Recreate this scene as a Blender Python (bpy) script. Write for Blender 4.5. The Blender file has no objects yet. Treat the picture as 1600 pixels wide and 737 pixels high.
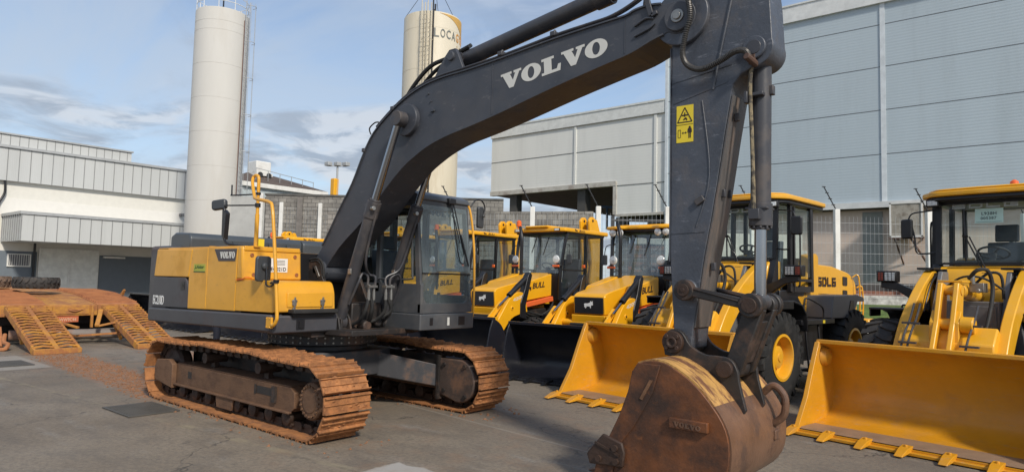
import bpy, bmesh, math, random
from mathutils import Vector, Matrix
random.seed(7)
R = math.radians
scene = bpy.context.scene
# ---------------------------------------------------------------- camera
CAM = Vector((8.2162, -5.7330, 1.7915)); YAW, PIT, ROL, FPX = 2.2637, 0.0663, 0.0233, 1049.8
f = Vector((math.cos(YAW)*math.cos(PIT), math.sin(YAW)*math.cos(PIT), math.sin(PIT)))
r = f.cross(Vector((0, 0, 1))).normalized(); u = r.cross(f)
r2 = math.cos(ROL)*r + math.sin(ROL)*u; u2 = -math.sin(ROL)*r + math.cos(ROL)*u
cd = bpy.data.cameras.new('camera'); cam = bpy.data.objects.new('camera', cd)
scene.collection.objects.link(cam); scene.camera = cam
m = Matrix((r2, u2, -f)).transposed().to_4x4(); m.translation = CAM; cam.matrix_world = m
cd.sensor_width = 36; cd.lens = FPX/1600*36; cd.clip_end = 3000; cd.clip_start = .1
# ---------------------------------------------------------------- light
SUN_EL, SUN_AZ = R(39), R(-22)          # azimuth of the direction towards the sun, from +X
scene.view_settings.view_transform = 'Standard'; scene.view_settings.look = 'None'
scene.view_settings.exposure = 0.66
scene.cycles.transparent_max_bounces = 24; scene.cycles.max_bounces = 8; scene.view_settings.gamma = 1
sd = bpy.data.lights.new('sun', 'SUN'); sd.energy = 2.3; sd.angle = R(6); sd.color = (1, .93, .82)
so = bpy.data.objects.new('sun', sd); scene.collection.objects.link(so)
sv = Vector((math.cos(SUN_EL)*math.cos(SUN_AZ), math.cos(SUN_EL)*math.sin(SUN_AZ), math.sin(SUN_EL)))
so.rotation_euler = sv.to_track_quat('Z', 'Y').to_euler(); so.location = (0, 0, 40)
w = bpy.data.worlds.new('World'); scene.world = w; w.use_nodes = True
N = w.node_tree.nodes; Lk = w.node_tree.links; N.clear()
def wn(t, **k):
    n = N.new(t)
    for a, b in k.items(): setattr(n, a, b)
    return n
sky = wn('ShaderNodeTexSky', sky_type='NISHITA'); sky.sun_disc = False
sky.sun_elevation = SUN_EL; sky.sun_rotation = R(90)-SUN_AZ; sky.air_density = 1.0; sky.dust_density = .8; sky.ozone_density = 2.2
tc = wn('ShaderNodeTexCoord'); sep = wn('ShaderNodeSeparateXYZ'); Lk.new(tc.outputs['Generated'], sep.inputs[0])
zz = wn('ShaderNodeMath', operation='MAXIMUM'); Lk.new(sep.outputs[2], zz.inputs[0]); zz.inputs[1].default_value = 0
za = wn('ShaderNodeMath', operation='ADD'); Lk.new(zz.outputs[0], za.inputs[0]); za.inputs[1].default_value = .12
dv = wn('ShaderNodeVectorMath', operation='DIVIDE'); Lk.new(tc.outputs['Generated'], dv.inputs[0])
cb = wn('ShaderNodeCombineXYZ'); [Lk.new(za.outputs[0], cb.inputs[i]) for i in range(3)]; Lk.new(cb.outputs[0], dv.inputs[1])
def cloud(scale, det, lo, hi, sx, sy, loc, dist=.6):
    mp = wn('ShaderNodeMapping'); mp.inputs['Scale'].default_value = (sx, sy, .3); mp.inputs['Location'].default_value = loc
    mp.inputs['Rotation'].default_value = (0, 0, R(35))
    Lk.new(dv.outputs[0], mp.inputs[0])
    nz = wn('ShaderNodeTexNoise'); nz.inputs['Scale'].default_value = scale; nz.inputs['Detail'].default_value = det
    nz.inputs['Roughness'].default_value = .58; nz.inputs['Distortion'].default_value = dist; Lk.new(mp.outputs[0], nz.inputs[0])
    rp = wn('ShaderNodeMapRange'); rp.interpolation_type = 'SMOOTHSTEP'
    rp.inputs[1].default_value = lo; rp.inputs[2].default_value = hi; Lk.new(nz.outputs[0], rp.inputs[0]); return rp.outputs[0]
c1 = cloud(.55, 8, .32, .62, 1, 2.0, (3.1, 1.7, 0)); c2 = cloud(1.1, 9, .44, .62, 1, 1.3, (5.1, 2.2, 0))
hz = wn('ShaderNodeMapRange'); hz.interpolation_type = 'SMOOTHSTEP'; Lk.new(sep.outputs[2], hz.inputs[0])
hz.inputs[1].default_value = .02; hz.inputs[2].default_value = .45; hz.inputs[3].default_value = .60; hz.inputs[4].default_value = .0
def mix(fac, a, b):
    x = wn('ShaderNodeMix', data_type='RGBA'); Lk.new(fac, x.inputs[0])
    for k, v in ((6, a), (7, b)):
        if isinstance(v, tuple): x.inputs[k].default_value = v
        else: Lk.new(v, x.inputs[k])
    return x.outputs[2]
def mul(a, k):
    x = wn('ShaderNodeMath', operation='MULTIPLY'); Lk.new(a, x.inputs[0]); x.inputs[1].default_value = k; return x.outputs[0]
s0 = mix(hz.outputs[0], sky.outputs[0], (3.3, 4.0, 4.8, 1))
s1 = mix(mul(c1, .66), s0, (3.4, 3.9, 4.55, 1)); 
low = wn('ShaderNodeMapRange'); low.inputs[1].default_value = .10; low.inputs[2].default_value = .42; low.inputs[3].default_value = .9; low.inputs[4].default_value = .25
Lk.new(sep.outputs[2], low.inputs[0])
c2m = wn('ShaderNodeMath', operation='MULTIPLY'); Lk.new(c2, c2m.inputs[0]); Lk.new(low.outputs[0], c2m.inputs[1])
cc = mix(cloud(3.1, 5, .42, .6, 1, 1, (1.3, 7, 0)), (2.2, 2.5, 3.0, 1), (4.4, 4.6, 4.9, 1))
s2 = mix(c2m.outputs[0], s1, cc)
bg = wn('ShaderNodeBackground'); bg.inputs[1].default_value = .10; Lk.new(s2, bg.inputs[0])
ow = wn('ShaderNodeOutputWorld'); Lk.new(bg.outputs[0], ow.inputs[0])
# ---------------------------------------------------------------- materials
def mat(name, col, rough=.55, metal=0, var=.12, vs=3, dirt=None, dk=0, ds=2.5, bump=.0, bs=60, coat=0, dlo=.5, dhi=.66, stretch=(1, 1, 1), scr=None, spec=.5):
    M = bpy.data.materials.new(name); M.use_nodes = True; nt = M.node_tree; n = nt.nodes; l = nt.links
    b = n['Principled BSDF']; b.inputs['Roughness'].default_value = rough; b.inputs['Metallic'].default_value = metal
    b.inputs['Coat Weight'].default_value = coat; b.inputs['Coat Roughness'].default_value = .12; b.inputs['Specular IOR Level'].default_value = spec
    t = n.new('ShaderNodeTexCoord'); mp = n.new('ShaderNodeMapping'); mp.inputs['Scale'].default_value = stretch; l.new(t.outputs['Object'], mp.inputs[0])
    def noise(s, d=6, ro=.6):
        z = n.new('ShaderNodeTexNoise'); z.inputs['Scale'].default_value = s; z.inputs['Detail'].default_value = d; z.inputs['Roughness'].default_value = ro
        l.new(mp.outputs[0], z.inputs[0]); return z.outputs[0]
    def rng(x, lo, hi, a=0, c=1):
        g = n.new('ShaderNodeMapRange'); g.inputs[1].default_value = lo; g.inputs[2].default_value = hi; g.inputs[3].default_value = a; g.inputs[4].default_value = c
        l.new(x, g.inputs[0]); return g.outputs[0]
    def mx(fc, a, c2, bl='MIX'):
        x = n.new('ShaderNodeMix'); x.data_type = 'RGBA'; x.blend_type = bl
        if isinstance(fc, float): x.inputs[0].default_value = fc
        else: l.new(fc, x.inputs[0])
        for k, v in ((6, a), (7, c2)):
            if isinstance(v, tuple): x.inputs[k].default_value = (*v[:3], 1)
            else: l.new(v, x.inputs[k])
        return x.outputs[2]
    n1 = noise(vs)
    lo = tuple(c*(1-var) for c in col); hi = tuple(min(1, c*(1+var)) for c in col)
    c = mx(rng(n1, .3, .7), lo, hi)
    if dirt:
        dm = rng(noise(ds, 9, .68), dlo, dhi, 0, dk); c = mx(dm, c, dirt)
        l.new(rng(noise(ds, 9, .68), dlo, dhi, rough, min(1, rough+.3)), b.inputs['Roughness'])
    if scr:
        z = n.new('ShaderNodeTexNoise'); z.inputs['Scale'].default_value = 9; z.inputs['Detail'].default_value = 8; z.inputs['Roughness'].default_value = .75
        m2 = n.new('ShaderNodeMapping'); m2.inputs['Scale'].default_value = scr[1]; l.new(t.outputs['Object'], m2.inputs[0]); l.new(m2.outputs[0], z.inputs[0])
        c = mx(rng(z.outputs[0], .58, .66, 0, scr[2]), c, scr[0])
    l.new(c, b.inputs['Base Color'])
    if bump:
        bp_ = n.new('ShaderNodeBump'); bp_.inputs['Strength'].default_value = bump; bp_.inputs['Distance'].default_value = .01
        l.new(noise(bs, 5), bp_.inputs['Height']); l.new(bp_.outputs[0], b.inputs['Normal'])
    return M
MUD = (.30, .14, .07)
YEL = mat('weathered_yellow_paint', (.70, .34, .025), .38, dirt=(.38, .19, .05), dk=.35, ds=1.7, var=.06, coat=.15, scr=((.25, .12, .04), (1, 1, 2), .25))
YLD = mat('loader_yellow_paint', (.74, .37, .018), .34, var=.07, coat=.2, dirt=(.42, .26, .10), dk=.30, ds=3, bump=.05, bs=30)
YLB = mat('loader_yellow_shaded', (.61, .275, .014), .36, var=.08, coat=.12, dirt=(.36, .19, .06), dk=.40, ds=2, bump=.05, bs=25, scr=((.36, .30, .24), (.5, .5, 5), .35))  # loader yellow again, darker: the buckets' shade put into the colour
YBH = mat('backhoe_yellow_paint', (.79, .38, .010), .33, var=.05, coat=.25)
YTR = mat('muddy_yellow_paint', (.52, .24, .035), .6, dirt=(.30, .12, .05), dk=.9, ds=3.2, dlo=.38, dhi=.56, bump=.3, bs=30)
YTM = mat('heavily_muddied_deck', (.38, .155, .062), .85, dirt=(.26, .10, .05), dk=.9, ds=2.4, bump=.5, bs=25)
DGR = mat('dark_grey_boom_paint', (.048, .052, .063), .45, dirt=(.085, .088, .098), dk=.6, ds=2.2, var=.14, bump=.06, bs=90, scr=((.15, .14, .14), (.6, 1, 1.4), .45))
ARM = mat('scratched_arm_paint', (.060, .067, .083), .40, dirt=(.12, .11, .11), dk=.45, ds=4.4, var=.22, bump=.35, bs=38, stretch=(1, 1, .8), scr=((.20, .21, .24), (.8, 1, 3.2), .55))
ARE = mat('streaked_arm_face_paint', (.10, .092, .088), .45, dirt=(.20, .13, .09), dk=.7, ds=3.0, var=.25, bump=.15, bs=50, stretch=(1, 2, .5), scr=((.05, .04, .035), (2, 3, .5), .6))  # paler and browner than the arm sides, with dark streaks
CYL = mat('cylinder_paint', (.046, .046, .052), .38, dirt=(.14, .11, .09), dk=.4, ds=3.5, var=.12)
CAB = mat('cab_grey_paint', (.062, .066, .072), .42, var=.08, dirt=(.16, .14, .12), dk=.3, ds=2.2, coat=.1)
SKR = mat('skirt_grey_paint', (.055, .055, .062), .45, var=.1, dirt=(.15, .10, .08), dk=.35, ds=2.0)
HOOD = mat('hood_grey_paint', (.055, .066, .078), .4, var=.08)
BLK = mat('black_steel', (.012, .012, .014), .38, var=.2)
BLB = mat('black_blade_paint', (.012, .013, .019), .30, var=.15, dirt=(.06, .055, .05), dk=.3, ds=2)
IRN = mat('dirty_black_iron', (.022, .019, .018), .5, var=.25, dirt=(.10, .055, .035), dk=.7, ds=5, bump=.2, bs=50)
RUB = mat('black_rubber', (.016, .016, .016), .7, var=.2, dirt=(.06, .055, .05), dk=.45, ds=5, bump=.25, bs=60)
TYG = mat('dusty_tyre_rubber', (.035, .032, .030), .8, var=.2, dirt=(.11, .09, .075), dk=.7, ds=4, bump=.3, bs=40)
TRK = mat('muddy_track_steel', (.36, .148, .050), .75, var=.28, vs=6, dirt=(.16, .070, .032), dk=.75, ds=9, bump=.7, bs=35, dlo=.46, dhi=.62)
FRM = mat('mud_covered_track_frame', (.135, .070, .036), .7, var=.2, dirt=(.08, .042, .026), dk=.85, ds=3.5, bump=.5, bs=28, stretch=(1, 1, 1.8))
ROL = mat('muddy_roller_steel', (.042, .022, .014), .6, var=.3, dirt=(.03, .02, .015), dk=.8, ds=8, bump=.5, bs=40)
UND = mat('undercarriage_paint', (.050, .050, .054), .5, var=.15, dirt=(.18, .10, .06), dk=.7, ds=3, bump=.2, bs=30)
RST = mat('rusty_bucket_steel', (.150, .052, .017), .50, var=.45, vs=2.6, dirt=(.032, .018, .013), dk=.9, ds=2.0, bump=.35, bs=25, dlo=.42, dhi=.60, scr=((.24, .085, .025), (1, 1, 1), .5))
RSB = mat('worn_bucket_shell', (.15, .078, .045), .36, var=.3, vs=3, dirt=(.07, .04, .028), dk=.75, ds=4, bump=.3, bs=25, scr=((.30, .17, .10), (.8, 4, .8), .45))
RYE = mat('scraped_yellow_bucket_top', (.50, .28, .085), .5, var=.2, dirt=(.13, .05, .025), dk=.95, ds=4, dlo=.46, dhi=.58, stretch=(1, 2.6, 1), bump=.25, bs=30, scr=((.05, .03, .02), (1, 3.5, 1), .8))
CHR = mat('chrome_rod', (.36, .37, .39), .16, 1, var=.05)
STL = mat('bare_steel', (.30, .29, .27), .4, .8, var=.15)
GLV = mat('galvanised_steel', (.42, .43, .43), .5, .3, var=.1)
WHT = mat('white_paint', (.72, .71, .67), .6, var=.06, dirt=(.38, .35, .30), dk=.35, ds=1.2)
LET = mat('lettering_silver', (.62, .61, .56), .45, var=.04)
LTW = mat('lettering_white', (.72, .72, .70), .5, var=.02)
LTB = mat('lettering_dark', (.03, .015, .012), .5, var=.02)
DYL = mat('warning_yellow', (.74, .56, .03), .45, var=.05)
ORG = mat('orange_plastic', (.75, .13, .02), .35, var=.05, coat=.3)
RED = mat('red_orange_paint', (.72, .13, .03), .45, var=.05)
LMP = mat('lamp_lens', (.75, .76, .74), .12, .2, var=.25, vs=30)
MIR = mat('mirror_shell', (.045, .048, .052), .4, var=.1)
MGL = mat('mirror_glass', (.5, .52, .54), .06, 1, var=.02)
INT = mat('cab_interior', (.03, .032, .036), .6, var=.3)
SEA = mat('seat_cover', (.045, .055, .075), .45, var=.3)
TAN = mat('braided_hose', (.085, .080, .075), .45, .4, var=.4, vs=60, stretch=(1, 1, 3))
COP = mat('worn_pipe_paint', (.24, .19, .11), .45, var=.25, vs=12, dirt=(.04, .035, .03), dk=.95, ds=14, dlo=.44, dhi=.56)
PLT = mat('muddy_plate_paint', (.50, .13, .05), .6, var=.1)
PAP = mat('green_tinted_card', (.52, .72, .64), .5, var=.03)
GST = mat('green_yellow_sticker', (.42, .42, .05), .5, var=.1)
GRN = mat('dark_green_print', (.03, .10, .02), .5, var=.1)
GRY = mat('mid_grey_panel', (.14, .14, .145), .45, var=.08)
def glass(name, tint=(.55, .66, .66), refl=.10, opac=.18, dcol=(.25, .30, .31)):
    M = bpy.data.materials.new(name); M.use_nodes = True; n = M.node_tree.nodes; l = M.node_tree.links; n.clear()
    o = n.new('ShaderNodeOutputMaterial'); tr = n.new('ShaderNodeBsdfTransparent'); tr.inputs[0].default_value = (*tint, 1)
    g = n.new('ShaderNodeBsdfGlossy'); g.inputs['Roughness'].default_value = .03; df = n.new('ShaderNodeBsdfDiffuse'); df.inputs[0].default_value = (*dcol, 1)
    lw = n.new('ShaderNodeLayerWeight'); lw.inputs['Blend'].default_value = .5; pw = n.new('ShaderNodeMath'); pw.operation = 'POWER'; pw.inputs[1].default_value = 4; l.new(lw.outputs['Facing'], pw.inputs[0]); fr = n.new('ShaderNodeMath'); fr.operation = 'MULTIPLY'; fr.inputs[1].default_value = .7; l.new(pw.outputs[0], fr.inputs[0])
    ad = n.new('ShaderNodeMath'); ad.operation = 'ADD'; ad.inputs[1].default_value = refl; l.new(fr.outputs[0], ad.inputs[0])
    m1 = n.new('ShaderNodeMixShader'); m1.inputs[0].default_value = opac; l.new(tr.outputs[0], m1.inputs[1]); l.new(df.outputs[0], m1.inputs[2])
    m2 = n.new('ShaderNodeMixShader'); l.new(ad.outputs[0], m2.inputs[0]); l.new(m1.outputs[0], m2.inputs[1]); l.new(g.outputs[0], m2.inputs[2])
    l.new(m2.outputs[0], o.inputs[0]); return M
GLS = glass('cab_glass', (.84, .92, .93), .11, .24, (.30, .36, .37)); GLL = glass('loader_glass', (.92, .975, .965), .03, .05, (.34, .42, .41)); GLD = glass('dark_glass', (.76, .80, .80), .03, .06, (.15, .18, .18))
# ---------------------------------------------------------------- mesh helpers
def sset(*a): return a
EACH = {'hose', 'boom_pipe', 'grease_pipe', 'cylinder_pipe', 'downpipe'}
SPLIT = {'pin_boss', 'pin', 'bolt', 'hinge', 'lug', 'pipe_clamp', 'hose_coupling', 'cylinder_mount', 'clamp', 'frame_slot', 'filler_cap', 'hinge_bracket', 'arm_guard', 'vent', 'lift_cylinder', 'valve', 'floodlight', 'flashing', 'deck_lane', 'ring_seal', 'control_console', 'window_bars', 'ladder', 'rail_foot', 'lever_bracket', 'blue_wall_panel', 'louvre_blade', 'door_frame', 'port_block', 'ramp_strut', 'cylinder_bracket', 'weld_bead', 'pipe_clamp', 'soffit', 'stabiliser_frame', 'parapet', 'wiper', 'lever_pin'}
class MB:
    def __init__(s): s.v = []; s.f = []; s.mi = []; s.cur = 0; s.g = []
    def groups(s, each):
        st = s.g+[(len(s.v), len(s.f))]; items = []
        for i in range(len(s.g)):
            v0, f0 = st[i]; v1, f1 = st[i+1]; vs = s.v[v0:v1]
            items.append([[(v0, v1, f0, f1)], [min(v[k] for v in vs)-.004 for k in range(3)], [max(v[k] for v in vs)+.004 for k in range(3)]])
        if each: return [it[0] for it in items]
        done = False
        while not done:
            done = True
            for i in range(len(items)):
                for j in range(i+1, len(items)):
                    a, b = items[i], items[j]
                    if all(a[1][k] <= b[2][k] and b[1][k] <= a[2][k] for k in range(3)):
                        a[0] += b[0]; a[1] = [min(p, q) for p, q in zip(a[1], b[1])]; a[2] = [max(p, q) for p, q in zip(a[2], b[2])]; items.pop(j); done = False; break
                if not done: break
        return [it[0] for it in items]
    def add(s, vs, fs):
        o = len(s.v); s.g.append((o, len(s.f))); s.v += [Vector(x) for x in vs]
        for q in fs: s.f.append([o+i for i in q]); s.mi.append(s.cur)
        return s
    def box(s, x0, x1, y0, y1, z0, z1):
        return s.add([(x0, y0, z0), (x1, y0, z0), (x1, y1, z0), (x0, y1, z0), (x0, y0, z1), (x1, y0, z1), (x1, y1, z1), (x0, y1, z1)],
                     [(0, 3, 2, 1), (4, 5, 6, 7), (0, 1, 5, 4), (1, 2, 6, 5), (2, 3, 7, 6), (3, 0, 4, 7)])
    def prism(s, pts, a, b, ax='y'):
        def P(p, t): return {'y': (p[0], t, p[1]), 'x': (t, p[0], p[1]), 'z': (p[0], p[1], t)}[ax]
        n = len(pts); A = sum(pts[i][0]*pts[(i+1) % n][1]-pts[(i+1) % n][0]*pts[i][1] for i in range(n))
        ccw = A > 0
        if ax == 'y': ccw = not ccw
        if a > b: a, b = b, a
        if not ccw: pts = pts[::-1]
        # with ccw (seen from +axis), cap at b is in order
        vs = [P(p, a) for p in pts]+[P(p, b) for p in pts]
        fs = [tuple(range(n-1, -1, -1)), tuple(range(n, 2*n))]+[(i, (i+1) % n, n+(i+1) % n, n+i) for i in range(n)]
        return s.add(vs, fs)
    def cyl(s, p0, p1, r0, r1=None, n=20, cap=True):
        r1 = r0 if r1 is None else r1
        p0 = Vector(p0); p1 = Vector(p1); d = (p1-p0).normalized(); a = d.orthogonal().normalized(); b = d.cross(a)
        vs = []
        for p, q in ((p0, r0), (p1, r1)):
            for i in range(n): t = 2*math.pi*i/n; vs.append(p+(a*math.cos(t)+b*math.sin(t))*q)
        fs = [(i, (i+1) % n, n+(i+1) % n, n+i) for i in range(n)]
        if cap: fs += [tuple(range(n-1, -1, -1)), tuple(range(n, 2*n))]
        return s.add(vs, fs)
    def lathe(s, prof, o=(0, 0, 0), ax=(0, 0, 1), n=28, cap=True):      # prof: (radius, height) list
        o = Vector(o); d = Vector(ax).normalized(); a = d.orthogonal().normalized(); b = d.cross(a); vs = []; k = len(prof)
        for (q, h) in prof:
            for i in range(n): t = 2*math.pi*i/n; vs.append(o+d*h+(a*math.cos(t)+b*math.sin(t))*max(q, 1e-4))
        fs = [(j*n+i, j*n+(i+1) % n, (j+1)*n+(i+1) % n, (j+1)*n+i) for j in range(k-1) for i in range(n)]
        if cap and prof[0][0] > 1e-3 : fs.append(tuple(range(n-1, -1, -1)))
        if cap and prof[-1][0] > 1e-3: fs.append(tuple(range((k-1)*n, k*n)))
        return s.add(vs, fs)
    def tube(s, pts, rad, n=10, sub=5, cap=True):
        P = [Vector(p) for p in pts]
        if sub > 1 and len(P) > 2:
            Q = []
            for i in range(len(P)-1):
                p0 = P[max(i-1, 0)]; p1 = P[i]; p2 = P[i+1]; p3 = P[min(i+2, len(P)-1)]
                for k in range(sub):
                    t = k/sub; Q.append(.5*((2*p1)+(p2-p0)*t+(2*p0-5*p1+4*p2-p3)*t*t+(3*p1-p0-3*p2+p3)*t**3))
            Q.append(P[-1]); P = Q
        nrm = None; vs = []
        for i, p in enumerate(P):
            d = ((P[min(i+1, len(P)-1)]-P[max(i-1, 0)])).normalized()
            nrm = d.orthogonal().normalized() if nrm is None else (nrm-d*nrm.dot(d)).normalized()
            b = d.cross(nrm); rr = rad(i/(len(P)-1)) if callable(rad) else rad
            for j in range(n): t = 2*math.pi*j/n; vs.append(p+(nrm*math.cos(t)+b*math.sin(t))*rr)
        fs = [(i*n+j, i*n+(j+1) % n, (i+1)*n+(j+1) % n, (i+1)*n+j) for i in range(len(P)-1) for j in range(n)]
        if cap: fs += [tuple(range(n-1, -1, -1)), tuple(range((len(P)-1)*n, len(P)*n))]
        return s.add(vs, fs)
    def bar(s, p0, p1, wd, ht, up=(0, 0, 1)):                  # rectangular bar between two points
        p0 = Vector(p0); p1 = Vector(p1); d = (p1-p0).normalized(); up = Vector(up)
        sd_ = d.cross(up)
        if sd_.length < 1e-4: sd_ = d.orthogonal()
        sd_.normalize(); up2 = sd_.cross(d); vs = []
        for p in (p0, p1):
            for a, b in ((-1, -1), (1, -1), (1, 1), (-1, 1)): vs.append(p+sd_*a*wd/2+up2*b*ht/2)
        return s.add(vs, [(3, 2, 1, 0), (4, 5, 6, 7), (0, 1, 5, 4), (1, 2, 6, 5), (2, 3, 7, 6), (3, 0, 4, 7)])
    def sheet(s, prof, y0, y1, th, ax='y'):                    # open profile thickened, extruded
        n = len(prof); out = []
        for i in range(n):
            a = Vector(prof[max(i-1, 0)]); b = Vector(prof[min(i+1, n-1)]); d = (b-a).normalized(); nn = Vector((-d.y, d.x))
            out.append(tuple(Vector(prof[i])+nn*th))
        loop = list(prof)+out[::-1]; m_ = len(loop); vs = [(p[0], y, p[1]) for y in (y0, y1) for p in loop]
        A = sum(loop[i][0]*loop[(i+1) % m_][1]-loop[(i+1) % m_][0]*loop[i][1] for i in range(m_))
        fs = [(i, (i+1) % m_, m_+(i+1) % m_, m_+i) for i in range(m_)]+[(i+1, i, m_-1-i, m_-2-i) for i in range(n-1)]+[(m_+i, m_+i+1, 2*m_-2-i, 2*m_-1-i) for i in range(n-1)]
        if A > 0: fs = [q[::-1] for q in fs]
        return s.add(vs, fs)
    def tilt(s, start, M_):
        for i in range(start, len(s.v)): s.v[i] = M_ @ s.v[i]
        return s
    def build(s, name, mt, parent=None, smooth=30, bevel=0, weld=False):
        if (name in SPLIT or name in EACH) and len(s.g) > 1:
            gs = s.groups(name in EACH)
            if 1 < len(gs) <= 40:
                first = None
                for grp in gs:
                    t = MB()
                    for v0, v1, f0, f1 in grp: t.add(s.v[v0:v1], [[q-v0 for q in fc] for fc in s.f[f0:f1]])
                    o = t.build('~'+name, mt, parent, smooth, bevel, weld); o.name = name; o.data.name = name; first = first or o
                return first
        me = bpy.data.meshes.new(name); me.from_pydata([tuple(x) for x in s.v], [], s.f)
        mts = mt if isinstance(mt, (list, tuple)) else [mt]
        for q in mts: me.materials.append(q)
        for p_, i in zip(me.polygons, s.mi): p_.material_index = i
        bm = bmesh.new(); bm.from_mesh(me)
        if weld: bmesh.ops.remove_doubles(bm, verts=bm.verts, dist=1e-4)
        bmesh.ops.recalc_face_normals(bm, faces=bm.faces) if weld else None
        bm.to_mesh(me); bm.free()
        if smooth:
            me.polygons.foreach_set('use_smooth', [True]*len(me.polygons)); me.set_sharp_from_angle(angle=R(smooth))
        o = bpy.data.objects.new(name, me); scene.collection.objects.link(o); o.parent = parent
        if bevel:
            b = o.modifiers.new('bevel', 'BEVEL'); b.width = bevel; b.segments = 2; b.limit_method = 'ANGLE'; b.angle_limit = R(35); b.harden_normals = False
        return o
def tag(o, label=None, cat=None, group=None, kind=None):
    for k, v in (('label', label), ('category', cat), ('group', group), ('kind', kind)):
        if v: o[k] = v
    return o
def empty(name, loc=(0, 0, 0), rz=0, s=1):
    o = bpy.data.objects.new(name, None); scene.collection.objects.link(o); o.location = loc; o.rotation_euler = (0, 0, rz); o.scale = (s, s, s)
    o.empty_display_size = .2; return o
def kids(o): return [x for x in scene.collection.objects if x.parent == o]
def copy_tree(o, parent=None):
    c = o.copy(); scene.collection.objects.link(c); c.parent = parent
    for ch in kids(o): copy_tree(ch, c)
    return c
# letters ---------------------------------------------------------------
def text_polys(txt, size=1, bold=0.0, shear=0, spacing=1):
    c = bpy.data.curves.new('t', 'FONT'); c.body = txt; c.size = size; c.extrude = .5; c.offset = bold; c.shear = shear; c.space_character = spacing; c.resolution_u = 3
    o = bpy.data.objects.new('t', c); scene.collection.objects.link(o); dg = bpy.context.evaluated_depsgraph_get(); dg.update()
    me = o.evaluated_get(dg).to_mesh(); vs = [v.co.copy() for v in me.vertices]; fs = [tuple(p.vertices) for p in me.polygons]
    o.evaluated_get(dg).to_mesh_clear(); bpy.data.objects.remove(o); bpy.data.curves.remove(c)
    return vs, fs
def slab(word):                                               # heavy slab-serif capitals V O L, unit height
    mb = []; x = 0
    for ch in word:
        if ch == 'V':
            g = [(0, 1), (.66, 1), (.66, .86), (.56, .86), (.74, .42), (.90, .86), (.80, .86), (.80, 1), (1.26, 1), (1.26, .86), (1.14, .86), (.76, 0), (.50, 0), (.12, .86), (0, .86)]
            mb.append(([(a+x, b) for a, b in g], None)); x += 1.26
        elif ch == 'L':
            g = [(0, 0), (1.04, 0), (1.08, .42), (.94, .42), (.86, .17), (.56, .17), (.56, .85), (.70, .85), (.70, 1), (0, 1), (0, .85), (.14, .85), (.14, .15), (0, .15)]
            mb.append(([(a+x, b) for a, b in g], None)); x += 1.13
        elif ch == 'O':
            K = 28; ou = [(x+.58+.58*math.cos(2*math.pi*i/K), .5+.52*math.sin(2*math.pi*i/K)) for i in range(K)]
            inn = [(x+.58+.20*math.cos(2*math.pi*i/K), .5+.36*math.sin(2*math.pi*i/K)) for i in range(K)]
            mb.append((ou, inn)); x += 1.21
    return mb, x
def put_slab(word, O, X, Y, width, height, th):
    """word spans vector frame O + X*width, Y*height; thickness along X x Y"""
    g, tot = slab(word); O = Vector(O); X = Vector(X).normalized(); Y = Vector(Y); Z = X.cross(Y).normalized(); b = MB(); kx = width/tot
    def P(p, t): return O+X*p[0]*kx+Y*p[1]*height+Z*t
    for ou, inn in g:
        n = len(ou)
        A = sum(ou[i][0]*ou[(i+1) % n][1]-ou[(i+1) % n][0]*ou[i][1] for i in range(n))
        if A < 0: ou = ou[::-1]
        if inn is None:
            b.add([P(p, 0) for p in ou]+[P(p, th) for p in ou], [tuple(range(n, 2*n))]+[(i, (i+1) % n, n+(i+1) % n, n+i) for i in range(n)])
        else:
            b.add([P(p, 0) for p in ou]+[P(p, th) for p in ou]+[P(p, 0) for p in inn]+[P(p, th) for p in inn],
                  [(n+i, n+(i+1) % n, 3*n+(i+1) % n, 3*n+i) for i in range(n)]+[(i, (i+1) % n, n+(i+1) % n, n+i) for i in range(n)]+[(2*n+(i+1) % n, 2*n+i, 3*n+i, 3*n+(i+1) % n) for i in range(n)])
    return b
def put_text(txt, O, X, Y, width, height, th, bold=.0, shear=0, b=None, spacing=1):
    vs, fs = text_polys(txt, 1, bold, shear, spacing)
    x0 = min(v.x for v in vs); x1 = max(v.x for v in vs); y0 = min(v.y for v in vs); y1 = max(v.y for v in vs)
    O = Vector(O); X = Vector(X).normalized(); Y = Vector(Y).normalized(); Z = X.cross(Y); b = b or MB()
    b.add([O+X*(v.x-x0)/(x1-x0)*width+Y*(v.y-y0)/(y1-y0)*height+Z*(.5+v.z)*th for v in vs], fs); return b
def xz(p, y): return (p[0], y, p[1])
def smooth_line(pts, sub=4):
    P = [Vector((p[0], p[1])) for p in pts]; Q = []
    for i in range(len(P)-1):
        p0 = P[max(i-1, 0)]; p1 = P[i]; p2 = P[i+1]; p3 = P[min(i+2, len(P)-1)]
        for k in range(sub):
            t = k/sub; q = .5*((2*p1)+(p2-p0)*t+(2*p0-5*p1+4*p2-p3)*t*t+(3*p1-p0-3*p2+p3)*t**3); Q.append((q.x, q.y))
    Q.append(tuple(P[-1])); return Q
def circ(cx, cz, rr, a0=0, a1=360, n=20): return [(cx+rr*math.cos(R(a0+(a1-a0)*i/n)), cz+rr*math.sin(R(a0+(a1-a0)*i/n))) for i in range(n+(0 if a1-a0 == 360 else 1))]
# ================================================================ EXCAVATOR
EX = tag(empty('excavator', (0, 0, 0)), 'large dark grey and yellow crawler excavator with muddy tracks and raised boom', 'excavator')
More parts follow.
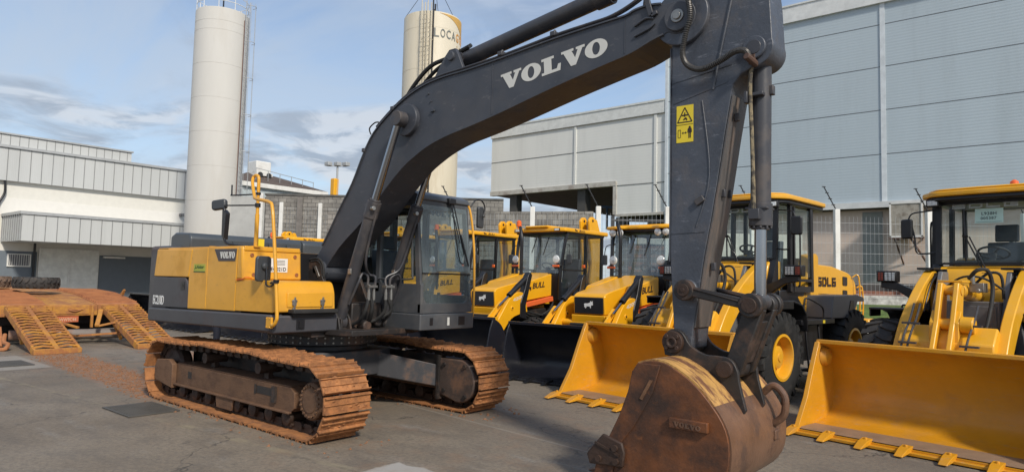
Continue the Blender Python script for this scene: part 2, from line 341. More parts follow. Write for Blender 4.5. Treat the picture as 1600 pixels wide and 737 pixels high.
# ---- crawler tracks
def track_path(n=49, cx=1.81, rr=.385, zc=.425):
    seg = [2*cx, math.pi*rr, 2*cx, math.pi*rr]; T = sum(seg); out = []
    for i in range(n):
        s_ = (i+.5)/n*T
        if s_ < seg[0]:                                            # bottom, moving +x
            out.append((-cx+s_, zc-rr, 0)); continue
        s_ -= seg[0]
        if s_ < seg[1]:
            a = s_/rr; out.append((cx+rr*math.sin(a), zc-rr*math.cos(a), a)); continue
        s_ -= seg[1]
        if s_ < seg[2]:
            t = s_/seg[2]; sag = -.045*math.sin(math.pi*t) + .02*abs(math.sin(3*math.pi*t)); out.append((cx-s_, zc+rr-sag, math.pi)); continue
        s_ -= seg[2]; a = s_/rr; out.append((-cx-rr*math.sin(a), zc+rr*math.cos(a), math.pi+a))
    return out, T/n
def crawler(y0, y1, outer):
    ic = (y0+y1)/2; sg = -1 if outer < 0 else 1
    path, pitch = track_path(); b = MB(); rnd = random.Random(int(10*y0))
    for (x, z, a) in path:
        T = Vector((math.cos(a), 0, math.sin(a))); Nn = Vector((math.sin(a), 0, -math.cos(a)))   # outward
        c = Vector((x, 0, z)); L = pitch*.5
        def pr(poly):
            pts = [(c+T*p+Nn*q) for p, q in poly]; b.prism([(q.x, q.z) for q in pts], y0+rnd.uniform(-.006, .004), y1+rnd.uniform(-.004, .006), 'y')
        pr([(-L*.92, -.004), (L*.93, .002), (L*.93, .02), (-L*.92, .013)])
        pr([(-L*.92, .012), (-L*.92+.020, .012), (-L*.92+.014, .046), (-L*.92+.002, .046)])
        pr([(-.010, .014), (.010, .014), (.005, .030), (-.005, .030)])
        pr([(L*.88-.022, .014), (L*.88, .018), (L*.88-.004, .042), (L*.88-.016, .042)])
        # mud clods packed between the grousers
        for k in range(16):
            yy = rnd.uniform(y0+.04, y1-.04); tt = rnd.uniform(-L*.75, L*.75); s_ = rnd.uniform(.012, .045); h = rnd.uniform(.006, .022)
            base = c+T*tt+Nn*.012+Vector((0, yy, 0))
            q = [base+T*(s_*math.cos(g)*rnd.uniform(.6, 1))+Vector((0, 1.6*s_*math.sin(g), 0)) for g in [i*math.pi/3 for i in range(6)]]
            b.add(q+[base+Nn*h], [(i, (i+1) % 6, 6) for i in range(6)])
    o = b.build('track_chain', TRK, None, 35)
    b = MB()                                                          # inner link rails
    for (x, z, a) in path:
        T = Vector((math.cos(a), 0, math.sin(a))); Nn = Vector((math.sin(a), 0, -math.cos(a))); c = Vector((x, 0, z)); L = pitch*.5
        for yy in (ic-.10, ic+.06):
            pts = [c+T*p+Nn*q for p, q in [(-L*1.15, -.002), (L*.9, -.002), (L*.95, -.06), (L*.5, -.10), (-L*.6, -.10), (-L*1.15, -.06)]]
            b.prism([(q.x, q.z) for q in pts], yy, yy+.04, 'y')
        p = c-T*L-Nn*.055; b.cyl((p.x, ic-.13, p.z), (p.x, ic+.13, p.z), .022, n=8)
    lk = b.build('link_rail', ROL, o)
    o.parent = EX
    fy0, fy1 = ic-.17, ic+.17; oy = fy0 if sg < 0 else fy1; iy = fy1 if sg < 0 else fy0
    # side frame beam
    b = MB(); b.prism([(-1.50, .25), (1.40, .25), (1.46, .30), (1.46, .47), (1.38, .52), (-1.50, .52)], fy0, fy1, 'y')
    y2 = oy-sg*.0; b.prism([(-1.52, .235), (1.42, .235), (1.42, .26), (-1.52, .26)], min(oy, oy+sg*.05), max(oy, oy+sg*.05), 'y')
    b.prism([(-1.5, .52), (1.36, .52), (1.36, .533), (-1.5, .533)], fy0+.02, fy1-.02, 'y')
    fr = b.build('track_frame', FRM, o, 30, .008)
    b = MB(); b.box(-1.12, -1.02, min(oy, oy+sg*.004), max(oy, oy+sg*.004), .36, .45); b.box(.66, 1.0, min(oy, oy+sg*.004), max(oy, oy+sg*.004), .38, .47)
    b.box(1.02, 1.10, min(oy, oy+sg*.03), max(oy, oy+sg*.012), .32, .50); b.box(.62, .65, min(oy, oy+sg*.012), max(oy, oy+sg*.012), .37, .48)
    b.build('frame_slot', IRN, o)
    b = MB(); ya_, yb_ = sorted((iy-sg*.03, iy-sg*.06)); b.box(-1.0, 1.45, ya_, yb_, .50, .73); b.box(-1.78, -1.28, ya_, yb_, .45, .70); b.box(-1.3, -1.0, ya_, yb_, .45, .62); b.build('added_dark_plate', IRN, fr, 0)  # dark plates added behind the beam so the track interior stays dark
    b = MB(); b.prism([(-2.0, .26), (-1.46, .19), (-1.46, .52), (-1.58, .58), (-1.96, .55), (-2.03, .44)], min(oy, oy+sg*.07), max(oy, oy+sg*.07), 'y')
    b.prism([(-1.96, .30), (-1.46, .24), (-1.46, .52), (-1.9, .52)], ic-.08, ic+.08, 'y'); b.build('idler_guard', FRM, o, 30, .01)
    b = MB(); b.lathe([(.05, -.16), (.28, -.09), (.31, -.05), (.31, .05), (.28, .09), (.05, .16)], (-1.81, ic, .425), (0, 1, 0), 32); b.build('idler_wheel', ROL, o)
    # sprocket: toothed disc + hub with bolts
    b = MB(); K = 21; pts = []
    for i in range(K):
        for da, q in ((-.42, .265), (-.18, .31), (.18, .31), (.42, .265)): t = 2*math.pi*(i+da)/K; pts.append((1.80+q*math.cos(t), .425+q*math.sin(t)))
    b.prism(pts, ic-.03, ic+.03, 'y'); sp = b.build('sprocket', ROL, o)
    b = MB(); b.lathe([(.20, 0), (.205, .05), (.205, .175), (.19, .195), (.13, .20), (.12, .208), (.001, .21)], (1.80, ic, .425), (0, sg, 0), 36)
    for i in range(20): t = 2*math.pi*i/20; b.cyl((1.80+.165*math.cos(t), ic+sg*.18, .425+.165*math.sin(t)), (1.80+.165*math.cos(t), ic+sg*.215, .425+.165*math.sin(t)), .014, n=6)
    b.build('hub', FRM, sp)
    # inner motor cover
    b = MB(); mo = [(1.42, .20), (1.50, .19)]+circ(1.80, .42, .295, -110, 75, 14)+[(1.42, .70)]
    b.prism(mo, min(iy, iy-sg*.10), max(iy, iy-sg*.10), 'y'); mc = b.build('motor_cover', mat('muddy_motor_cover', (.075, .052, .042), .6, var=.3, dirt=(.20, .10, .055), dk=.7, ds=4, bump=.3, bs=30), o, 30, .02)
    b = MB()
    for bx, bz in ((1.53, .62), (1.92, .62), (1.53, .27), (1.93, .22)): b.cyl((bx, iy-sg*.10, bz), (bx, iy-sg*.125, bz), .028, n=8)
    b.box(1.41, 1.45, min(iy, iy-sg*.14), max(iy, iy-sg*.14), .14, .74); b.build('bolt', IRN, mc)
    for i in range(8):
        x = -1.32+i*.37; b = MB(); b.lathe([(.03, -.17), (.085, -.15), (.085, -.10), (.06, -.09), (.06, .09), (.085, .10), (.085, .15), (.03, .17)], (x, ic, .165), (0, 1, 0), 18)
        b.build('roller', ROL, o)
    for x in (-.72, .62):
        b = MB(); b.cyl((x, ic-.15, .665), (x, ic+.15, .665), .07, n=16); b.box(x-.05, x+.05, ic-.03, ic+.03, .5, .66); b.build('carrier_roller', ROL, o)
    b = MB(); b.prism([(-.25, .09), (.12, .09), (.16, .24), (-.29, .24)], min(oy, oy+sg*.03), max(oy, oy+sg*.03), 'y'); b.build('track_guide', FRM, o, 30, .01)
    return o
t1 = crawler(-1.495, -.895, -1); t1['label'] = 'muddy near track with open side frame'
t2 = crawler(.895, 1.495, 1); t2['label'] = 'muddy far track with motor cover facing inwards'
# ---- car body
b = MB(); b.prism([(-.62, -.72), (.62, -.72), (.8, -.4), (.8, .4), (.62, .72), (-.62, .72), (-.8, .4), (-.8, -.4)], .46, .80, 'z')
b.cyl((0, 0, .78), (0, 0, .88), .62, n=40)
for sx in (-1, 1):
    for sy in (-1, 1):
        P0 = [(.25*sx, .35*sy), (.78*sx, .35*sy), (1.42*sx, .93*sy), (.88*sx, .93*sy)]
        vs = [(*P0[0], .44), (*P0[1], .44), (*P0[2], .30), (*P0[3], .30), (*P0[0], .77), (*P0[1], .77), (*P0[2], .60), (*P0[3], .60)]
        F = [(0, 3, 2, 1), (4, 5, 6, 7), (0, 1, 5, 4), (1, 2, 6, 5), (2, 3, 7, 6), (3, 0, 4, 7)]
        if sx*sy < 0: F = [q[::-1] for q in F]
        b.add(vs, F)
b.build('undercarriage_frame', UND, EX, 30, .012)
b = MB(); b.lathe([(.70, .86), (.74, .88), (.74, 1.0), (.70, 1.06)], (0, 0, 0), (0, 0, 1), 48)
sl = b.build('slewing_ring', UND, EX)
b = MB()
for i in range(44): t = 2*math.pi*i/44; b.cyl((.735*math.cos(t), .735*math.sin(t), .975), (.752*math.cos(t), .752*math.sin(t), .975), .013, n=6); b.cyl((.735*math.cos(t), .735*math.sin(t), .91), (.752*math.cos(t), .752*math.sin(t), .91), .014, n=6)
rb_ = b.build('ring_bolt', STL, sl); tag(rb_, kind='stuff')
# ---- upper structure
b = MB(); b.box(-2.3, .92, -1.28, 1.3, 1.085, 1.16); b.prism([(.92, -.62), (1.32, -.50), (1.32, .50), (.92, 1.2)], 1.05, 1.12, 'z'); b.box(-.9, .9, -.8, .8, 1.02, 1.085); b.box(-.2, 1.0, -.43, -.40, 1.06, 1.25)
b.prism([(-.35, 1.05), (.95, 1.05), (.72, 1.25), (.40, 1.78), (.34, 1.98), (.22, 2.03), (.08, 1.98), (-.4, 1.4)], -.335, -.285, 'y'); b.prism([(-.35, 1.05), (.95, 1.05), (.72, 1.25), (.40, 1.78), (.34, 1.98), (.22, 2.03), (.08, 1.98), (-.4, 1.4)], .285, .335, 'y')
b.build('revolving_frame', IRN, EX, 30, .008)
def rr_poly(pts, rad, n=5):
    out = []
    m_ = len(pts)
    for i in range(m_):
        p = Vector(pts[i]); a = Vector(pts[i-1]); c = Vector(pts[(i+1) % m_]); q = rad[i] if isinstance(rad, (list, tuple)) else rad
        if q <= 0: out.append(tuple(p)); continue
        d1 = (a-p).normalized()*q; d2 = (c-p).normalized()*q
        for k in range(n+1):
            t = k/n; out.append(tuple((p+d1)*(1-t)**2+p*2*t*(1-t)+(p+d2)*t*t))
    return out
# counterweight: arc in plan
arc = [(-2.62, -1.345)]+[(-2.86*math.cos(t), 2.86*math.sin(t)*1.0) for t in [R(-23+46*i/12) for i in range(13)]]+[(-2.62, 1.345), (-1.95, 1.345), (-1.95, -1.345)]
arc = rr_poly(arc, [.06]+[0]*13+[.06, 0, 0])
b = MB(); b.prism(arc, 1.06, 2.19, 'z'); b.build('counterweight', SKR, EX, 40, .05)
# side skirt
b = MB(); b.prism([(-2.46, 1.07), (.93, 1.118), (.93, 1.322), (-2.46, 1.265)], -1.395, -1.22, 'y'); b.build('side_skirt', SKR, EX, 40, .02)
b = MB(); b.box(.10, .975, -1.375, -.47, 1.10, 1.31); sb = b.build('step_housing', SKR, EX, 30, .02)
b = MB(); b.box(.80, 1.07, -1.17, -.53, 1.335, 1.385); b.box(.95, 1.02, -1.14, -.56, 1.29, 1.34); b.build('step', RUB, EX, 30, .01)
b = MB(); b.box(.977, .985, -1.07, -.96, 1.14, 1.26); b.box(.977, .995, -1.04, -.99, 1.16, 1.24); b.build('grab_socket', BLK, sb)
# panels (yellow) right side, inner core dark
b = MB(); b.box(-2.2, .08, -1.30, 1.28, 1.11, 2.10); b.build('engine_bay_wall', BLK, EX, 0)
def panel(name, pts, mt, y=-1.362, th=.05, bev=.018, rad=.03, lab=None):
    b = MB(); b.prism(rr_poly(pts, rad), y, y+th, 'y'); o = b.build(name, mt, EX, 40, bev)
    if lab: o['label'] = lab
    return o
ptop = 2.135
p1_ = panel('side_panel', [(-2.40, 1.735), (-1.285, 1.735), (-1.205, ptop-.01), (-2.33, ptop)], YEL, rad=.02)
p1b = panel('battery_door', [(-2.425, 1.278), (-1.275, 1.30), (-1.27, 1.60), (-1.38, 1.727), (-2.41, 1.727)], SKR, y=-1.358, rad=.02, lab='grey lower door with lock')
b = MB(); b.prism(rr_poly([(-1.50, 1.56), (-1.385, 1.56), (-1.385, 1.67), (-1.50, 1.67)], .02), -1.366, -1.35, 'y'); b.cyl((-1.44, -1.372, 1.615), (-1.44, -1.36, 1.615), .022, n=10); b.build('lock', BLK, p1b, 30)
p2_ = panel('side_panel', [(-1.265, 1.302), (-.75, 1.312), (-.75, ptop), (-1.195, ptop-.01), (-1.27, 1.735)], YEL, rad=.008)
p3_ = panel('side_panel', [(-.74, 1.313), (.02, 1.325), (.035, ptop), (-.74, ptop)], YEL, rad=.008)
# roof deck
b = MB(); b.prism(rr_poly([(-2.33, ptop-.04), (-2.33, ptop+.02), (.18, ptop+.02), (.18, ptop-.04)], .01), -1.345, -.55, 'y'); b.box(-2.2, -1.2, -.54, 1.32, 2.05, 2.15); b.build('top_cover', YEL, EX, 40, .025)
b = MB(); b.cyl((-1.05, -1.15, 2.15), (-1.05, -1.15, 2.175), .05); b.cyl((-1.9, -1.2, 2.15), (-1.9, -1.2, 2.165), .02); b.cyl((-.2, -1.12, 2.15), (-.2, -1.12, 2.17), .02); b.build('filler_cap', YEL, EX)
# tank upper box (front face at x=.16)
b = MB(); b.prism(rr_poly([(.045, 1.725), (.20, 1.725), (.16, ptop+.012), (.045, ptop+.012)], [0, .0, .03, 0]), -1.37, -.52, 'y')
tk = b.build('tank_cover', YEL, EX, 40, .035)
b = MB()
for yy, z in ((-1.24, 2.04), (-1.22, 1.79), (-.62, 2.04), (-.60, 1.80)): b.lathe([(.026, 0), (.026, .006), (.014, .008), (.012, .002), (.001, .002)], (.175 if z > 1.9 else .198, yy, z), (1, 0, 0), 12)
b.build('bolt', mat('rusty_bolt', (.30, .11, .04), .6), tk)
# lower tool box
lb = rr_poly([(.04, 1.33), (.945, 1.345), (.925, 1.60), (.86, 1.725), (.20, 1.725), (.04, 1.70)], [.01, .03, .06, .06, 0, 0])
b = MB(); b.prism(lb, -1.365, -.50, 'y'); tb = b.build('tool_box', YEL, EX, 40, .045)
b = MB(); b.box(.935, .952, -1.19, -.535, 1.405, 1.585); lid = b.build('tool_box_lid', YEL, tb, 40, .014)
for yy in (-1.10, -.70):
    b = MB(); b.box(.952, .968, yy-.028, yy+.028, 1.43, 1.50); b.bar((.965, yy, 1.375), (.975, yy, 1.53), .022, .012, (1, 0, 0)); b.cyl((.965, yy-.035, 1.485), (.965, yy+.035, 1.485), .011, n=8); b.box(.946, .966, yy-.02, yy+.02, 1.36, 1.40); b.build('latch', STL, lid, 30, .003)
# red seam line between upper box and lower box
b = MB(); b.tube([(.045, -1.372, 1.722), (.20, -1.372, 1.73), (.28, -1.37, 1.755), (.30, -1.30, 1.75)], .006, n=6); b.build('seal', RED, tk)
# badge and small decals on the side
b = MB(); b.prism([(-.56, 2.118), (.025, 2.118), (-.01, 1.96), (-.44, 1.96)], -1.368, -1.358, 'y'); bd = b.build('badge', SKR, p3_, 30, .003)
put_slab('VOLVO', (-.40, -1.3685, 1.995), (1, 0, 0), (0, 0, 1), .385, .085, .003).build('badge_lettering', LET, bd, 0)
b = MB(); b.box(-1.13, -.80, -1.364, -1.359, 1.81, 1.92); st = b.build('sticker', GST, p2_, 0)
b = MB(); b.box(-1.13, -.80, -1.366, -1.364, 1.808, 1.822); put_text('J.Astur', (-1.11, -1.365, 1.845), (1, 0, 0), (0, 0, 1), .28, .06, .002, .02, .3, b); b.build('sticker_print', GRN, st, 0)
put_text('EC210D', (-2.385, -1.361, 1.32), (1, 0, 0), (0, 0, 1), .36, .135, .003, .012).build('model_lettering', LTW, p1b, 0)
b = MB(); b.box(.18, .187, -1.17, -1.10, 1.94, 2.0); b.box(.187, .193, -1.17, -1.10, 1.85, 1.93); dc = b.build('warning_decal', DYL, tk, 0)
b = MB(); b.add([(.189, -1.157, 1.95), (.189, -1.113, 1.95), (.186, -1.135, 1.988)], [(0, 1, 2)]); b.box(.1935, .195, -1.15, -1.12, 1.885, 1.893); b.box(.1935, .195, -1.125, -1.118, 1.875, 1.905); b.build('decal_print', BLK, dc, 0)
b = MB(); b.box(.192, .197, -1.04, -.74, 1.83, 2.01); wl = b.build('notice_plate', LTW, tk, 0)
wl['label'] = 'white notice sticker with black code letters'
b = MB(); put_text('EC021D', (.1975, -.98, 1.845), (0, 1, 0), (0, 0, 1), .22, .05, .0015, .02, 0, b)
for k in range(4): b.box(.197, .1985, -.93, -.78, 1.925+k*.018, 1.930+k*.018)
b.build('notice_lettering', LTB, wl, 0)
# engine hood (raised dark box across the rear)
b = MB(); b.prism([(-2.35, 2.14), (-1.70, 2.14), (-1.70, 2.32), (-1.76, 2.385), (-2.20, 2.40), (-2.35, 2.34)], -1.17, .70, 'y'); hd = b.build('engine_hood', HOOD, EX, 35, .025)
b = MB(); b.prism([(-2.35, 2.14), (-1.70, 2.14), (-1.70, 2.32), (-1.76, 2.385), (-2.20, 2.40), (-2.35, 2.34)], .72, 1.30, 'y'); b.build('engine_hood', HOOD, EX, 35, .025)
b = MB()
for yy in (-.5, .1, .42): b.box(-1.70, -1.675, yy-.03, yy+.03, 2.20, 2.29); b.cyl((-1.67, yy-.03, 2.24), (-1.67, yy+.03, 2.24), .02, n=8)
for yy in (-1.1, -.9, -.75): b.cyl((-1.70, yy, 2.18), (-1.69, yy, 2.18), .012, n=6)
b.build('hinge', HOOD, hd)
b = MB(); b.box(-1.698, -1.69, -.10, 0, 2.24, 2.36); b.build('warning_decal', DYL, hd, 0)
# handrails
b = MB(); b.tube([(.985, -1.40, 1.215), (1.03, -1.41, 1.205), (1.085, -1.41, 1.26), (1.095, -1.41, 1.36), (1.02, -1.41, 1.87), (.94, -1.41, 2.35), (.87, -1.40, 2.60), (.78, -1.39, 2.67), (.40, -1.35, 2.74), (.28, -1.31, 2.80), (.10, -1.24, 2.97), (.04, -1.2, 3.05), (.08, -1.19, 3.08), (.155, -1.19, 3.05), (.165, -1.19, 2.93)], .021, n=12, sub=6)
b.cyl((.165, -1.19, 2.95), (.165, -1.19, 2.56), .021); b.cyl((.165, -1.19, 2.57), (.165, -1.19, 2.15), .027); b.box(.12, .21, -1.23, -1.15, 2.145, 2.16)
hr = b.build('handrail', YEL, EX, 40)
b = MB(); b.box(.87, .985, -1.415, -1.385, 1.165, 1.295)
for xx, z in ((.89, 1.18), (.96, 1.18), (.89, 1.28), (.96, 1.28)): b.cyl((xx, -1.415, z), (xx, -1.425, z), .009, n=6)
b.build('rail_foot', YEL, hr, 30, .004)
b = MB(); b.cyl((.165, -1.19, 2.66), (.165, -1.19, 2.71), .036); b.cyl((.165, -1.19, 2.82), (.165, -1.19, 2.85), .033); b.cyl((1.045, -1.41, 1.70), (1.05, -1.41, 1.74), .034); b.build('clamp', BLK, hr)
# mirrors on the right side
mr = empty('mirror', (0, 0, 0)); mr.parent = EX; mr['label'] = 'round-cornered mirror on a cranked dark arm'
b = MB(); b.tube([(.05, -1.22, 2.155), (-.25, -1.28, 2.175), (-.40, -1.30, 2.21), (-.46, -1.30, 2.32), (-.47, -1.30, 2.60), (-.50, -1.30, 2.68)], .017); b.bar((.165, -1.19, 2.685), (-.48, -1.30, 2.705), .02, .018); b.tube([(.165, -1.19, 2.83), (-.27, -1.30, 2.83), (-.305, -1.30, 2.85), (-.31, -1.30, 2.97)], .010, sub=3)
b.prism(rr_poly([(-.43, 2.24), (-.40, 2.6), (-.50, 2.66), (-.49, 2.30)], .02), -1.32, -1.26, 'y'); b.build('mirror_arm', BLK, mr, 40)
b = MB(); s_ = len(b.v); b.prism(rr_poly([(-.11, -.07), (.11, -.07), (.11, .07), (-.11, .07)], .045), -.035, .035, 'y')
b.tilt(s_, Matrix.Translation((-.60, -1.31, 2.72)) @ Matrix.Rotation(R(-8), 4, 'Y') @ Matrix.Rotation(R(25), 4, 'Z')); b.build('mirror_head', MIR, mr, 40, .02)
mr2 = empty('mirror', (0, 0, 0)); mr2.parent = EX; mr2['label'] = 'rectangular mirror seen from behind on the tall rail'
b = MB(); s_ = len(b.v); b.prism(rr_poly([(-.105, -.155), (.105, -.155), (.105, .155), (-.105, .155)], .05), -.022, .022, 'x')
b.lathe([(.045, .02), (.045, .045), (.03, .06), (.001, .062)], (0, 0, .03), (1, 0, 0), 16)
b.tilt(s_, Matrix.Translation((.66, -1.36, 1.865)) @ Matrix.Rotation(R(8), 4, 'Z')); b.build('mirror_head', MIR, mr2, 40, .012)
b = MB(); b.tube([(.72, -1.35, 1.87), (.75, -1.36, 1.78), (.78, -1.38, 1.68), (.9, -1.40, 1.655), (1.04, -1.41, 1.70)], .011); b.tube([(.72, -1.34, 1.74), (.82, -1.35, 1.70), (1.0, -1.39, 1.70)], .013); b.build('mirror_arm', BLK, mr2)
# ---- cab
CBM = empty('cab'); CBM.parent = EX
X0, X1, Y0, Y1 = -.12, 1.60, .37, 1.37; ZB, ZT = 1.33, 2.95
b = MB(); b.prism(rr_poly([(X0, 1.105), (X1+.02, 1.105), (X1+.02, 1.322), (X0, 1.322)], .02), Y0-.01, Y1+.02, 'y'); cs = b.build('cab_base', CAB, CBM, 40, .03)
b = MB(); b.box(X1+.02, X1+.026, Y0+.19-.03, Y0+.19+.03, 1.17, 1.27) ; b.box(X1+.02, X1+.03, 1.08, 1.20, 1.16, 1.28); b.build('base_plate', BLK, cs, 30, .004)
b = MB(); b.lathe([(.001, 0), (.001, .004), (.001, .004)], (X1+.02, .88, 1.21), (1, 0, 0), 4); b.box(X1+.02, X1+.027, .86, .90, 1.16, 1.27); b.build('base_light', LET, cs, 30, .003)
# frame
b = MB()
lowr = [(1.0, 1.17), (X1, 1.17), (X1, 1.26), (X1-.03, 1.75), (1.12, 1.76)]
b.prism(rr_poly([(X0, 1.33), (X1, 1.33), (X1+.005, 1.45), (X1-.0, 1.72), (X0, 1.72)], .02), Y0, Y0+.05, 'y')          # right lower panel
b.prism(rr_poly([(X0, 1.33), (X1, 1.33), (X1+.005, 1.42), (X1-.04, 1.56), (X0, 1.56)], .02), Y1-.05, Y1, 'y')
b.box(X0, X0+.08, Y0+.02, Y1-.02, 1.33, 1.62); b.box(X0, X0+.08, Y0+.02, Y0+.12, 1.6, 2.85); b.box(X0, X0+.08, Y1-.12, Y1-.02, 1.6, 2.85); b.box(X0, X0+.08, Y0+.02, Y1-.02, 2.72, 2.85)   # rear frame
b.bar((X1-.045, Y0+.022, 1.6), (X1-.17, Y0+.03, 2.86), .045, .08, (1, 0, 0)); b.bar((X1-.045, Y1-.022, 1.4), (X1-.17, Y1-.03, 2.86), .045, .08, (1, 0, 0))
b.bar((.70, Y0+.03, 1.6), (.70, Y0+.03, 2.86), .06, .08, (1, 0, 0)); b.bar((.62, Y1-.03, 1.4), (.62, Y1-.03, 2.86), .06, .10, (1, 0, 0))
# front lower cross panel
b.prism(rr_poly([(Y0, 1.33), (Y1, 1.33), (Y1, 1.46), (Y0, 1.46)], .01), X1-.05, X1+.0, 'x')
b.prism([(Y0+.02, 2.74), (Y1-.02, 2.74), (Y1-.02, 2.86), (Y0+.02, 2.86)], X1-.20, X1-.13, 'x')
b.prism([(X0, 2.78), (X1-.16, 2.78), (X1-.16, 2.87), (X0, 2.87)], Y0+.01, Y0+.07, 'y'); b.prism([(X0, 2.78), (X1-.16, 2.78), (X1-.16, 2.87), (X0, 2.87)], Y1-.07, Y1-.01, 'y')
# rounded corner fillets of front window
def gusset(yc, zc, sy, sz, q=.10, xo=0):
    pts = [(yc, zc)]+[(yc+sy*q*(1-math.sin(t)), zc+sz*q*(1-math.cos(t))) for t in [R(90*i/6) for i in range(7)]]
    b.prism(pts, X1-.045+xo, X1-.003+xo, 'x')
gusset(Y0+.06, 1.45, 1, 1, .12); gusset(Y1-.06, 1.45, -1, 1, .16)
cf = b.build('cab_frame', CAB, CBM, 40, .022)
b = MB(); b.prism(rr_poly([(X0-.02, 2.86), (X1-.10, 2.86), (X1-.12, 2.93), (X1-.30, 3.0), (X0+.05, 3.0), (X0-.02, 2.94)], .03), Y0-.0, Y1+.0, 'y')
b.prism(rr_poly([(.2, 2.99), (1.2, 2.99), (1.15, 3.03), (.25, 3.03)], .02), Y0+.12, Y1-.45, 'y'); b.build('cab_roof', CAB, CBM, 40, .035)
def quad(vs, name, mt, par, th=.006):
    a, b_, c_, d_ = [Vector(v) for v in vs]; B = MB(); B.add([a, b_, c_, d_], [(0, 1, 2, 3)]); return B.build(name, mt, par, 0)
quad([(X0+.04, Y0+.1, 1.6), (X0+.04, Y1-.1, 1.6), (X0+.04, Y1-.1, 2.74), (X0+.04, Y0+.1, 2.74)], 'rear_window', GLS, CBM)
fw = quad([(X1-.01, Y0+.035, 1.87), (X1-.01, Y1-.035, 1.87), (X1-.125, Y1-.04, 2.80), (X1-.125, Y0+.04, 2.80)], 'front_window', GLS, CBM)
quad([(X1-.008, Y0+.035, 1.455), (X1-.008, Y1-.035, 1.455), (X1-.01, Y1-.035, 1.855), (X1-.01, Y0+.035, 1.855)], 'front_window', GLS, CBM)
b = MB(); b.box(X1-.03, X1+.0, Y0+.04, Y1-.04, 1.852, 1.872); b.build('window_bar', BLK, fw, 0)
quad([(.76, Y0+.02, 1.75), (X1-.09, Y0+.02, 1.75), (X1-.18, Y0+.03, 2.78), (.76, Y0+.03, 2.78)], 'side_window', GLD, CBM)
quad([(X0+.1, Y0+.02, 1.75), (.66, Y0+.02, 1.75), (.66, Y0+.03, 2.78), (X0+.1, Y0+.03, 2.78)], 'side_window', GLD, CBM)
quad([(X1-.09, Y1-.02, 1.52), (.68, Y1-.02, 1.52), (.68, Y1-.03, 2.78), (X1-.18, Y1-.03, 2.78)], 'side_window', GLS, CBM)
quad([(.56, Y1-.02, 1.52), (X0+.1, Y1-.02, 1.52), (X0+.1, Y1-.03, 2.78), (.56, Y1-.03, 2.78)], 'side_window', GLS, CBM)
b = MB(); b.tube([(.74, Y0-.01, 1.78), (1.38, Y0-.01, 1.78), (1.44, Y0-.01, 1.9), (1.38, Y0-.0, 2.70)], .012, sub=4); b.build('window_seal', CAB, CBM)
put_slab('VOLVO', (X1-.128, .62, 2.66), (0, 1, 0), (-.12, 0, 1), .52, .07, .002).build('window_lettering', mat('faded_window_letters', (.10, .12, .135), .5), fw, 0)
# wiper assembly
b = MB(); b.bar((X1-.10, .98, 2.86), (X1-.03, 1.12, 2.30), .016, .012); b.bar((X1-.08, 1.02, 2.86), (X1-.02, 1.20, 2.14), .014, .012); b.tube([(X1-.09, 1.0, 2.85), (X1-.04, 1.04, 2.40), (X1-.02, 1.12, 2.05), (X1-.01, 1.20, 2.02)], .008, sub=4); b.bar((X1-.02, 1.12, 2.42), (X1+.0, 1.28, 1.98), .014, .02); b.build('wiper', BLK, CBM)
b = MB(); b.box(X1-.22, X1-.06, .92, 1.06, 2.84, 2.93); b.build('wiper_motor', BLK, CBM, 30, .015)
b = MB(); b.box(.35, .85, .62, 1.14, 1.42, 1.60); b.prism(rr_poly([(.30, 1.55), (.44, 1.55), (.34, 2.2), (.20, 2.2)], .03), .64, 1.12, 'y'); b.prism(rr_poly([(.22, 2.22), (.31, 2.22), (.28, 2.42), (.19, 2.42)], .02), .74, 1.02, 'y'); b.box(.4, .8, .68, 1.1, 1.17, 1.42); b.build('seat', SEA, CBM, 40, .03)
b = MB(); b.box(.4, .85, .45, .56, 1.33, 1.68); b.box(.4, .85, 1.20, 1.30, 1.33, 1.62); b.tube([(1.0, .52, 1.7), (1.05, .55, 1.95)], .02); b.tube([(1.0, 1.24, 1.64), (1.06, 1.2, 1.92)], .02); b.bar((1.25, .85, 1.17), (1.32, .85, 1.62), .04, .04); b.bar((1.25, .98, 1.17), (1.32, .98, 1.60), .04, .04); b.box(1.25, 1.45, .8, 1.05, 1.17, 1.24); b.build('control_console', INT, CBM, 30, .01)
b = MB(); b.tube([(1.50, 1.40, 1.25), (1.56, 1.44, 1.32), (1.55, 1.44, 2.20), (1.44, 1.44, 2.82), (1.30, 1.42, 2.88), (1.2, 1.38, 2.86)], .017, n=10); b.build('cab_handrail', YEL, CBM)
m3 = empty('mirror'); m3.parent = CBM; m3['label'] = 'tall mirror beside the cab door'
b = MB(); s_ = len(b.v); b.prism(rr_poly([(-.085, -.16), (.085, -.16), (.085, .16), (-.085, .16)], .04), -.025, .025, 'x'); b.tilt(s_, Matrix.Translation((1.45, 1.66, 2.72)) @ Matrix.Rotation(R(15), 4, 'Z')); b.cyl((1.49, 1.67, 2.74), (1.52, 1.68, 2.74), .022); b.build('mirror_head', MIR, m3, 40, .015)
b = MB(); b.tube([(1.46, 1.44, 2.86), (1.46, 1.55, 2.97), (1.47, 1.68, 2.96), (1.47, 1.74, 2.86), (1.47, 1.70, 2.74)], .011); b.build('mirror_arm', BLK, m3)
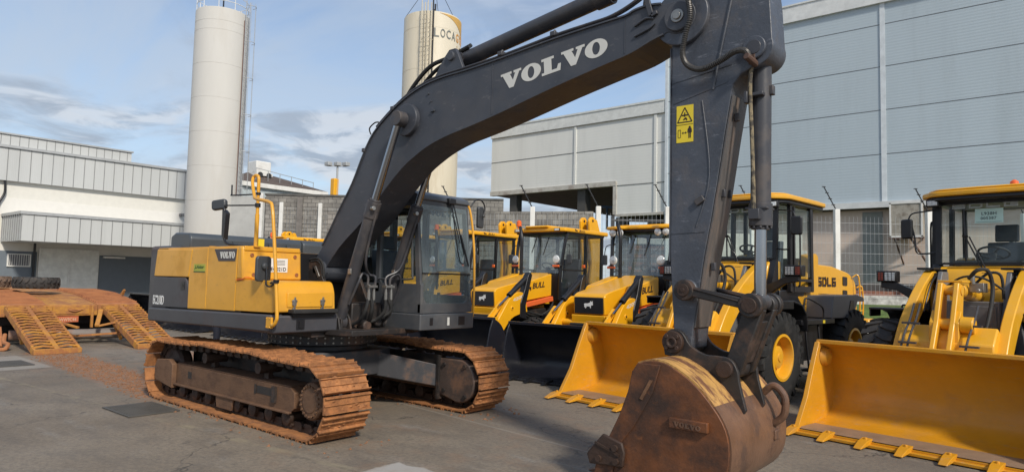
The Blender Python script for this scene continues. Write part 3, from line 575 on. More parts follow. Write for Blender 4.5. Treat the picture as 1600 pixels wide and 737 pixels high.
# ---- boom
TOP = smooth_line([(.062, 2.02), (.324, 2.334), (.59, 2.70), (.854, 3.04), (1.08, 3.43), (1.271, 3.676), (1.579, 3.895), (1.864, 4.041), (2.153, 4.135), (2.42, 4.18), (2.689, 4.196), (2.937, 4.204), (3.422, 4.237), (4.138, 4.30), (4.766, 4.335), (5.002, 4.345), (5.10, 4.375), (5.25, 4.385), (5.42, 4.36)], 3)
BOT = smooth_line([(.281, 1.85), (.625, 2.197), (1.152, 2.566), (1.519, 2.905), (1.848, 3.165), (2.1, 3.304), (2.323, 3.398), (2.581, 3.470), (2.841, 3.519), (3.08, 3.562), (3.441, 3.635), (4.15, 3.795), (4.773, 3.919), (5.062, 3.975), (5.277, 4.05), (5.44, 4.09)], 3)
foot = circ(.215, 1.87, .165, 120, 352, 12)
prof = TOP+circ(5.552, 4.21, .155, 105, -105, 12)+BOT[::-1]+foot[::-1]
BM = empty('boom'); BM.parent = EX
b = MB(); b.prism(prof, -.225, .225, 'y')
bs_ = b.build('boom_body', DGR, BM, 32, .004)
b = MB()
def strip(line, off, th, y0, y1):
    n = len(line)
    for i in range(n-1):
        a = Vector(line[i]); c = Vector(line[i+1]); d = (c-a).normalized(); nn = Vector((-d.y, d.x))
        b.prism([tuple(a+nn*off), tuple(c+nn*off), tuple(c+nn*(off+th)), tuple(a+nn*(off+th))], y0, y1, 'y')
strip(TOP[2:-1], -.005, .016, -.245, .245); b.build('top_plate', DGR, BM, 32, 0, True)
b = MB(); strip(BOT[1:-1], -.012, .016, -.245, .245); b.build('bottom_plate', DGR, BM, 32, 0, True)
b = MB()
for (px_, pz_, q, w_) in ((.215, 1.87, .135, .30), (5.552, 4.205, .135, .262)):
    b.cyl((px_, -w_, pz_), (px_, w_, pz_), q, n=28)
b.cyl((1.93, -.285, 3.745), (1.93, .285, 3.745), .20, n=32); b.cyl((1.91, -.42, 3.744), (1.91, .42, 3.744), .085, n=24)
b.build('pin_boss', DGR, BM, 30, .008)
b = MB(); b.cyl((.215, -.31, 1.87), (.215, -.335, 1.87), .045, n=12); b.bar((.23, -.33, 1.92), (.33, -.33, 1.78), .045, .03, (0, 1, 0)); b.cyl((5.552, -.262, 4.205), (5.552, -.275, 4.205), .062, n=20); b.cyl((5.552, -.275, 4.205), (5.552, -.29, 4.205), .038, n=12); b.build('pin', STL, BM, 30, .004)
b = MB(); b.tube([(.1, -.33, 2.02), (.30, -.335, 2.03), (.40, -.33, 1.95), (.42, -.32, 1.78)], .014); b.tube([(.12, -.33, 1.99), (.28, -.335, 2.0), (.37, -.33, 1.93), (.39, -.32, 1.78)], .012); b.build('hose', RUB, BM)
put_slab('VOLVO', (3.445, -.2255, 3.872), Vector((1.36, 0, .150)), Vector((-.075, 0, 1)), 1.38, .178, .003).build('boom_lettering', LET, BM, 0)
b = MB()   # welds and small lugs
b.box(3.30, 3.312, -.229, -.225, 3.63, 4.20); b.box(4.985, 4.995, -.229, -.225, 3.98, 4.32)
for px_, pz_ in ((2.27, 4.03), (2.32, 3.93), (2.36, 3.80)): b.cyl((px_, -.225, pz_), (px_, -.24, pz_), .014, n=8)
b.bar((2.33, -.235, 3.80), (2.40, -.245, 3.805), .02, .015)
b.tube([(5.10, -.235, 4.22), (5.22, -.240, 4.265), (5.30, -.235, 4.25)], .012); b.tube([(5.10, -.235, 4.12), (5.25, -.240, 4.16), (5.31, -.235, 4.20)], .010)
b.build('weld_bead', DGR, BM, 40)
b = MB()   # bracket for arm cylinder
for yy in (-.20, .12): b.prism([(2.28, 4.15), (2.50, 4.44), (2.58, 4.52), (2.68, 4.52), (2.73, 4.44), (2.85, 4.19)], yy, yy+.05, 'y')
b.cyl((2.625, -.23, 4.43), (2.625, .20, 4.43), .055, n=16); b.build('cylinder_bracket', DGR, BM, 30, .006)
# pipes along the top
b = MB(); L1 = [(1.3, 3.74), (1.6, 3.93), (1.9, 4.08), (2.2, 4.17), (2.5, 4.215), (2.95, 4.235), (3.5, 4.27), (4.15, 4.335), (4.6, 4.36), (4.85, 4.38), (5.1, 4.46), (5.4, 4.62)]
for yy, dz in ((-.22, .010), (-.175, .018), (.18, .012), (.22, .01)): b.tube([(x, yy, z+dz) for x, z in L1], .016, n=8, sub=4)
b.build('boom_pipe', CYL, BM)
b = MB(); b.tube([(1.62, -.1, 3.97), (1.85, -.1, 4.22), (2.15, -.1, 4.42), (2.45, -.08, 4.48), (2.78, -.06, 4.56)], .026, n=10); b.tube([(1.72, -.02, 4.02), (1.95, 0, 4.27), (2.2, 0, 4.42), (2.5, 0, 4.50), (2.75, 0, 4.60)], .024, n=10); b.tube([(1.2, -.23, 3.66), (1.18, -.24, 3.74), (1.28, -.24, 3.80), (1.36, -.24, 3.80)], .009); b.build('hose', RUB, BM)
b = MB()
for x, z in ((1.07, 3.45), (1.62, 3.93), (3.42, 4.28), (4.14, 4.345)): b.box(x-.03, x+.03, -.25, -.15, z-.01, z+.04); b.cyl((x, -.20, z+.03), (x, -.20, z+.065), .015, n=8)
b.build('pipe_clamp', CYL, BM, 30, .006)
b = MB(); b.tube([(5.17, -.18, 4.36), (5.20, -.20, 4.50), (5.32, -.20, 4.60), (5.42, -.20, 4.55)], .014); b.bar((5.28, -.24, 4.28), (5.21, -.24, 4.52), .05, .03, (0, 1, 0)); b.bar((5.28, -.24, 4.28), (5.34, -.24, 4.30), .04, .03, (0, 1, 0)); b.bar((5.22, -.2, 4.50), (5.38, -.2, 4.54), .04, .03, (0, 1, 0)); b.build('hose_bracket', CYL, BM, 30, .005)
# ---- hydraulic cylinders
def ram(name, a, c, rb, rr_, frac, y, w_, lab=None, gland=.11, end=.10):
    E_ = empty(name); E_.parent = EX
    if lab: E_['label'] = lab
    A = Vector((a[0], y, a[1])); C_ = Vector((c[0], y, c[1])); d = (C_-A); L = d.length; d.normalize()
    B = MB(); B.cyl(A+d*end*.6, A+d*(L*frac), rb, n=28); B.cyl(A+d*(L*frac-gland*1.6), A+d*(L*frac), rb*1.16, n=28)
    B.cyl(A+d*(L*frac), A+d*(L*frac+.03), rb*.9, n=24); B.cyl((a[0], y-w_, a[1]), (a[0], y+w_, a[1]), end, n=24); B.cyl(A+d*(end*.4), A+d*(end*1.4), rb*.85, rb, n=24)
    s_ = len(B.v)
    B.build('barrel', CYL, E_, 35, .003)
    B = MB(); B.cyl(A+d*(L*frac), A+d*(L-.05), rr_, n=24); B.build('rod', CHR, E_)
    B = MB(); B.cyl((c[0], y-w_, c[1]), (c[0], y+w_, c[1]), end*.95, n=24); B.build('rod_eye', CYL, E_, 30, .006)
    return E_, A, d, L
for yy in (-.36, .36):
    E_, A, d, L = ram('boom_cylinder', (.852, 1.207), (1.91, 3.744), .078, .046, .605, yy, .065, gland=.13)
    B = MB(); P = A+d*.72; sg = 1
    if yy < 0: B.tube([A+d*1.50+Vector((.10, .0, 0)), A+d*1.0+Vector((.115, .02, 0)), A+d*.78+Vector((.14, .06, 0)), (1.20, -.17, 1.83), (1.26, -.12, 1.80), (1.26, -.12, 1.68)], .016); B.tube([A+d*.25+Vector((.10, .0, 0)), A+d*.55+Vector((.12, .03, 0)), (1.19, -.27, 1.84), (1.21, -.2, 1.80), (1.21, -.2, 1.68)], .016)
    else: B.tube([A+d*1.50+Vector((.10, -.02, 0)), A+d*1.0+Vector((.115, -.04, 0)), A+d*.75+Vector((.14, -.1, 0)), (1.22, .10, 1.80), (1.24, .08, 1.68)], .016); B.tube([A+d*.25+Vector((.12, .0, 0)), A+d*.55+Vector((.14, .0, 0)), (1.25, .27, 1.84), (1.22, .17, 1.78), (1.22, .17, 1.66)], .016)
    B.build('cylinder_pipe', CYL, E_)
    B = MB(); q = A+d*(L*.605-.1); B.cyl(q+Vector((.06, -.06, 0)), q+Vector((.12, -.07, 0)), .028, n=8); B.box(A.x+.27, A.x+.33, A.y-.095, A.y-.075, A.z+.62, A.z+.69); B.build('port_block', STL, E_, 30, .004)
b = MB()
for yy in (-.36, .36):
    for s_ in (-1, 1): b.prism([(.70, 1.05), (1.02, 1.05), (.97, 1.25), (.90, 1.33), (.80, 1.33), (.73, 1.25)], yy+s_*.085-.015, yy+s_*.085+.015, 'y')
    b.cyl((.852, yy-.12, 1.207), (.852, yy+.12, 1.207), .05, n=16)
b.build('cylinder_mount', IRN, EX, 30, .006)
b = MB()
for i, yy in enumerate((-.2, -.12, .08, .17)):
    b.cyl((1.24, yy, 1.50), (1.24, yy, 1.60), .024, n=8); b.cyl((1.24, yy, 1.60), (1.24, yy, 1.70), .019, n=8)
b.box(1.20, 1.28, -.23, -.09, 1.66, 1.69); b.box(1.20, 1.28, .05, .2, 1.66, 1.69); b.build('hose_coupling', STL, EX, 30)
b = MB()
for i, (y0_, y1_) in enumerate(((-.2, -.25), (-.12, .02), (.08, -.05), (.17, .22), (-.16, .1), (.12, -.18))):
    b.tube([(1.24, y0_, 1.52), (1.22, y0_+.02*(i-2), 1.34), (1.05, (y0_+y1_)/2, 1.20), (.80, y1_, 1.16), (.4, y1_, 1.2)], .022, n=8)
b.build('hose', RUB, EX)
b = MB(); b.box(.60, .95, -.24, .26, 1.08, 1.45); b.cyl((.98, -.1, 1.16), (1.12, -.1, 1.16), .07); b.cyl((.98, .1, 1.2), (1.1, .1, 1.2), .06); b.build('valve_block', IRN, EX, 30, .02)
ram('arm_cylinder', (2.625, 4.43), (5.93, 4.90), .092, .055, .63, 0, .09, gland=.12, end=.085)
# ---- arm
AR = empty('arm'); AR.parent = EX
W = .168
side = [(5.452, 4.02), (5.452, 2.043), (5.492, 1.40), (5.50, 1.33)]+circ(5.569, 1.289, .10, 170, 330, 6)+[(5.672, 1.38), (5.774, 2.042), (5.836, 2.373), (5.886, 2.664), (5.953, 3.088), (6.011, 3.429), (6.03, 3.52), (6.10, 3.60), (6.19, 3.64)]+circ(6.214, 3.80, .155, -75, 20, 8)+[(6.34, 4.2), (6.30, 4.55), (6.12, 4.98), (5.98, 5.02), (5.86, 4.96), (5.55, 4.52), (5.36, 4.36), (5.34, 4.15), (5.37, 4.05)]
b = MB(); b.prism(side, -W, W, 'y'); b.build('arm_body', ARM, AR, 30, .008)
b = MB()  # front cover plate (faces forwards) slightly proud
fl = [(5.682, 1.42), (5.781, 2.042), (5.843, 2.373), (5.893, 2.664), (5.960, 3.088), (6.018, 3.429)]
for i in range(len(fl)-1): b.prism([fl[i], fl[i+1], (fl[i+1][0]+.012, fl[i+1][1]), (fl[i][0]+.012, fl[i][1])], -W+.004, W-.004, 'y')
b.build('face_plate', ARE, AR, 30, 0, True)
b = MB(); bk = [(5.452, 2.043), (5.452, 3.95)]; b.prism([(5.445, 2.0), (5.452, 2.0), (5.452, 3.95), (5.445, 3.95)], -W-.012, W+.012, 'y')
b.bar((5.46, -W-.003, 3.62), (6.02, -W-.003, 3.70), .004, .010, (0, 0, 1)); b.bar((5.47, -W-.003, 2.25), (5.78, -W-.003, 2.26), .004, .012); b.bar((5.48, -W-.003, 3.43), (5.98, -W-.003, 3.55), .004, .010); b.bar((5.50, -W-.003, 1.55), (5.70, -W-.003, 1.54), .004, .012); b.tube([(5.85, -W-.004, 3.5), (5.90, -W-.004, 3.75), (6.02, -W-.004, 4.3)], .012, n=6); b.tube([(5.75, -W-.002, 3.42), (5.82, -W-.004, 2.75), (5.70, -W-.002, 2.3)], .006, n=6)
b.build('weld_bead', ARM, AR, 40)
b = MB(); b.cyl((5.56, -W-.05, 4.21), (5.56, W+.05, 4.21), .26, n=36); b.cyl((6.214, -W-.03, 3.80), (6.214, -W+.01, 3.80), .10, n=24); b.cyl((6.214, W-.01, 3.80), (6.214, W+.03, 3.80), .10, n=24); b.cyl((5.627, -.20, 1.745), (5.627, .20, 1.745), .095, n=24); b.build('pin_boss', ARM, AR, 30, .008)
b = MB(); b.cyl((6.214, -W-.035, 3.80), (6.214, W+.035, 3.80), .062, n=20); b.build('pin', CYL, AR, 30, .004)
b = MB(); s_ = len(b.v); b.box(-.045, .045, -.03, .0, -.028, .028); b.tilt(s_, Matrix.Translation((5.735, -W, 2.53)) @ Matrix.Rotation(R(-35), 4, 'Y'))
for x, y, z in ((6.0, -.05, 3.22), (5.955, .09, 3.22), (5.88, -.06, 2.56), (5.88, .08, 2.57), (5.79, -.05, 1.92)): b.box(x, x+.04, y-.02, y+.02, z, z+.07)
b.build('lug', CYL, AR, 30, .006)
b = MB(); b.box(5.507, 5.667, -W-.0032, -W, 3.064, 3.40); dc = b.build('warning_decal', DYL, AR, 0)
b = MB(); yy = -W-.0032
def ln(p, q, t=.008): b.bar((p[0], yy-.0012, p[1]), (q[0], yy-.0012, q[1]), t, .002, (0, 1, 0))
ln((5.507, 3.225), (5.667, 3.225), .003)
for a_, c_ in (((5.518, 3.248), (5.656, 3.248)), ((5.656, 3.248), (5.587, 3.38)), ((5.587, 3.38), (5.518, 3.248))): ln(a_, c_, .009)
ln((5.56, 3.31), (5.615, 3.31), .012); ln((5.575, 3.27), (5.60, 3.285), .014); ln((5.60, 3.285), (5.607, 3.262), .01); ln((5.587, 3.335), (5.587, 3.295), .008)
for a_, c_ in (((5.524, 3.11), (5.524, 3.18)), ((5.524, 3.18), (5.548, 3.18)), ((5.548, 3.18), (5.548, 3.11)), ((5.548, 3.11), (5.524, 3.11))): ln(a_, c_, .003)
ln((5.562, 3.15), (5.605, 3.15), .004)
for x, s_ in ((5.56, 1), (5.607, -1)): b.add([(x, yy-.0015, 3.15), (x+s_*.014, yy-.0015, 3.162), (x+s_*.014, yy-.0015, 3.138)], [(0, 1, 2) if s_ < 0 else (0, 2, 1)])
b.cyl((5.635, yy, 3.198), (5.635, yy-.002, 3.198), .010, n=10); ln((5.635, 3.19), (5.635, 3.145), .026); ln((5.628, 3.15), (5.628, 3.10), .008); ln((5.642, 3.15), (5.642, 3.10), .008); ln((5.620, 3.185), (5.616, 3.15), .005); ln((5.650, 3.185), (5.654, 3.15), .005)
b.build('decal_print', LTB, dc, 0)
b = MB(); hp = [(5.660, -.30, 4.42), (5.675, -.30, 4.31), (5.690, -.30, 4.16), (5.643, -.29, 3.997), (5.607, -.27, 3.859), (5.632, -.25, 3.756), (5.717, -.24, 3.692), (5.823, -.24, 3.683), (5.966, -.25, 3.725), (6.08, -.27, 3.765), (6.17, -.27, 3.758), (6.195, -.25, 3.70)]
b.tube(hp, .021, n=10, sub=8); hs = b.build('hose', RUB, AR)
b = MB(); P = [Vector(p) for p in hp]; Q = []
for i in range(len(P)-1):
    p0 = P[max(i-1, 0)]; p1 = P[i]; p2 = P[i+1]; p3 = P[min(i+2, len(P)-1)]
    for k in range(9): t = k/9; Q.append(.5*((2*p1)+(p2-p0)*t+(2*p0-5*p1+4*p2-p3)*t*t+(3*p1-p0-3*p2+p3)*t**3))
for i in range(1, len(Q)-1):
    d = (Q[i+1]-Q[i-1]).normalized(); b.cyl(Q[i]-d*.0042, Q[i]+d*.0042, .026, n=10, cap=True)
b.build('hose_armour', TAN, hs, 0)
b = MB(); b.cyl((6.19, -.30, 3.70), (6.22, -.15, 3.66), .03, n=8); b.box(6.17, 6.23, -.2, -.12, 3.66, 3.76); b.build('hose_fitting', mat('rusty_fitting', (.09, .05, .035), .6), hs, 30, .005)
# ---- bucket cylinder
E_, A, d, L = ram('bucket_cylinder', (6.214, 3.80), (6.198, 1.66), .083, .050, .70, 0, .085, gland=.12, end=.075)
b = MB(); b.tube([(6.19, -.13, 3.72), (6.165, -.14, 3.5), (6.178, -.13, 3.0), (6.190, -.12, 2.40)], .018, n=8); b.build('cylinder_pipe', COP, E_)
b = MB(); b.box(6.15, 6.24, -.15, -.06, 2.35, 2.44); b.box(6.12, 6.27, -.14, -.07, 3.40, 3.43); b.box(6.12, 6.15, -.17, -.1, 3.34, 3.44); b.box(6.29, 6.32, -.03, .03, 3.42, 3.50); b.box(6.10, 6.29, -.092, .092, 2.44, 2.46); b.build('pipe_clamp', CYL, E_, 30, .006)
b = MB()
for i in range(10): t = 2*math.pi*i/10; b.cyl((6.204+.085*math.cos(t), .085*math.sin(t), 2.30), (6.204+.085*math.cos(t), .085*math.sin(t), 2.285), .012, n=6)
b.build('gland_bolt', CYL, E_)
# ---- linkage
for yy in (-.235, .235):
    b = MB(); A_ = Vector((5.627, yy, 1.745)); B_ = Vector((6.207, yy, 1.636)); b.bar(A_, B_, .05, .085, (0, 0, 1)); b.cyl((5.627, yy-.035, 1.745), (5.627, yy+.035, 1.745), .092, n=28); b.cyl((6.207, yy-.04, 1.636), (6.207, yy+.04, 1.636), .10, n=28)
    b.bar(A_+Vector((.05, -.0, .02)), B_+Vector((-.05, 0, .02)), .066, .02)
    lk = b.build('guide_link', IRN, EX, 35, .01)
    b = MB(); s_ = -1 if yy < 0 else 1; b.cyl((5.627, yy+s_*.035, 1.745), (5.627, yy+s_*.05, 1.745), .055, n=20); b.cyl((5.627, yy+s_*.05, 1.745), (5.627, yy+s_*.056, 1.745), .022, n=10); b.cyl((6.207, yy+s_*.04, 1.636), (6.207, yy+s_*.062, 1.636), .062, n=20); b.build('pin', ROL, lk, 30, .004)
b = MB(); b.cyl((6.207, -.19, 1.636), (6.207, -.09, 1.636), .085, n=24); b.cyl((6.207, .09, 1.636), (6.207, .19, 1.636), .085, n=24)
for yy in (-.14, .14): b.prism([(6.13, 1.62), (6.29, 1.60), (6.09, 1.05), (5.93, 1.03)], yy-.05, yy+.05, 'y')
b.prism([(6.12, 1.52), (6.24, 1.50), (6.10, 1.14), (5.97, 1.12)], -.13, .13, 'y'); b.cyl((5.995, -.19, 1.10), (5.995, .19, 1.10), .088, n=24)
lk2 = b.build('bucket_link', IRN, EX, 30, .012)
# ---- bucket
BK = empty('bucket'); BK.parent = EX
HB = .64
shell = smooth_line([(5.40, 1.135), (5.52, 1.17), (5.64, 1.165), (5.76, 1.115), (5.90, 1.03), (6.03, .905), (6.15, .745), (6.205, .575), (6.19, .36), (6.09, .20), (5.90, .085), (5.62, .035), (5.25, .06), (4.98, .11)], 3)
shell = shell[::-1]
sidep = [(4.98, .11), (5.02, .30), (5.137, .487), (5.24, .69), (5.314, .885), (5.352, 1.055), (5.40, 1.115), (5.46, 1.145)]+smooth_line([(5.52, 1.155), (5.64, 1.150), (5.755, 1.10), (5.89, 1.018), (6.02, .895), (6.138, .74), (6.19, .575), (6.175, .365), (6.08, .212), (5.895, .10), (5.62, .05), (5.25, .075)], 3)
def bsheet(prof, y0, y1, th, name, mt):
    b = MB(); b.sheet(prof, y0, y1, th); return b.build(name, mt, BK, 35, 0, True)
k0 = len(shell)-17
bsheet(shell[k0:], -HB, HB, .03, 'bucket_top_plate', RYE); o = bsheet(shell[:k0+1], -HB, HB, .03, 'bucket_shell', RSB)
for s_ in (-1, 1):
    b = MB(); b.prism(sidep, s_*HB-.014, s_*HB+.014, 'y'); b.build('bucket_side_plate', RST, BK, 30, .005)
    b = MB(); b.prism([(4.99, .12), (5.03, .30), (5.145, .487), (5.245, .69), (5.32, .885), (5.36, 1.055), (5.41, 1.13), (5.62, 1.13), (5.55, .9), (5.38, .60), (5.22, .40), (5.17, .13)], s_*(HB+.014), s_*(HB+.028), 'y'); b.build('wear_plate', RST, BK, 30, .006)
    b = MB(); b.prism([(5.525, 1.0), (5.555, 1.0), (5.46, .83), (5.435, .84)], s_*(HB+.026), s_*(HB+.036), 'y'); b.build('weld_bead', mat('scraped_edge', (.16, .08, .04), .5, var=.5, vs=12), BK)
    # side cutter
    b = MB(); b.prism([(5.09, .50), (5.28, .45), (5.305, .37), (5.29, .25), (4.96, .225), (4.93, .31)], s_*(HB+.014), s_*(HB+.05), 'y'); sc_ = b.build('side_cutter', ROL, BK, 30, .012)
    b = MB()
    for bx, bz in ((5.06, .29), (5.22, .40), (5.23, .29)): b.cyl((bx, s_*(HB+.05), bz), (bx, s_*(HB+.075), bz), .028, n=10)
    b.bar((5.02, s_*(HB+.055), .42), (5.26, s_*(HB+.055), .345), .015, .02); b.build('bolt', ROL, sc_)
b = MB(); s_ = len(b.v); b.box(5.71, 6.035, -HB-.055, -HB-.014, .648, .728); nb = b.build('name_bar', RST, BK, 30, .006)
put_slab('VOLVO', (5.755, -HB-.0553, .668), (1, 0, -.04), (0, 0, 1), .23, .038, .005).build('name_bar_lettering', RSB, nb, 0)
for i in range(5):
    yy = -.56+i*.28; b = MB()
    vs = [(5.08, yy-.05, .03), (5.08, yy+.05, .03), (5.08, yy+.05, .16), (5.08, yy-.05, .16), (4.78, yy-.035, .03), (4.78, yy+.035, .03), (4.78, yy+.035, .075), (4.78, yy-.035, .075), (4.70, yy-.03, .045), (4.70, yy+.03, .045)]
    b.add(vs, [(0, 1, 2, 3), (3, 2, 6, 7), (0, 4, 5, 1), (1, 5, 6, 2), (0, 3, 7, 4), (7, 6, 9, 8), (4, 8, 9, 5), (4, 7, 8), (5, 9, 6)]); b.build('tooth', RSB, BK, 30, .006)
ear = smooth_line([(5.44, 1.17), (5.43, 1.27), (5.46, 1.37), (5.53, 1.405), (5.61, 1.37), (5.68, 1.27), (5.80, 1.205), (5.93, 1.20), (6.04, 1.18), (6.095, 1.09), (6.11, .99), (6.165, .78)], 3)+[(6.14, .74), (6.02, .90), (5.90, 1.02), (5.76, 1.105), (5.64, 1.155), (5.52, 1.16)]
for s_ in (-1, 1):
    b = MB(); b.prism(ear, s_*.215-.022, s_*.215+.022, 'y'); er = b.build('ear', IRN, BK, 35, .006)
    b = MB(); y2 = s_*.237; b.cyl((5.53, y2, 1.29), (5.53, y2+s_*.045, 1.29), .095, n=24); b.cyl((5.995, y2, 1.10), (5.995, y2+s_*.045, 1.10), .068, n=24)
    for i in range(4):
        t = R(45+90*i); b.cyl((5.53+.068*math.cos(t), y2+s_*.045, 1.29+.068*math.sin(t)), (5.53+.068*math.cos(t), y2+s_*.06, 1.29+.068*math.sin(t)), .020, n=8)
    b.lathe([(.05, .045), (.05, .065), (.03, .065), (.028, .05), (.001, .05)], (5.53, y2, 1.29), (0, s_, 0), 20); b.build('pin', ROL, er, 30, .004)
b = MB(); b.cyl((5.55, -.20, 1.289), (5.55, .20, 1.289), .085, n=20); b.build('pin', ROL, BK)
b = MB(); b.tube([(6.11, .33, .86), (6.20, .33, .93), (6.29, .33, .85), (6.29, .33, .70), (6.22, .33, .62), (6.17, .33, .60)], .032, n=12); b.build('lifting_eye', RSB, BK)
b = MB(); b.box(6.195, 6.225, .3, .42, .47, .55); b.build('wear_pad', RSB, BK, 30, .006)
# ================================================================ WHEELS
def tyre(b, cx, cy, cz, R_, rw, wd, sg, lugs=24, depth=.03):
    """agricultural/earthmover tyre around the Y axis; sg = outward side"""
    h = wd/2; q = R_-depth
    b.lathe([(rw, -h*.82), (rw+.06, -h*.95), ((rw+q)/2+.03, -h), (q-.09, -h*.97), (q-.02, -h*.82), (q, -h*.6), (q, h*.6), (q-.02, h*.82), (q-.09, h*.97), ((rw+q)/2+.03, h), (rw+.06, h*.95), (rw, h*.82)], (cx, cy, cz), (0, 1, 0), 40, False)
    for i in range(lugs):
        for s_ in (-1, 1):
            t0 = 2*math.pi*(i+(.5 if s_ > 0 else 0))/lugs; dt = 2*math.pi/lugs
            def P(t, y, rr_): return (cx+rr_*math.sin(t), cy+y, cz+rr_*math.cos(t))
            y0, y1, y2 = s_*h*.02, s_*h*.55, s_*h*1.0; r0, r1 = q-.01, R_
            pts = [(t0+dt*.10, y0), (t0+dt*.42, y0), (t0+dt*.75, y1), (t0+dt*.72, y2), (t0+dt*.22, y2), (t0+dt*.36, y1)]
            rin = [r0, r0, r0, r0-.10, r0-.10, r0]; rout = [r1, r1, r1-.003, r1-.03, r1-.03, r1-.003]
            vs = [P(t, y, a) for (t, y), a in zip(pts, rin)]+[P(t, y, a) for (t, y), a in zip(pts, rout)]
            k = 6; fs = [tuple(range(k, 2*k))]+[(j, (j+1) % k, k+(j+1) % k, k+j) for j in range(k)]
            fs = [(6, 7, 8, 11), (8, 9, 10, 11)]+fs[1:]
            if s_ > 0: fs = [f_[::-1] for f_ in fs]
            b.add(vs, fs)
def wheel(parent, cx, cy, R_, rw, wd, sg, mt_rim, mt_t, lugs=24, name='wheel'):
    W_ = empty(name); W_.parent = parent
    b = MB(); tyre(b, cx, cy, R_-.012, R_, rw, wd, sg, lugs); b.build('tyre', mt_t, W_, 35)
    b = MB(); h = wd/2; cz = R_-.012
    b.lathe([(rw+.015, h*.86), (rw+.02, h*.93), (rw-.02, h*.95), (rw-.035, h*.8), (rw-.05, h*.25), (rw*.62, h*.12), (rw*.55, h*.20), (rw*.50, h*.55), (rw*.42, h*.62), (rw*.2, h*.65), (rw*.18, h*.72), (.001, h*.72)], (cx, cy, cz), (0, sg, 0), 36, False)
    for i in range(10): t = 2*math.pi*i/10; b.cyl((cx+rw*.72*math.cos(t), cy+sg*h*.14, cz+rw*.72*math.sin(t)), (cx+rw*.72*math.cos(t), cy+sg*h*.24, cz+rw*.72*math.sin(t)), .016, n=6)
    b.cyl((cx, cy-sg*h*.9, cz), (cx, cy+sg*h*.1, cz), rw*.95, n=24)
    b.build('rim', mt_rim, W_, 35); return W_
# ================================================================ WHEEL LOADER
SD = {'S': [(0, 1, 1, 1), (0, .5, 1, .5), (0, 0, 1, 0), (0, .5, 0, 1), (1, 0, 1, .5)], 'D': [(0, 0, 0, 1), (0, 1, .8, 1), (0, 0, .8, 0), (.8, 1, 1, .75), (.8, 0, 1, .25), (1, .25, 1, .75)], 'L': [(0, 0, 0, 1), (0, 0, 1, 0)], 'G': [(1, 1, 0, 1), (0, 0, 0, 1), (0, 0, 1, 0), (1, 0, 1, .5), (.5, .5, 1, .5)]}
def block_word(word, O, X, Y, width, height, th, t=.2):
    b = MB(); O = Vector(O); X = Vector(X).normalized(); Y = Vector(Y).normalized(); Z = X.cross(Y); lw = width/(len(word)*1.28-.28); hh = height
    for k, ch in enumerate(word):
        for i, (x0, y0, x1, y1) in enumerate(SD[ch]):
            tt = t*height; ix = lw-tt; iy = hh-tt; base = O+X*(k*1.28*lw+tt/2)+Y*(tt/2)
            p = base+X*x0*ix+Y*y0*iy; q = base+X*x1*ix+Y*y1*iy; d = (q-p).normalized(); zoff = Z*(th*(.5+.08*i))
            b.bar(p-d*tt/2+zoff, q+d*tt/2+zoff, tt, th, tuple(Z))
    return b
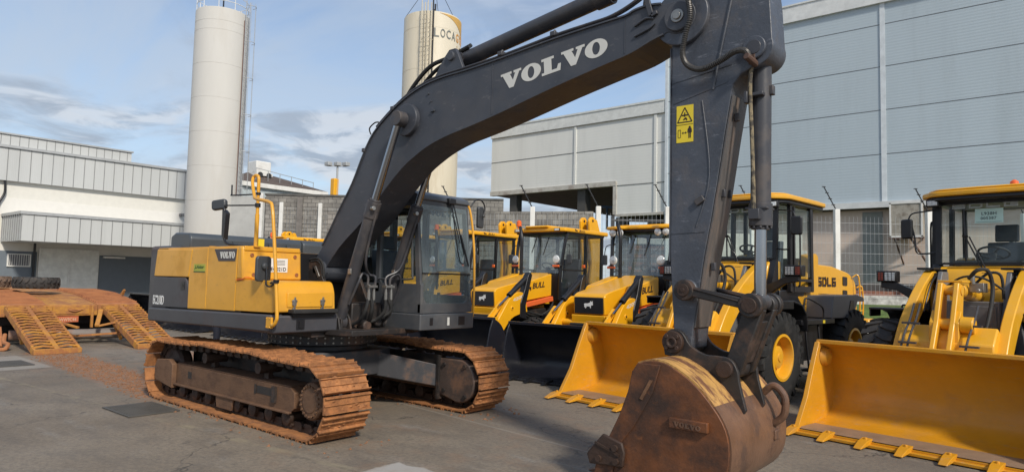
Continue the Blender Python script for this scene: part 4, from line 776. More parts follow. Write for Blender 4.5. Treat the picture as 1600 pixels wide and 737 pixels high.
def loader_bucket(root, hb=1.25, YLD=None):
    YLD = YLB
    B_ = empty('bucket'); B_.parent = root
    prof = smooth_line([(2.30, .035), (1.75, .045), (1.42, .10), (1.22, .28), (1.17, .52), (1.24, .78), (1.42, 1.0), (1.60, 1.10)], 4)
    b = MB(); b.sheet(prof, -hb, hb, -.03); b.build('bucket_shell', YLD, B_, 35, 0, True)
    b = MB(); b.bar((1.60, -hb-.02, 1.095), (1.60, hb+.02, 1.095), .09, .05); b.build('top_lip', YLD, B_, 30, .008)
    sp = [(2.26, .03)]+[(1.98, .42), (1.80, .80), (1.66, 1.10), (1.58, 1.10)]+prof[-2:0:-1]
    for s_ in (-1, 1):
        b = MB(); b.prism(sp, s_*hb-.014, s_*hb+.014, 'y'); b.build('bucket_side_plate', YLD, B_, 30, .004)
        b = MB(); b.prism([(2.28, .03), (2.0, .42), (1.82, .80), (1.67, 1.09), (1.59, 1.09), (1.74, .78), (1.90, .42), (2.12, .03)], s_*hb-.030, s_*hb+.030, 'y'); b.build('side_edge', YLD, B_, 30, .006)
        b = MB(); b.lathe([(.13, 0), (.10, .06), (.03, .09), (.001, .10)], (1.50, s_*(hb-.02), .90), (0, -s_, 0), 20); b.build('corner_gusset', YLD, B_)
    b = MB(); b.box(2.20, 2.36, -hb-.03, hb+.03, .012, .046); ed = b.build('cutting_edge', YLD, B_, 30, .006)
    b = MB(); b.box(1.80, 2.27, -hb+.03, hb-.03, .0745, .079); b.build('worn_floor_strip', mat('worn_floor_steel', (.26, .17, .11), .5, var=.2), B_, 0)
    for i in range(7):
        yy = -hb+i*hb/3; b = MB()
        vs = [(2.24, yy-.055, .048), (2.24, yy+.055, .048), (2.24, yy+.055, .10), (2.24, yy-.055, .10), (2.40, yy-.055, .03), (2.40, yy+.055, .03), (2.38, yy+.05, .085), (2.38, yy-.05, .085), (2.54, yy-.045, .018), (2.54, yy+.045, .018), (2.53, yy+.04, .032), (2.53, yy-.04, .032)]
        F = []
        for o_ in (0, 4): F += [(o_+0, o_+1, o_+5, o_+4), (o_+1, o_+2, o_+6, o_+5), (o_+2, o_+3, o_+7, o_+6), (o_+3, o_+0, o_+4, o_+7)]
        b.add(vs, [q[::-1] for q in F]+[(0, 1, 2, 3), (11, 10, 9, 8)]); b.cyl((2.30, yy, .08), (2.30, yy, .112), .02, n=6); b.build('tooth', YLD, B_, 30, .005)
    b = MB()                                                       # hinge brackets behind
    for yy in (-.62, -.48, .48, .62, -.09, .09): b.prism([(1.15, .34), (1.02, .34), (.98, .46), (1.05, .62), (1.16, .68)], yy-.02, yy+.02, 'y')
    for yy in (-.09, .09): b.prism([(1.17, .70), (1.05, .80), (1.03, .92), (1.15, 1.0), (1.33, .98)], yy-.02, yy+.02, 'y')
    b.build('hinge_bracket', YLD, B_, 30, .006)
def make_loader(label, loc, rz, s):
    L_ = tag(empty('wheel_loader', loc, rz, s), label, 'wheel loader', 'yellow wheel loaders parked with buckets on the ground')
    loader_bucket(L_)
    arm = smooth_line([(-.50, 1.90), (-.52, 2.02), (-.42, 2.08), (-.25, 2.02), (.15, 1.78), (.60, 1.42), (.92, 1.0), (1.10, .62), (1.13, .46), (1.05, .36), (.96, .44), (.85, .72), (.55, 1.08), (.20, 1.42), (-.20, 1.70)], 3)
    for yy in (-.56, .56):
        b = MB(); b.prism(arm, yy-.06, yy+.06, 'y'); ao = b.build('lift_arm', YLD, L_, 35, .012)
        b = MB(); b.cyl((-.42, yy-.09, 1.96), (-.42, yy+.09, 1.96), .085, n=20); b.cyl((1.05, yy-.08, .46), (1.05, yy+.08, .46), .07, n=18); b.build('pin', BLK, ao, 30, .005)
    b = MB(); b.prism([(.55, 1.20), (.80, 1.36), (1.00, 1.16), (1.02, .98), (.78, .92)], -.52, .52, 'y'); cm = b.build('cross_beam', YLD, L_, 30, .02)
    b = MB(); b.prism([(.62, 1.0), (.70, 1.42), (.86, 1.55), (.98, 1.40), (1.0, .98)], .10, .16, 'y'); b.prism([(.62, 1.0), (.70, 1.42), (.86, 1.55), (.98, 1.40), (1.0, .98)], -.16, -.10, 'y'); b.cyl((.88, .16, 1.38), (.88, .30, 1.38), .10, n=20); b.build('lever_bracket', YLD, cm, 30, .008)
    b = MB()
    for k, (y0, x0, z0) in enumerate(((-.40, 1.03, 1.22), (-.33, 1.03, 1.22), (.30, 1.03, 1.20))):
        b.tube([(.80, y0+.02, 1.62), (.90, y0, 1.42), (1.03, y0-.03, 1.22), (1.10, y0-.06, 1.0), (1.13, y0-.07, .86)], .014, n=8)
    for yy in (-.38, .29):
        for xx, z in ((.91, 1.36), (1.045, 1.12)): b.box(xx, xx+.05, yy-.10, yy+.10, z, z+.025)
    b.build('grease_pipe', CYL, cm)
    for yy in (-.09, .09):
        b = MB(); b.prism(rr_poly([(.58, 1.86), (.78, 1.90), (.98, 1.40), (1.24, .92), (1.14, .82), (.92, .98), (.66, 1.40)], .03), yy-.03, yy+.03, 'y'); bl = b.build('tilt_lever', YLD, L_, 30, .012)
    b = MB(); b.cyl((.68, -.13, 1.80), (.68, .13, 1.80), .062, n=16); b.cyl((.86, -.13, 1.38), (.86, .13, 1.38), .07, n=16); b.cyl((1.16, -.13, .90), (1.16, .13, .90), .05, n=16); b.build('lever_pin', YLD, L_)
    b = MB(); b.cyl((.62, 0, 1.80), (.42, 0, 1.80), .04, n=16); ro = b.build('tilt_rod', CHR, L_)
    b = MB(); b.cyl((.44, 0, 1.80), (-.45, 0, 1.72), .085, n=24); b.cyl((.44, 0, 1.80), (.34, 0, 1.79), .10, n=24); b.box(.2, .64, -.16, .12, 1.90, 1.925); b.build('tilt_cylinder', YLD, L_, 35, .005)
    b = MB()
    for yy in (-.34, .34):
        b.cyl((-.25, yy, 1.0), (.45, yy, 1.15), .06, n=18)
    b.build('lift_cylinder', YLD, L_)
    b = MB(); b.tube([(.30, .10, 1.95), (.34, .20, 2.06), (.25, .30, 2.05), (.20, .33, 1.8), (.45, .33, 1.4), (.55, .30, 1.25)], .025, n=10); b.tube([(.0, .10, 1.90), (.05, .25, 2.03), (.02, .38, 2.0), (.0, .4, 1.7)], .018); b.tube([(.1, -.2, 1.86), (.15, .0, 1.98), (.1, .22, 1.96), (0, .42, 1.8)], .014); b.build('hose', RUB, L_)
    b = MB(); b.box(.12, .30, .10, .26, 1.78, 1.90); b.cyl((.3, .14, 1.88), (.3, .14, 2.02), .03, n=8); b.cyl((.34, .22, 1.80), (.42, .22, 1.80), .03, n=8); b.build('hose_coupling', STL, L_, 30, .006)
    # front frame
    b = MB()
    for yy in (-.40, .40): b.prism([(-.85, .55), (.35, .50), (.45, .75), (.10, 1.35), (-.30, 2.06), (-.55, 2.06), (-.62, 1.5), (-.9, 1.2)], yy-.03, yy+.03, 'y')
    b.box(-.5, .08, -.37, .37, .95, 1.66); b.build('front_frame', GRY, L_, 30, .012)
    b = MB(); b.box(.085, .10, -.34, .34, .98, 1.60); b.build('front_plate', GRY, L_, 30, .005)
    b = MB()
    for yy in (-.5, .5): b.bar((-.56, yy-.08, 2.10), (-.28, yy-.08, 2.10), .22, .03); b.bar((-.56, yy, 2.10), (-.58, yy, 1.8), .22, .03, (1, 0, 0)); b.tube([(-.5, yy+.06, 2.08), (-.1, yy+.05, 1.9), (.2, yy+.04, 1.5)], .012)
    b.build('arm_guard', BLK, L_, 30, .01)
    b = MB(); b.cyl((0, -.8, .66), (0, .8, .66), .16, n=16); b.cyl((-2.85, -.8, .66), (-2.85, .8, .66), .16, n=16); b.box(-.2, .2, -.25, .25, .5, .95); b.box(-4.3, -.9, -.38, .38, .55, 1.0); b.box(-1.35, -.75, -.2, .2, .5, 1.3); b.build('chassis', BLK, L_, 30, .02)
    for x in (0, -2.85):
        for s_ in (-1, 1): wheel(L_, x, s_*.97, .70, .33, .42, s_, YLD, RUB if s_ > 0 else TYG, 22)
    for s_ in (-1, 1):                                             # front fenders and head lamps
        b = MB(); fp = [(-.80, 1.05), (-.76, 1.32), (-.60, 1.47), (-.30, 1.53), (.12, 1.53), (.12, 1.50), (-.28, 1.50), (-.57, 1.44), (-.73, 1.30), (-.77, 1.05)]
        b.prism(fp, .58 if s_ > 0 else -1.20, 1.20 if s_ > 0 else -.58, 'y'); b.prism([(-.28, 1.40), (.10, 1.40), (.10, 1.52), (-.28, 1.52)], s_*1.19-.012, s_*1.19+.012, 'y'); b.build('front_fender', BLK, L_, 40, .01)
        b = MB(); b.prism([(-.52, 1.52), (-.40, 1.52), (-.36, 1.98), (-.50, 1.90)], s_*.60-.04, s_*.60+.04, 'y'); b.prism([(.56*s_, 1.48), (.62*s_, 1.72), (1.02*s_, 1.90), (1.22*s_, 1.90), (1.22*s_, 1.82), (1.0*s_, 1.78)], -.50, -.40, 'x'); lb_ = b.build('lamp_bracket', BLK, L_, 30, .01)
        b = MB(); ya, yb = sorted((s_*1.0, s_*1.27)); b.box(-.55, -.38, ya, yb, 1.90, 2.07); hl = b.build('headlight', BLK, L_, 30, .015)
        b = MB(); ya, yb = sorted((s_*1.02, s_*1.16)); b.box(-.382, -.374, ya, yb, 1.925, 2.045); b.build('headlight_lens', LMP, hl, 30, .004)
        b = MB(); ya, yb = sorted((s_*1.18, s_*1.25)); b.box(-.382, -.372, ya, yb, 1.925, 2.045); b.build('indicator_lens', mat('indicator_lens', (.35, .06, .03), .3), hl, 30, .004)
        b = MB()
        for k in range(5): b.box(-.372, -.366, min(s_*1.0, s_*1.27), max(s_*1.0, s_*1.27), 1.915+k*.033, 1.920+k*.033)
        for k in range(6): b.box(-.372, -.366, s_*(1.01+k*.05)-.002, s_*(1.01+k*.05)+.002, 1.90, 2.07)
        b.build('lamp_guard', BLK, hl, 0)
    # cab
    CB_ = empty('cab'); CB_.parent = L_
    zb, zt = 1.62, 3.13; fx = -.92
    b = MB()
    cowl = rr_poly([(-1.25, 1.40), (-.62, 1.40), (-.66, 1.80), (-.80, 2.16), (-1.25, 2.16)], [0, .03, .08, .14, 0])
    b.prism(cowl, -.56, .56, 'y'); co = b.build('cab_cowl', YLD, L_, 40, .07)
    b = MB(); b.tube([(-.80, -.16, 2.02), (-.68, -.17, 1.86), (-.66, 0, 1.83), (-.68, .22, 1.86), (-.79, .20, 2.03)], .006, n=6); b.box(-.85, -.80, -.45, .45, 2.125, 2.135); b.build('cowl_seam', YLD, co)
    b = MB(); b.box(-2.25, -.90, -.70, .70, 1.30, 1.68); b.build('cab_floor', BLK, CB_, 30, .02)
    b = MB()
    for s_ in (-1, 1):
        b.prism(rr_poly([(fx-.02, 1.62), (-.62, 1.62), (-.70, 1.80), (-.86, 2.18), (-.92, 2.18)], .02), s_*.60-.06, s_*.60+.06, 'y')
        b.bar((-.93, s_*.60, 2.12), (-.98, s_*.60, zt), .07, .06, (1, 0, 0)); b.bar((-1.18, s_*.74, 1.66), (-1.22, s_*.72, zt), .06, .08, (1, 0, 0)); b.bar((-2.02, s_*.74, 1.66), (-2.02, s_*.72, zt), .06, .09, (1, 0, 0)); b.bar((-2.30, s_*.62, 1.66), (-2.30, s_*.62, zt), .06, .06, (1, 0, 0))
        b.bar((-1.2, s_*.74, 1.70), (-2.05, s_*.74, 1.70), .05, .10); b.bar((-.98, s_*.62, zt), (-2.3, s_*.66, zt), .06, .08)
        b.bar((-1.30, s_*.76, 1.66), (-1.30, s_*.75, zt-.06), .03, .05, (1, 0, 0)); b.bar((-1.3, s_*.76, 1.85), (-1.98, s_*.76, 1.85), .03, .05)
        b.tube([(-1.36, s_*.80, 1.75), (-1.36, s_*.83, 1.85), (-1.36, s_*.83, 2.75), (-1.36, s_*.80, 2.85)], .014)
    b.bar((-.985, -.62, zt-.02), (-.985, .62, zt-.02), .06, .10); b.bar((-2.3, -.62, zt), (-2.3, .62, zt), .06, .08); b.bar((-.86, -.58, 2.19), (-.86, .58, 2.19), .05, .03); b.bar((-2.3, -.62, 1.95), (-2.3, .62, 1.95), .05, .5)
    b.build('cab_frame', BLK, CB_, 35, .008)
    quad([(-.90, -.57, 2.19), (-.90, .57, 2.19), (-.975, .57, 3.07), (-.975, -.57, 3.07)], 'windshield', GLL, CB_)
    for s_ in (-1, 1):
        q = [(-.93, s_*.60, 1.95), (-1.18, s_*.73, 1.75), (-1.21, s_*.72, 3.08), (-.98, s_*.61, 3.08)]; quad(q if s_ > 0 else q[::-1], 'corner_window', GLL, CB_)
        q = [(-1.33, s_*.75, 1.9), (-1.98, s_*.75, 1.9), (-1.98, s_*.73, 3.06), (-1.33, s_*.73, 3.06)]; quad(q if s_ > 0 else q[::-1], 'door_window', GLL, CB_)
        q = [(-2.05, s_*.73, 1.9), (-2.29, s_*.64, 1.9), (-2.29, s_*.64, 3.06), (-2.05, s_*.72, 3.06)]; quad(q if s_ > 0 else q[::-1], 'corner_window', GLL, CB_)
    quad([(-2.3, -.6, 2.2), (-2.3, .6, 2.2), (-2.3, .6, 3.08), (-2.3, -.6, 3.08)], 'rear_window', GLL, CB_)
    b = MB(); rp = rr_poly([(-2.58, -.80), (-.98, -.84), (-.72, -.62), (-.68, 0), (-.72, .62), (-.98, .84), (-2.58, .80)], .10)
    b.prism(rp, 3.17, 3.245, 'z'); b.prism([(x*.97-.04, y*.9) for x, y in rp], 3.245, 3.28, 'z'); rf = b.build('cab_roof', YLD, CB_, 30, .03)
    b = MB(); b.prism([(x*.98-.04, y*.95) for x, y in rp], 3.10, 3.172, 'z'); b.build('roof_lining', BLK, rf, 30, .02)
    b = MB(); b.lathe([(.075, 0), (.08, .03), (.055, .045), (.05, .09), (.02, .115), (.001, .118)], (-1.15, .30, 3.275), (0, 0, 1), 20); b.build('beacon', ORG, rf)
    for s_ in (-1, 1):
        b = MB(); b.box(-.86, -.78, s_*.63-.085, s_*.63+.085, 3.03, 3.14); b.box(-.90, -.80, s_*.63-.02, s_*.63+.02, 3.14, 3.18); wl_ = b.build('work_light', BLK, CB_, 30, .012)
        b = MB(); b.box(-.782, -.772, s_*.63-.065, s_*.63+.065, 3.05, 3.12); b.build('work_light_lens', LMP, wl_, 30, .004)
        mm = empty('mirror'); mm.parent = CB_
        b = MB(); b.prism(rr_poly([(-.085, -.15), (.085, -.15), (.085, .15), (-.085, .15)], .04), -.03, .03, 'x'); b.tilt(0, Matrix.Translation((-.85, s_*1.00, 2.72)) @ Matrix.Rotation(R(s_*12), 4, 'Z')); b.build('mirror_head', BLK, mm, 40, .02)
        b = MB(); b.tube([(-.98, s_*.64, 3.0), (-.92, s_*.80, 2.98), (-.86, s_*.93, 2.95), (-.85, s_*.98, 2.86)], .011); b.tube([(-.94, s_*.62, 2.36), (-.90, s_*.80, 2.34), (-.86, s_*.88, 2.38), (-.86, s_*.90, 2.6), (-.85, s_*.96, 2.86)], .013); b.build('mirror_arm', BLK, mm)
    b = MB(); b.bar((-.80, .02, 2.02), (-.905, -.24, 2.56), .018, .012); b.bar((-.79, .06, 2.02), (-.90, -.20, 2.58), .016, .012); b.bar((-.925, -.27, 2.98), (-.895, -.24, 2.22), .022, .014); b.bar((-.90, -.24, 2.58), (-.93, -.27, 2.6), .06, .03); b.box(-.81, -.76, -.02, .09, 1.97, 2.06); b.build('wiper', BLK, CB_, 30)
    b = MB(); b.box(-1.95, -1.50, -.22, .26, 1.68, 2.02); b.prism(rr_poly([(-1.98, 1.95), (-1.84, 1.95), (-1.90, 2.55), (-2.02, 2.55)], .03), -.22, .26, 'y'); b.prism(rr_poly([(-2.02, 2.56), (-1.92, 2.56), (-1.94, 2.82), (-2.02, 2.82)], .03), -.13, .17, 'y'); b.build('seat', SEA, CB_, 40, .04)
    b = MB(); s_ = len(b.v); K = 24; b.tube([(.19*math.cos(2*math.pi*i/K), .19*math.sin(2*math.pi*i/K), 0) for i in range(K+1)], .016, n=8, sub=1, cap=False)
    for a in (30, 150, 270): b.bar((0, 0, -.02), (.18*math.cos(R(a)), .18*math.sin(R(a)), 0), .03, .015)
    b.tilt(s_, Matrix.Translation((-1.30, .0, 2.36)) @ Matrix.Rotation(R(-25), 4, 'Y')); b.bar((-1.28, 0, 2.35), (-1.08, 0, 1.68), .07, .07, (1, 0, 0)); b.box(-1.15, -.96, -.4, .4, 2.0, 2.24); b.build('steering_wheel', INT, CB_, 40)
    block_word('SDLG', (-.955, -.42, 2.995), (0, 1, 0), (-.08, 0, 1), .80, .075, .004, .28).build('window_lettering', mat('pale_window_letters', (.42, .47, .47), .5), CB_, 0)
    # rear body
    b = MB(); hp = rr_poly([(-2.35, 1.15), (-2.35, 2.16), (-3.3, 2.14), (-4.15, 2.03), (-4.50, 1.85), (-4.56, 1.15)], [0, .04, 0, .15, .15, .03])
    b.prism(hp, -.60, .60, 'y'); ho = b.build('engine_hood', YLD, L_, 40, .06)
    for s_ in (-1, 1):
        b = MB(); b.prism(rr_poly([(-1.55, 1.58), (-1.80, 1.58), (-2.12, 2.30), (-2.32, 2.34), (-2.42, 2.28), (-2.42, 1.2), (-2.0, 1.2)], .04), s_*.60-.10, s_*.60+.10, 'y'); b.build('rear_pillar', YLD, L_, 40, .02)
        b = MB(); b.prism(rr_poly([(-.88, 1.45), (-2.42, 1.42), (-2.42, 1.15), (-.95, 1.15)], .04), s_*.66-.05, s_*.66+.05, 'y'); b.build('side_panel', YLD, L_, 40, .02)
        b = MB()
        for z0, z1 in ((1.78, 1.96), (1.50, 1.70), (1.28, 1.44)): b.prism(rr_poly([(-4.02, z0), (-3.80, z0+.01), (-3.80, z1), (-4.02, z1-.01)], .03), s_*.598, s_*.612, 'y')
        b.prism([(-2.45, 1.63), (-3.75, 1.60), (-3.75, 1.605), (-2.45, 1.635)], s_*.60, s_*.606, 'y'); b.build('vent', BLK, ho, 30)
        X_ = (-1, 0, 0) if s_ > 0 else (1, 0, 0)
        # the word faces outward: X x Y = outward
        xo = -2.62 if s_ > 0 else -3.45
        block_word('SDLG', (xo, s_*.602, 1.76), X_, (0, 0, 1), .83, .17, .010, .24).build('hood_lettering', LTB, ho, 0)
        b = MB(); b.prism(rr_poly([(-1.85, 1.22), (-1.95, 1.60), (-3.05, 1.62), (-3.35, 1.58), (-3.38, 1.50), (-3.05, 1.50), (-2.85, 1.22)], .03), s_*.64 if s_ > 0 else -1.14, 1.14 if s_ > 0 else -.64, 'y'); b.build('rear_fender', GRY, L_, 40, .02)
        b = MB(); b.prism(rr_poly([(-2.6, 1.32), (-2.85, 1.32), (-2.85, 1.52), (-2.7, 1.52)], .02), s_*1.14, s_*1.15, 'y'); b.build('fender_step', BLK, L_, 30)
        b = MB(); b.box(-2.0, -.70, min(s_*.60, s_*1.14), max(s_*.60, s_*1.14), 1.14, 1.22); b.box(-1.9, -.95, min(s_*.45, s_*.98), max(s_*.45, s_*.98), .55, 1.12); b.box(-1.5, -1.0, min(s_*.98, s_*1.15), max(s_*.98, s_*1.15), .40, .43); b.bar((-1.5, s_*1.12, .42), (-1.5, s_*1.06, 1.14), .03, .03); b.bar((-1.0, s_*1.12, .42), (-1.0, s_*1.06, 1.14), .03, .03); pf = b.build('platform', BLK, L_, 30, .008)
        b = MB(); b.box(-1.58, -1.50, min(s_*1.14, s_*1.147), max(s_*1.14, s_*1.147), 1.155, 1.205); b.build('reflector', DYL, pf, 0)
        b = MB(); b.tube([(-.85, s_*1.10, 1.22), (-.88, s_*1.10, 1.50), (-.98, s_*1.10, 1.56), (-1.30, s_*1.10, 1.50), (-1.60, s_*1.10, 1.40), (-1.62, s_*1.10, 1.22)], .014); b.build('grab_rail', BLK, pf)
        b = MB(); b.tube([(-4.25, s_*.62, 1.95), (-4.32, s_*.72, 1.95), (-4.34, s_*.72, 1.2), (-4.28, s_*.62, 1.18)], .014); b.tube([(-4.48, s_*.62, 1.75), (-4.55, s_*.70, 1.75), (-4.57, s_*.70, 1.2), (-4.5, s_*.6, 1.18)], .014)
        for k in range(3): b.bar((-4.33, s_*.72, 1.3+k*.2), (-4.56, s_*.70, 1.3+k*.2), .02, .02)
        b.build('ladder', YLD, L_)
    b = MB(); b.box(-4.6, -4.2, -.95, .95, .55, 1.15); b.build('counterweight', YLD, L_, 30, .05)
    b = MB(); b.box(-2.9, -2.45, -.35, .35, 2.14, 2.26); b.box(-2.6, -2.4, -.5, -.1, 2.2, 2.42); b.cyl((-3.3, -.2, 2.1), (-3.3, -.2, 2.6), .05, n=14); b.tube([(-3.3, -.2, 2.55), (-3.3, -.2, 2.62), (-3.36, -.2, 2.68)], .05, n=12); b.build('exhaust', BLK, L_, 35, .01)
    return L_
LR = make_loader('yellow wheel loader on the right with a pale green card in its windshield', (7.166, 5.044, 0), -1.731, 1.0)
LM = make_loader('yellow wheel loader behind the hanging excavator arm, without any card in its windshield', (3.62, 5.08, 0), -1.69, 1.035)
cabR = [c for c in kids(LR) if c.name.startswith('cab') and c.type == 'EMPTY'][0]
b = MB(); s_ = 0; b.add([(-.925, -.13, 2.77), (-.925, .21, 2.77), (-.943, .21, 2.98), (-.943, -.13, 2.98), (-.920, -.13, 2.77), (-.920, .21, 2.77), (-.938, .21, 2.98), (-.938, -.13, 2.98)], [(3, 2, 1, 0), (4, 5, 6, 7), (0, 1, 5, 4), (2, 3, 7, 6), (1, 2, 6, 5), (3, 0, 4, 7)])
cdd = b.build('windshield_card', PAP, cabR, 0)
b = MB(); Xc, Yc = (0, 1, 0), (-.085, 0, 1)
put_text('L938H', (-.9275, -.05, 2.885), Xc, Yc, .18, .045, .002, .015, 0, b, 1.1); put_text('005387', (-.9225, -.06, 2.82), Xc, Yc, .19, .042, .002, .015, 0, b, 1.1); b.box(-.918, -.916, -.115, .19, 2.786, 2.789)
b.build('card_lettering', mat('card_print', (.10, .14, .13), .5), cdd, 0)
# ================================================================ BACKHOE LOADERS
def make_backhoe(label, loc, rz, s, variant=0):
    H = tag(empty('backhoe_loader', loc, rz, s), label, 'backhoe loader', 'yellow backhoe loaders parked in a row')
    # blade / front bucket
    B_ = empty('bucket'); B_.parent = H
    hb = 1.12
    prof = smooth_line([(4.15, .03), (3.85, .04), (3.62, .12), (3.48, .32), (3.50, .60), (3.66, .86), (3.88, .99)], 4)
    b = MB(); b.sheet(prof, -hb, hb, -.025); b.build('bucket_shell', BLB, B_, 35, 0, True)
    for s_ in (-1, 1):
        b = MB(); b.prism([(4.12, .03), (4.06, .45), (3.98, .80), (3.90, .99)]+prof[-2:0:-1], s_*hb-.014, s_*hb+.014, 'y'); b.build('bucket_side_plate', BLB, B_, 30, .004)
    b = MB(); b.box(4.05, 4.24, -hb-.02, hb+.02, .012, .042); b.bar((3.88, -hb-.02, .985), (3.88, hb+.02, .985), .07, .05); b.build('cutting_edge', BLB, B_, 30, .005)
    for i in range(7):
        yy = -hb+i*hb/3; b = MB(); b.prism([(4.12, .045), (4.12, .085), (4.24, .07), (4.40, .02), (4.22, .018)], yy-.04, yy+.04, 'y'); b.build('tooth', BLK, B_, 30, .004)
    # lift arms with linkage
    for s_ in (-1, 1):
        yy = s_*.64
        b = MB(); b.prism(smooth_line([(2.28, 1.18), (2.36, 1.44), (2.60, 1.48), (2.85, 1.36), (3.08, 1.10), (3.34, .76), (3.42, .48), (3.30, .40), (3.10, .62), (2.80, .92), (2.48, 1.02), (2.25, 1.06)], 3), yy-.05, yy+.05, 'y'); la = b.build('lift_arm', YBH, H, 35, .012)
        b = MB()
        for px_, pz_ in ((2.78, 1.15), (3.34, .50), (2.35, 1.35)): b.cyl((px_, yy-.06, pz_), (px_, yy+.06, pz_), .05, n=14); 
        b.build('pin', YBH, la, 30, .006)
        for px_, pz_ in ((2.78, 1.15), (3.34, .50)):
            b = MB(); b.cyl((px_, yy-.066, pz_), (px_, yy+.066, pz_), .02, n=8); b.build('pin_head', LTB, la)
        put_text('4200' if variant else '4200', (2.76 if s_ > 0 else 2.42, yy+s_*.0505, 1.28), (-1, 0, .25) if s_ > 0 else (1, 0, -.25), (0, 0, 1), .36, .07, .002, .01).build('arm_lettering', LET, la, 0)
        b = MB(); b.prism(rr_poly([(2.90, 1.26), (3.02, 1.30), (3.40, .98), (3.34, .88)], .02), yy-.10, yy-.06, 'y'); b.prism(rr_poly([(3.26, .98), (3.38, .98), (3.45, .60), (3.34, .56)], .02), yy-.09, yy+.09, 'y'); b.build('bucket_link', YBH, H, 30, .012)
        # ram above arm
        P0 = Vector((2.18, yy, 1.84)); P1 = Vector((3.16, yy, 1.20)); d = (P1-P0).normalized(); Lr = (P1-P0).length
        b = MB(); b.cyl(P0, P0+d*Lr*.68, .055, n=16); b.cyl(P0+d*Lr*.60, P0+d*Lr*.68, .060, n=16); b.tube([P0+d*.2+Vector((0, 0, .07)), P0+d*Lr*.45+Vector((0, 0, .075)), P0+d*Lr*.60+Vector((0, 0, .06))], .012); rm = b.build('ram', BLK, H)
        b = MB(); b.cyl(P0+d*Lr*.68, P1, .024, n=12); b.build('ram_rod', CHR, rm)
        b = MB(); b.prism(rr_poly([(2.30, .90), (2.52, .95), (2.52, 1.25), (2.38, 1.55), (2.28, 1.84), (2.20, 1.92), (2.13, 1.86), (2.24, 1.50), (2.34, 1.2)], .03), yy-.07, yy+.07, 'y'); b.build('loader_tower', BLK, H, 35, .012)
    b = MB(); b.cyl((2.90, -.6, 1.00), (2.90, .6, 1.00), .06, n=16); b.build('cross_tube', YBH, H)
    # hood
    b = MB(); b.prism(rr_poly([(.95, 1.20), (2.92, 1.16), (2.95, 1.50), (2.86, 1.56), (.95, 1.93)], [0, .02, .03, .06, 0]), -.34, .34, 'y'); hd_ = b.build('engine_hood', YBH, H, 35, .03)
    b = MB(); b.prism(rr_poly([(-.31, 1.175), (.31, 1.175), (.31, 1.48), (-.31, 1.48)], .015), 2.925, 2.955, 'x'); gr = b.build('grille', GRY if variant == 2 else BLK, hd_, 30, .006)
    bull = [(-.11, 0), (-.10, .035), (-.115, .06), (-.09, .075), (-.03, .075), (.01, .085), (.045, .10), (.06, .13), (.075, .105), (.095, .11), (.10, .13), (.11, .10), (.105, .075), (.12, .05), (.10, .035), (.085, .045), (.065, .03), (.06, -.02), (.045, -.02), (.04, .015), (-.02, .015), (-.05, .02), (-.055, -.015), (-.085, -.03), (-.075, 0), (-.085, .02), (-.095, -.005)]
    b = MB(); b.prism([(p[0]*.85, 1.30+p[1]*.9) for p in bull], 2.957, 2.961, 'x'); b.build('bull_emblem', LTW, gr, 0)
    b = MB(); b.prism(rr_poly([(1.2, 1.02), (2.95, .98), (2.98, 1.15), (1.2, 1.18)], .02), -.36, .36, 'y'); b.build('hood_base', YBH, hd_, 30, .01)
    b = MB(); b.box(1.9, 2.3, -.12, .12, 1.655, 1.672); b.tilt(0, Matrix.Translation((0, 0, .0))); b.build('hood_handle', YBH, hd_)
    for s_ in (-1, 1):
        b = MB(); b.prism(rr_poly([(1.22, 1.40), (2.26, 1.28), (2.32, 1.46), (2.12, 1.70), (1.22, 1.90)], [.02, .02, .03, .06, .03]), s_*.46-.11, s_*.46+.11, 'y'); sp_ = b.build('side_panel', YBH, H, 40, .02)
        X_ = (-1, 0, .10) if s_ > 0 else (1, 0, -.10); xo = 1.94 if s_ > 0 else 1.44
        b = put_text('BULL', (xo, s_*.572, 1.55), X_, (0, 0, 1), .46, .13, .003, .03, .2); b.prism([(2.08+p[0]*.9, 1.53+p[1]*.9) for p in bull], s_*.572 if s_ > 0 else -.575, .575 if s_ > 0 else -.572, 'y'); b.build('panel_lettering', LTB, sp_, 0)
        b = MB(); b.prism(rr_poly([(1.20, 1.28), (2.20, 1.15), (2.22, 1.25), (1.22, 1.39)], .015), s_*.56-.06, s_*.56+.06, 'y'); b.build('side_step', RED, H, 30, .01)
    b = MB(); b.box(.4, 3.1, -.33, .33, .60, 1.0); b.box(.5, 2.2, -.75, -.35, .62, .95); b.box(.5, 1.6, .35, .8, .62, 1.0); b.cyl((0, -.8, .70), (0, .8, .70), .15); b.cyl((2.15, -.7, .46), (2.15, .7, .46), .10); b.box(-1.2, .4, -.4, .4, .5, 1.1); b.build('chassis', BLK, H, 30, .02)
    for s_ in (-1, 1):
        wheel(H, 0, s_*.92, .72, .34, .46, s_, YBH, RUB, 20); wheel(H, 2.15, s_*.82, .48, .22, .32, s_, YBH, RUB, 18)
        b = MB(); b.prism(smooth_line([(-.88, .95), (-.80, 1.28), (-.45, 1.52), (.1, 1.58), (.55, 1.42), (.80, 1.10)], 3)+smooth_line([(.76, 1.10), (.52, 1.38), (.1, 1.54), (-.43, 1.48), (-.76, 1.26), (-.84, .95)], 3), s_*.86-.28, s_*.86+.28, 'y'); b.build('rear_fender', BLK, H, 35)
    b = MB()
    for s_ in (-1, 1):
        for k in range(4): b.tube([(1.05+.1*k, s_*(.50+.03*k), 1.25-.05*k), (1.4, s_*(.62+.02*k), .98+.04*k), (1.9, s_*(.58-.03*k), 1.02-.05*k), (2.3+.05*k, s_*.60, 1.12)], .018, n=7)
    b.build('hose', RUB, H)
    b = MB(); b.box(1.3, 2.3, -.5, .5, .9, 1.12); b.build('engine_block', IRN, H, 30, .03)
    # cab
    C_ = empty('cab'); C_.parent = H
    b = MB(); zt = 2.86
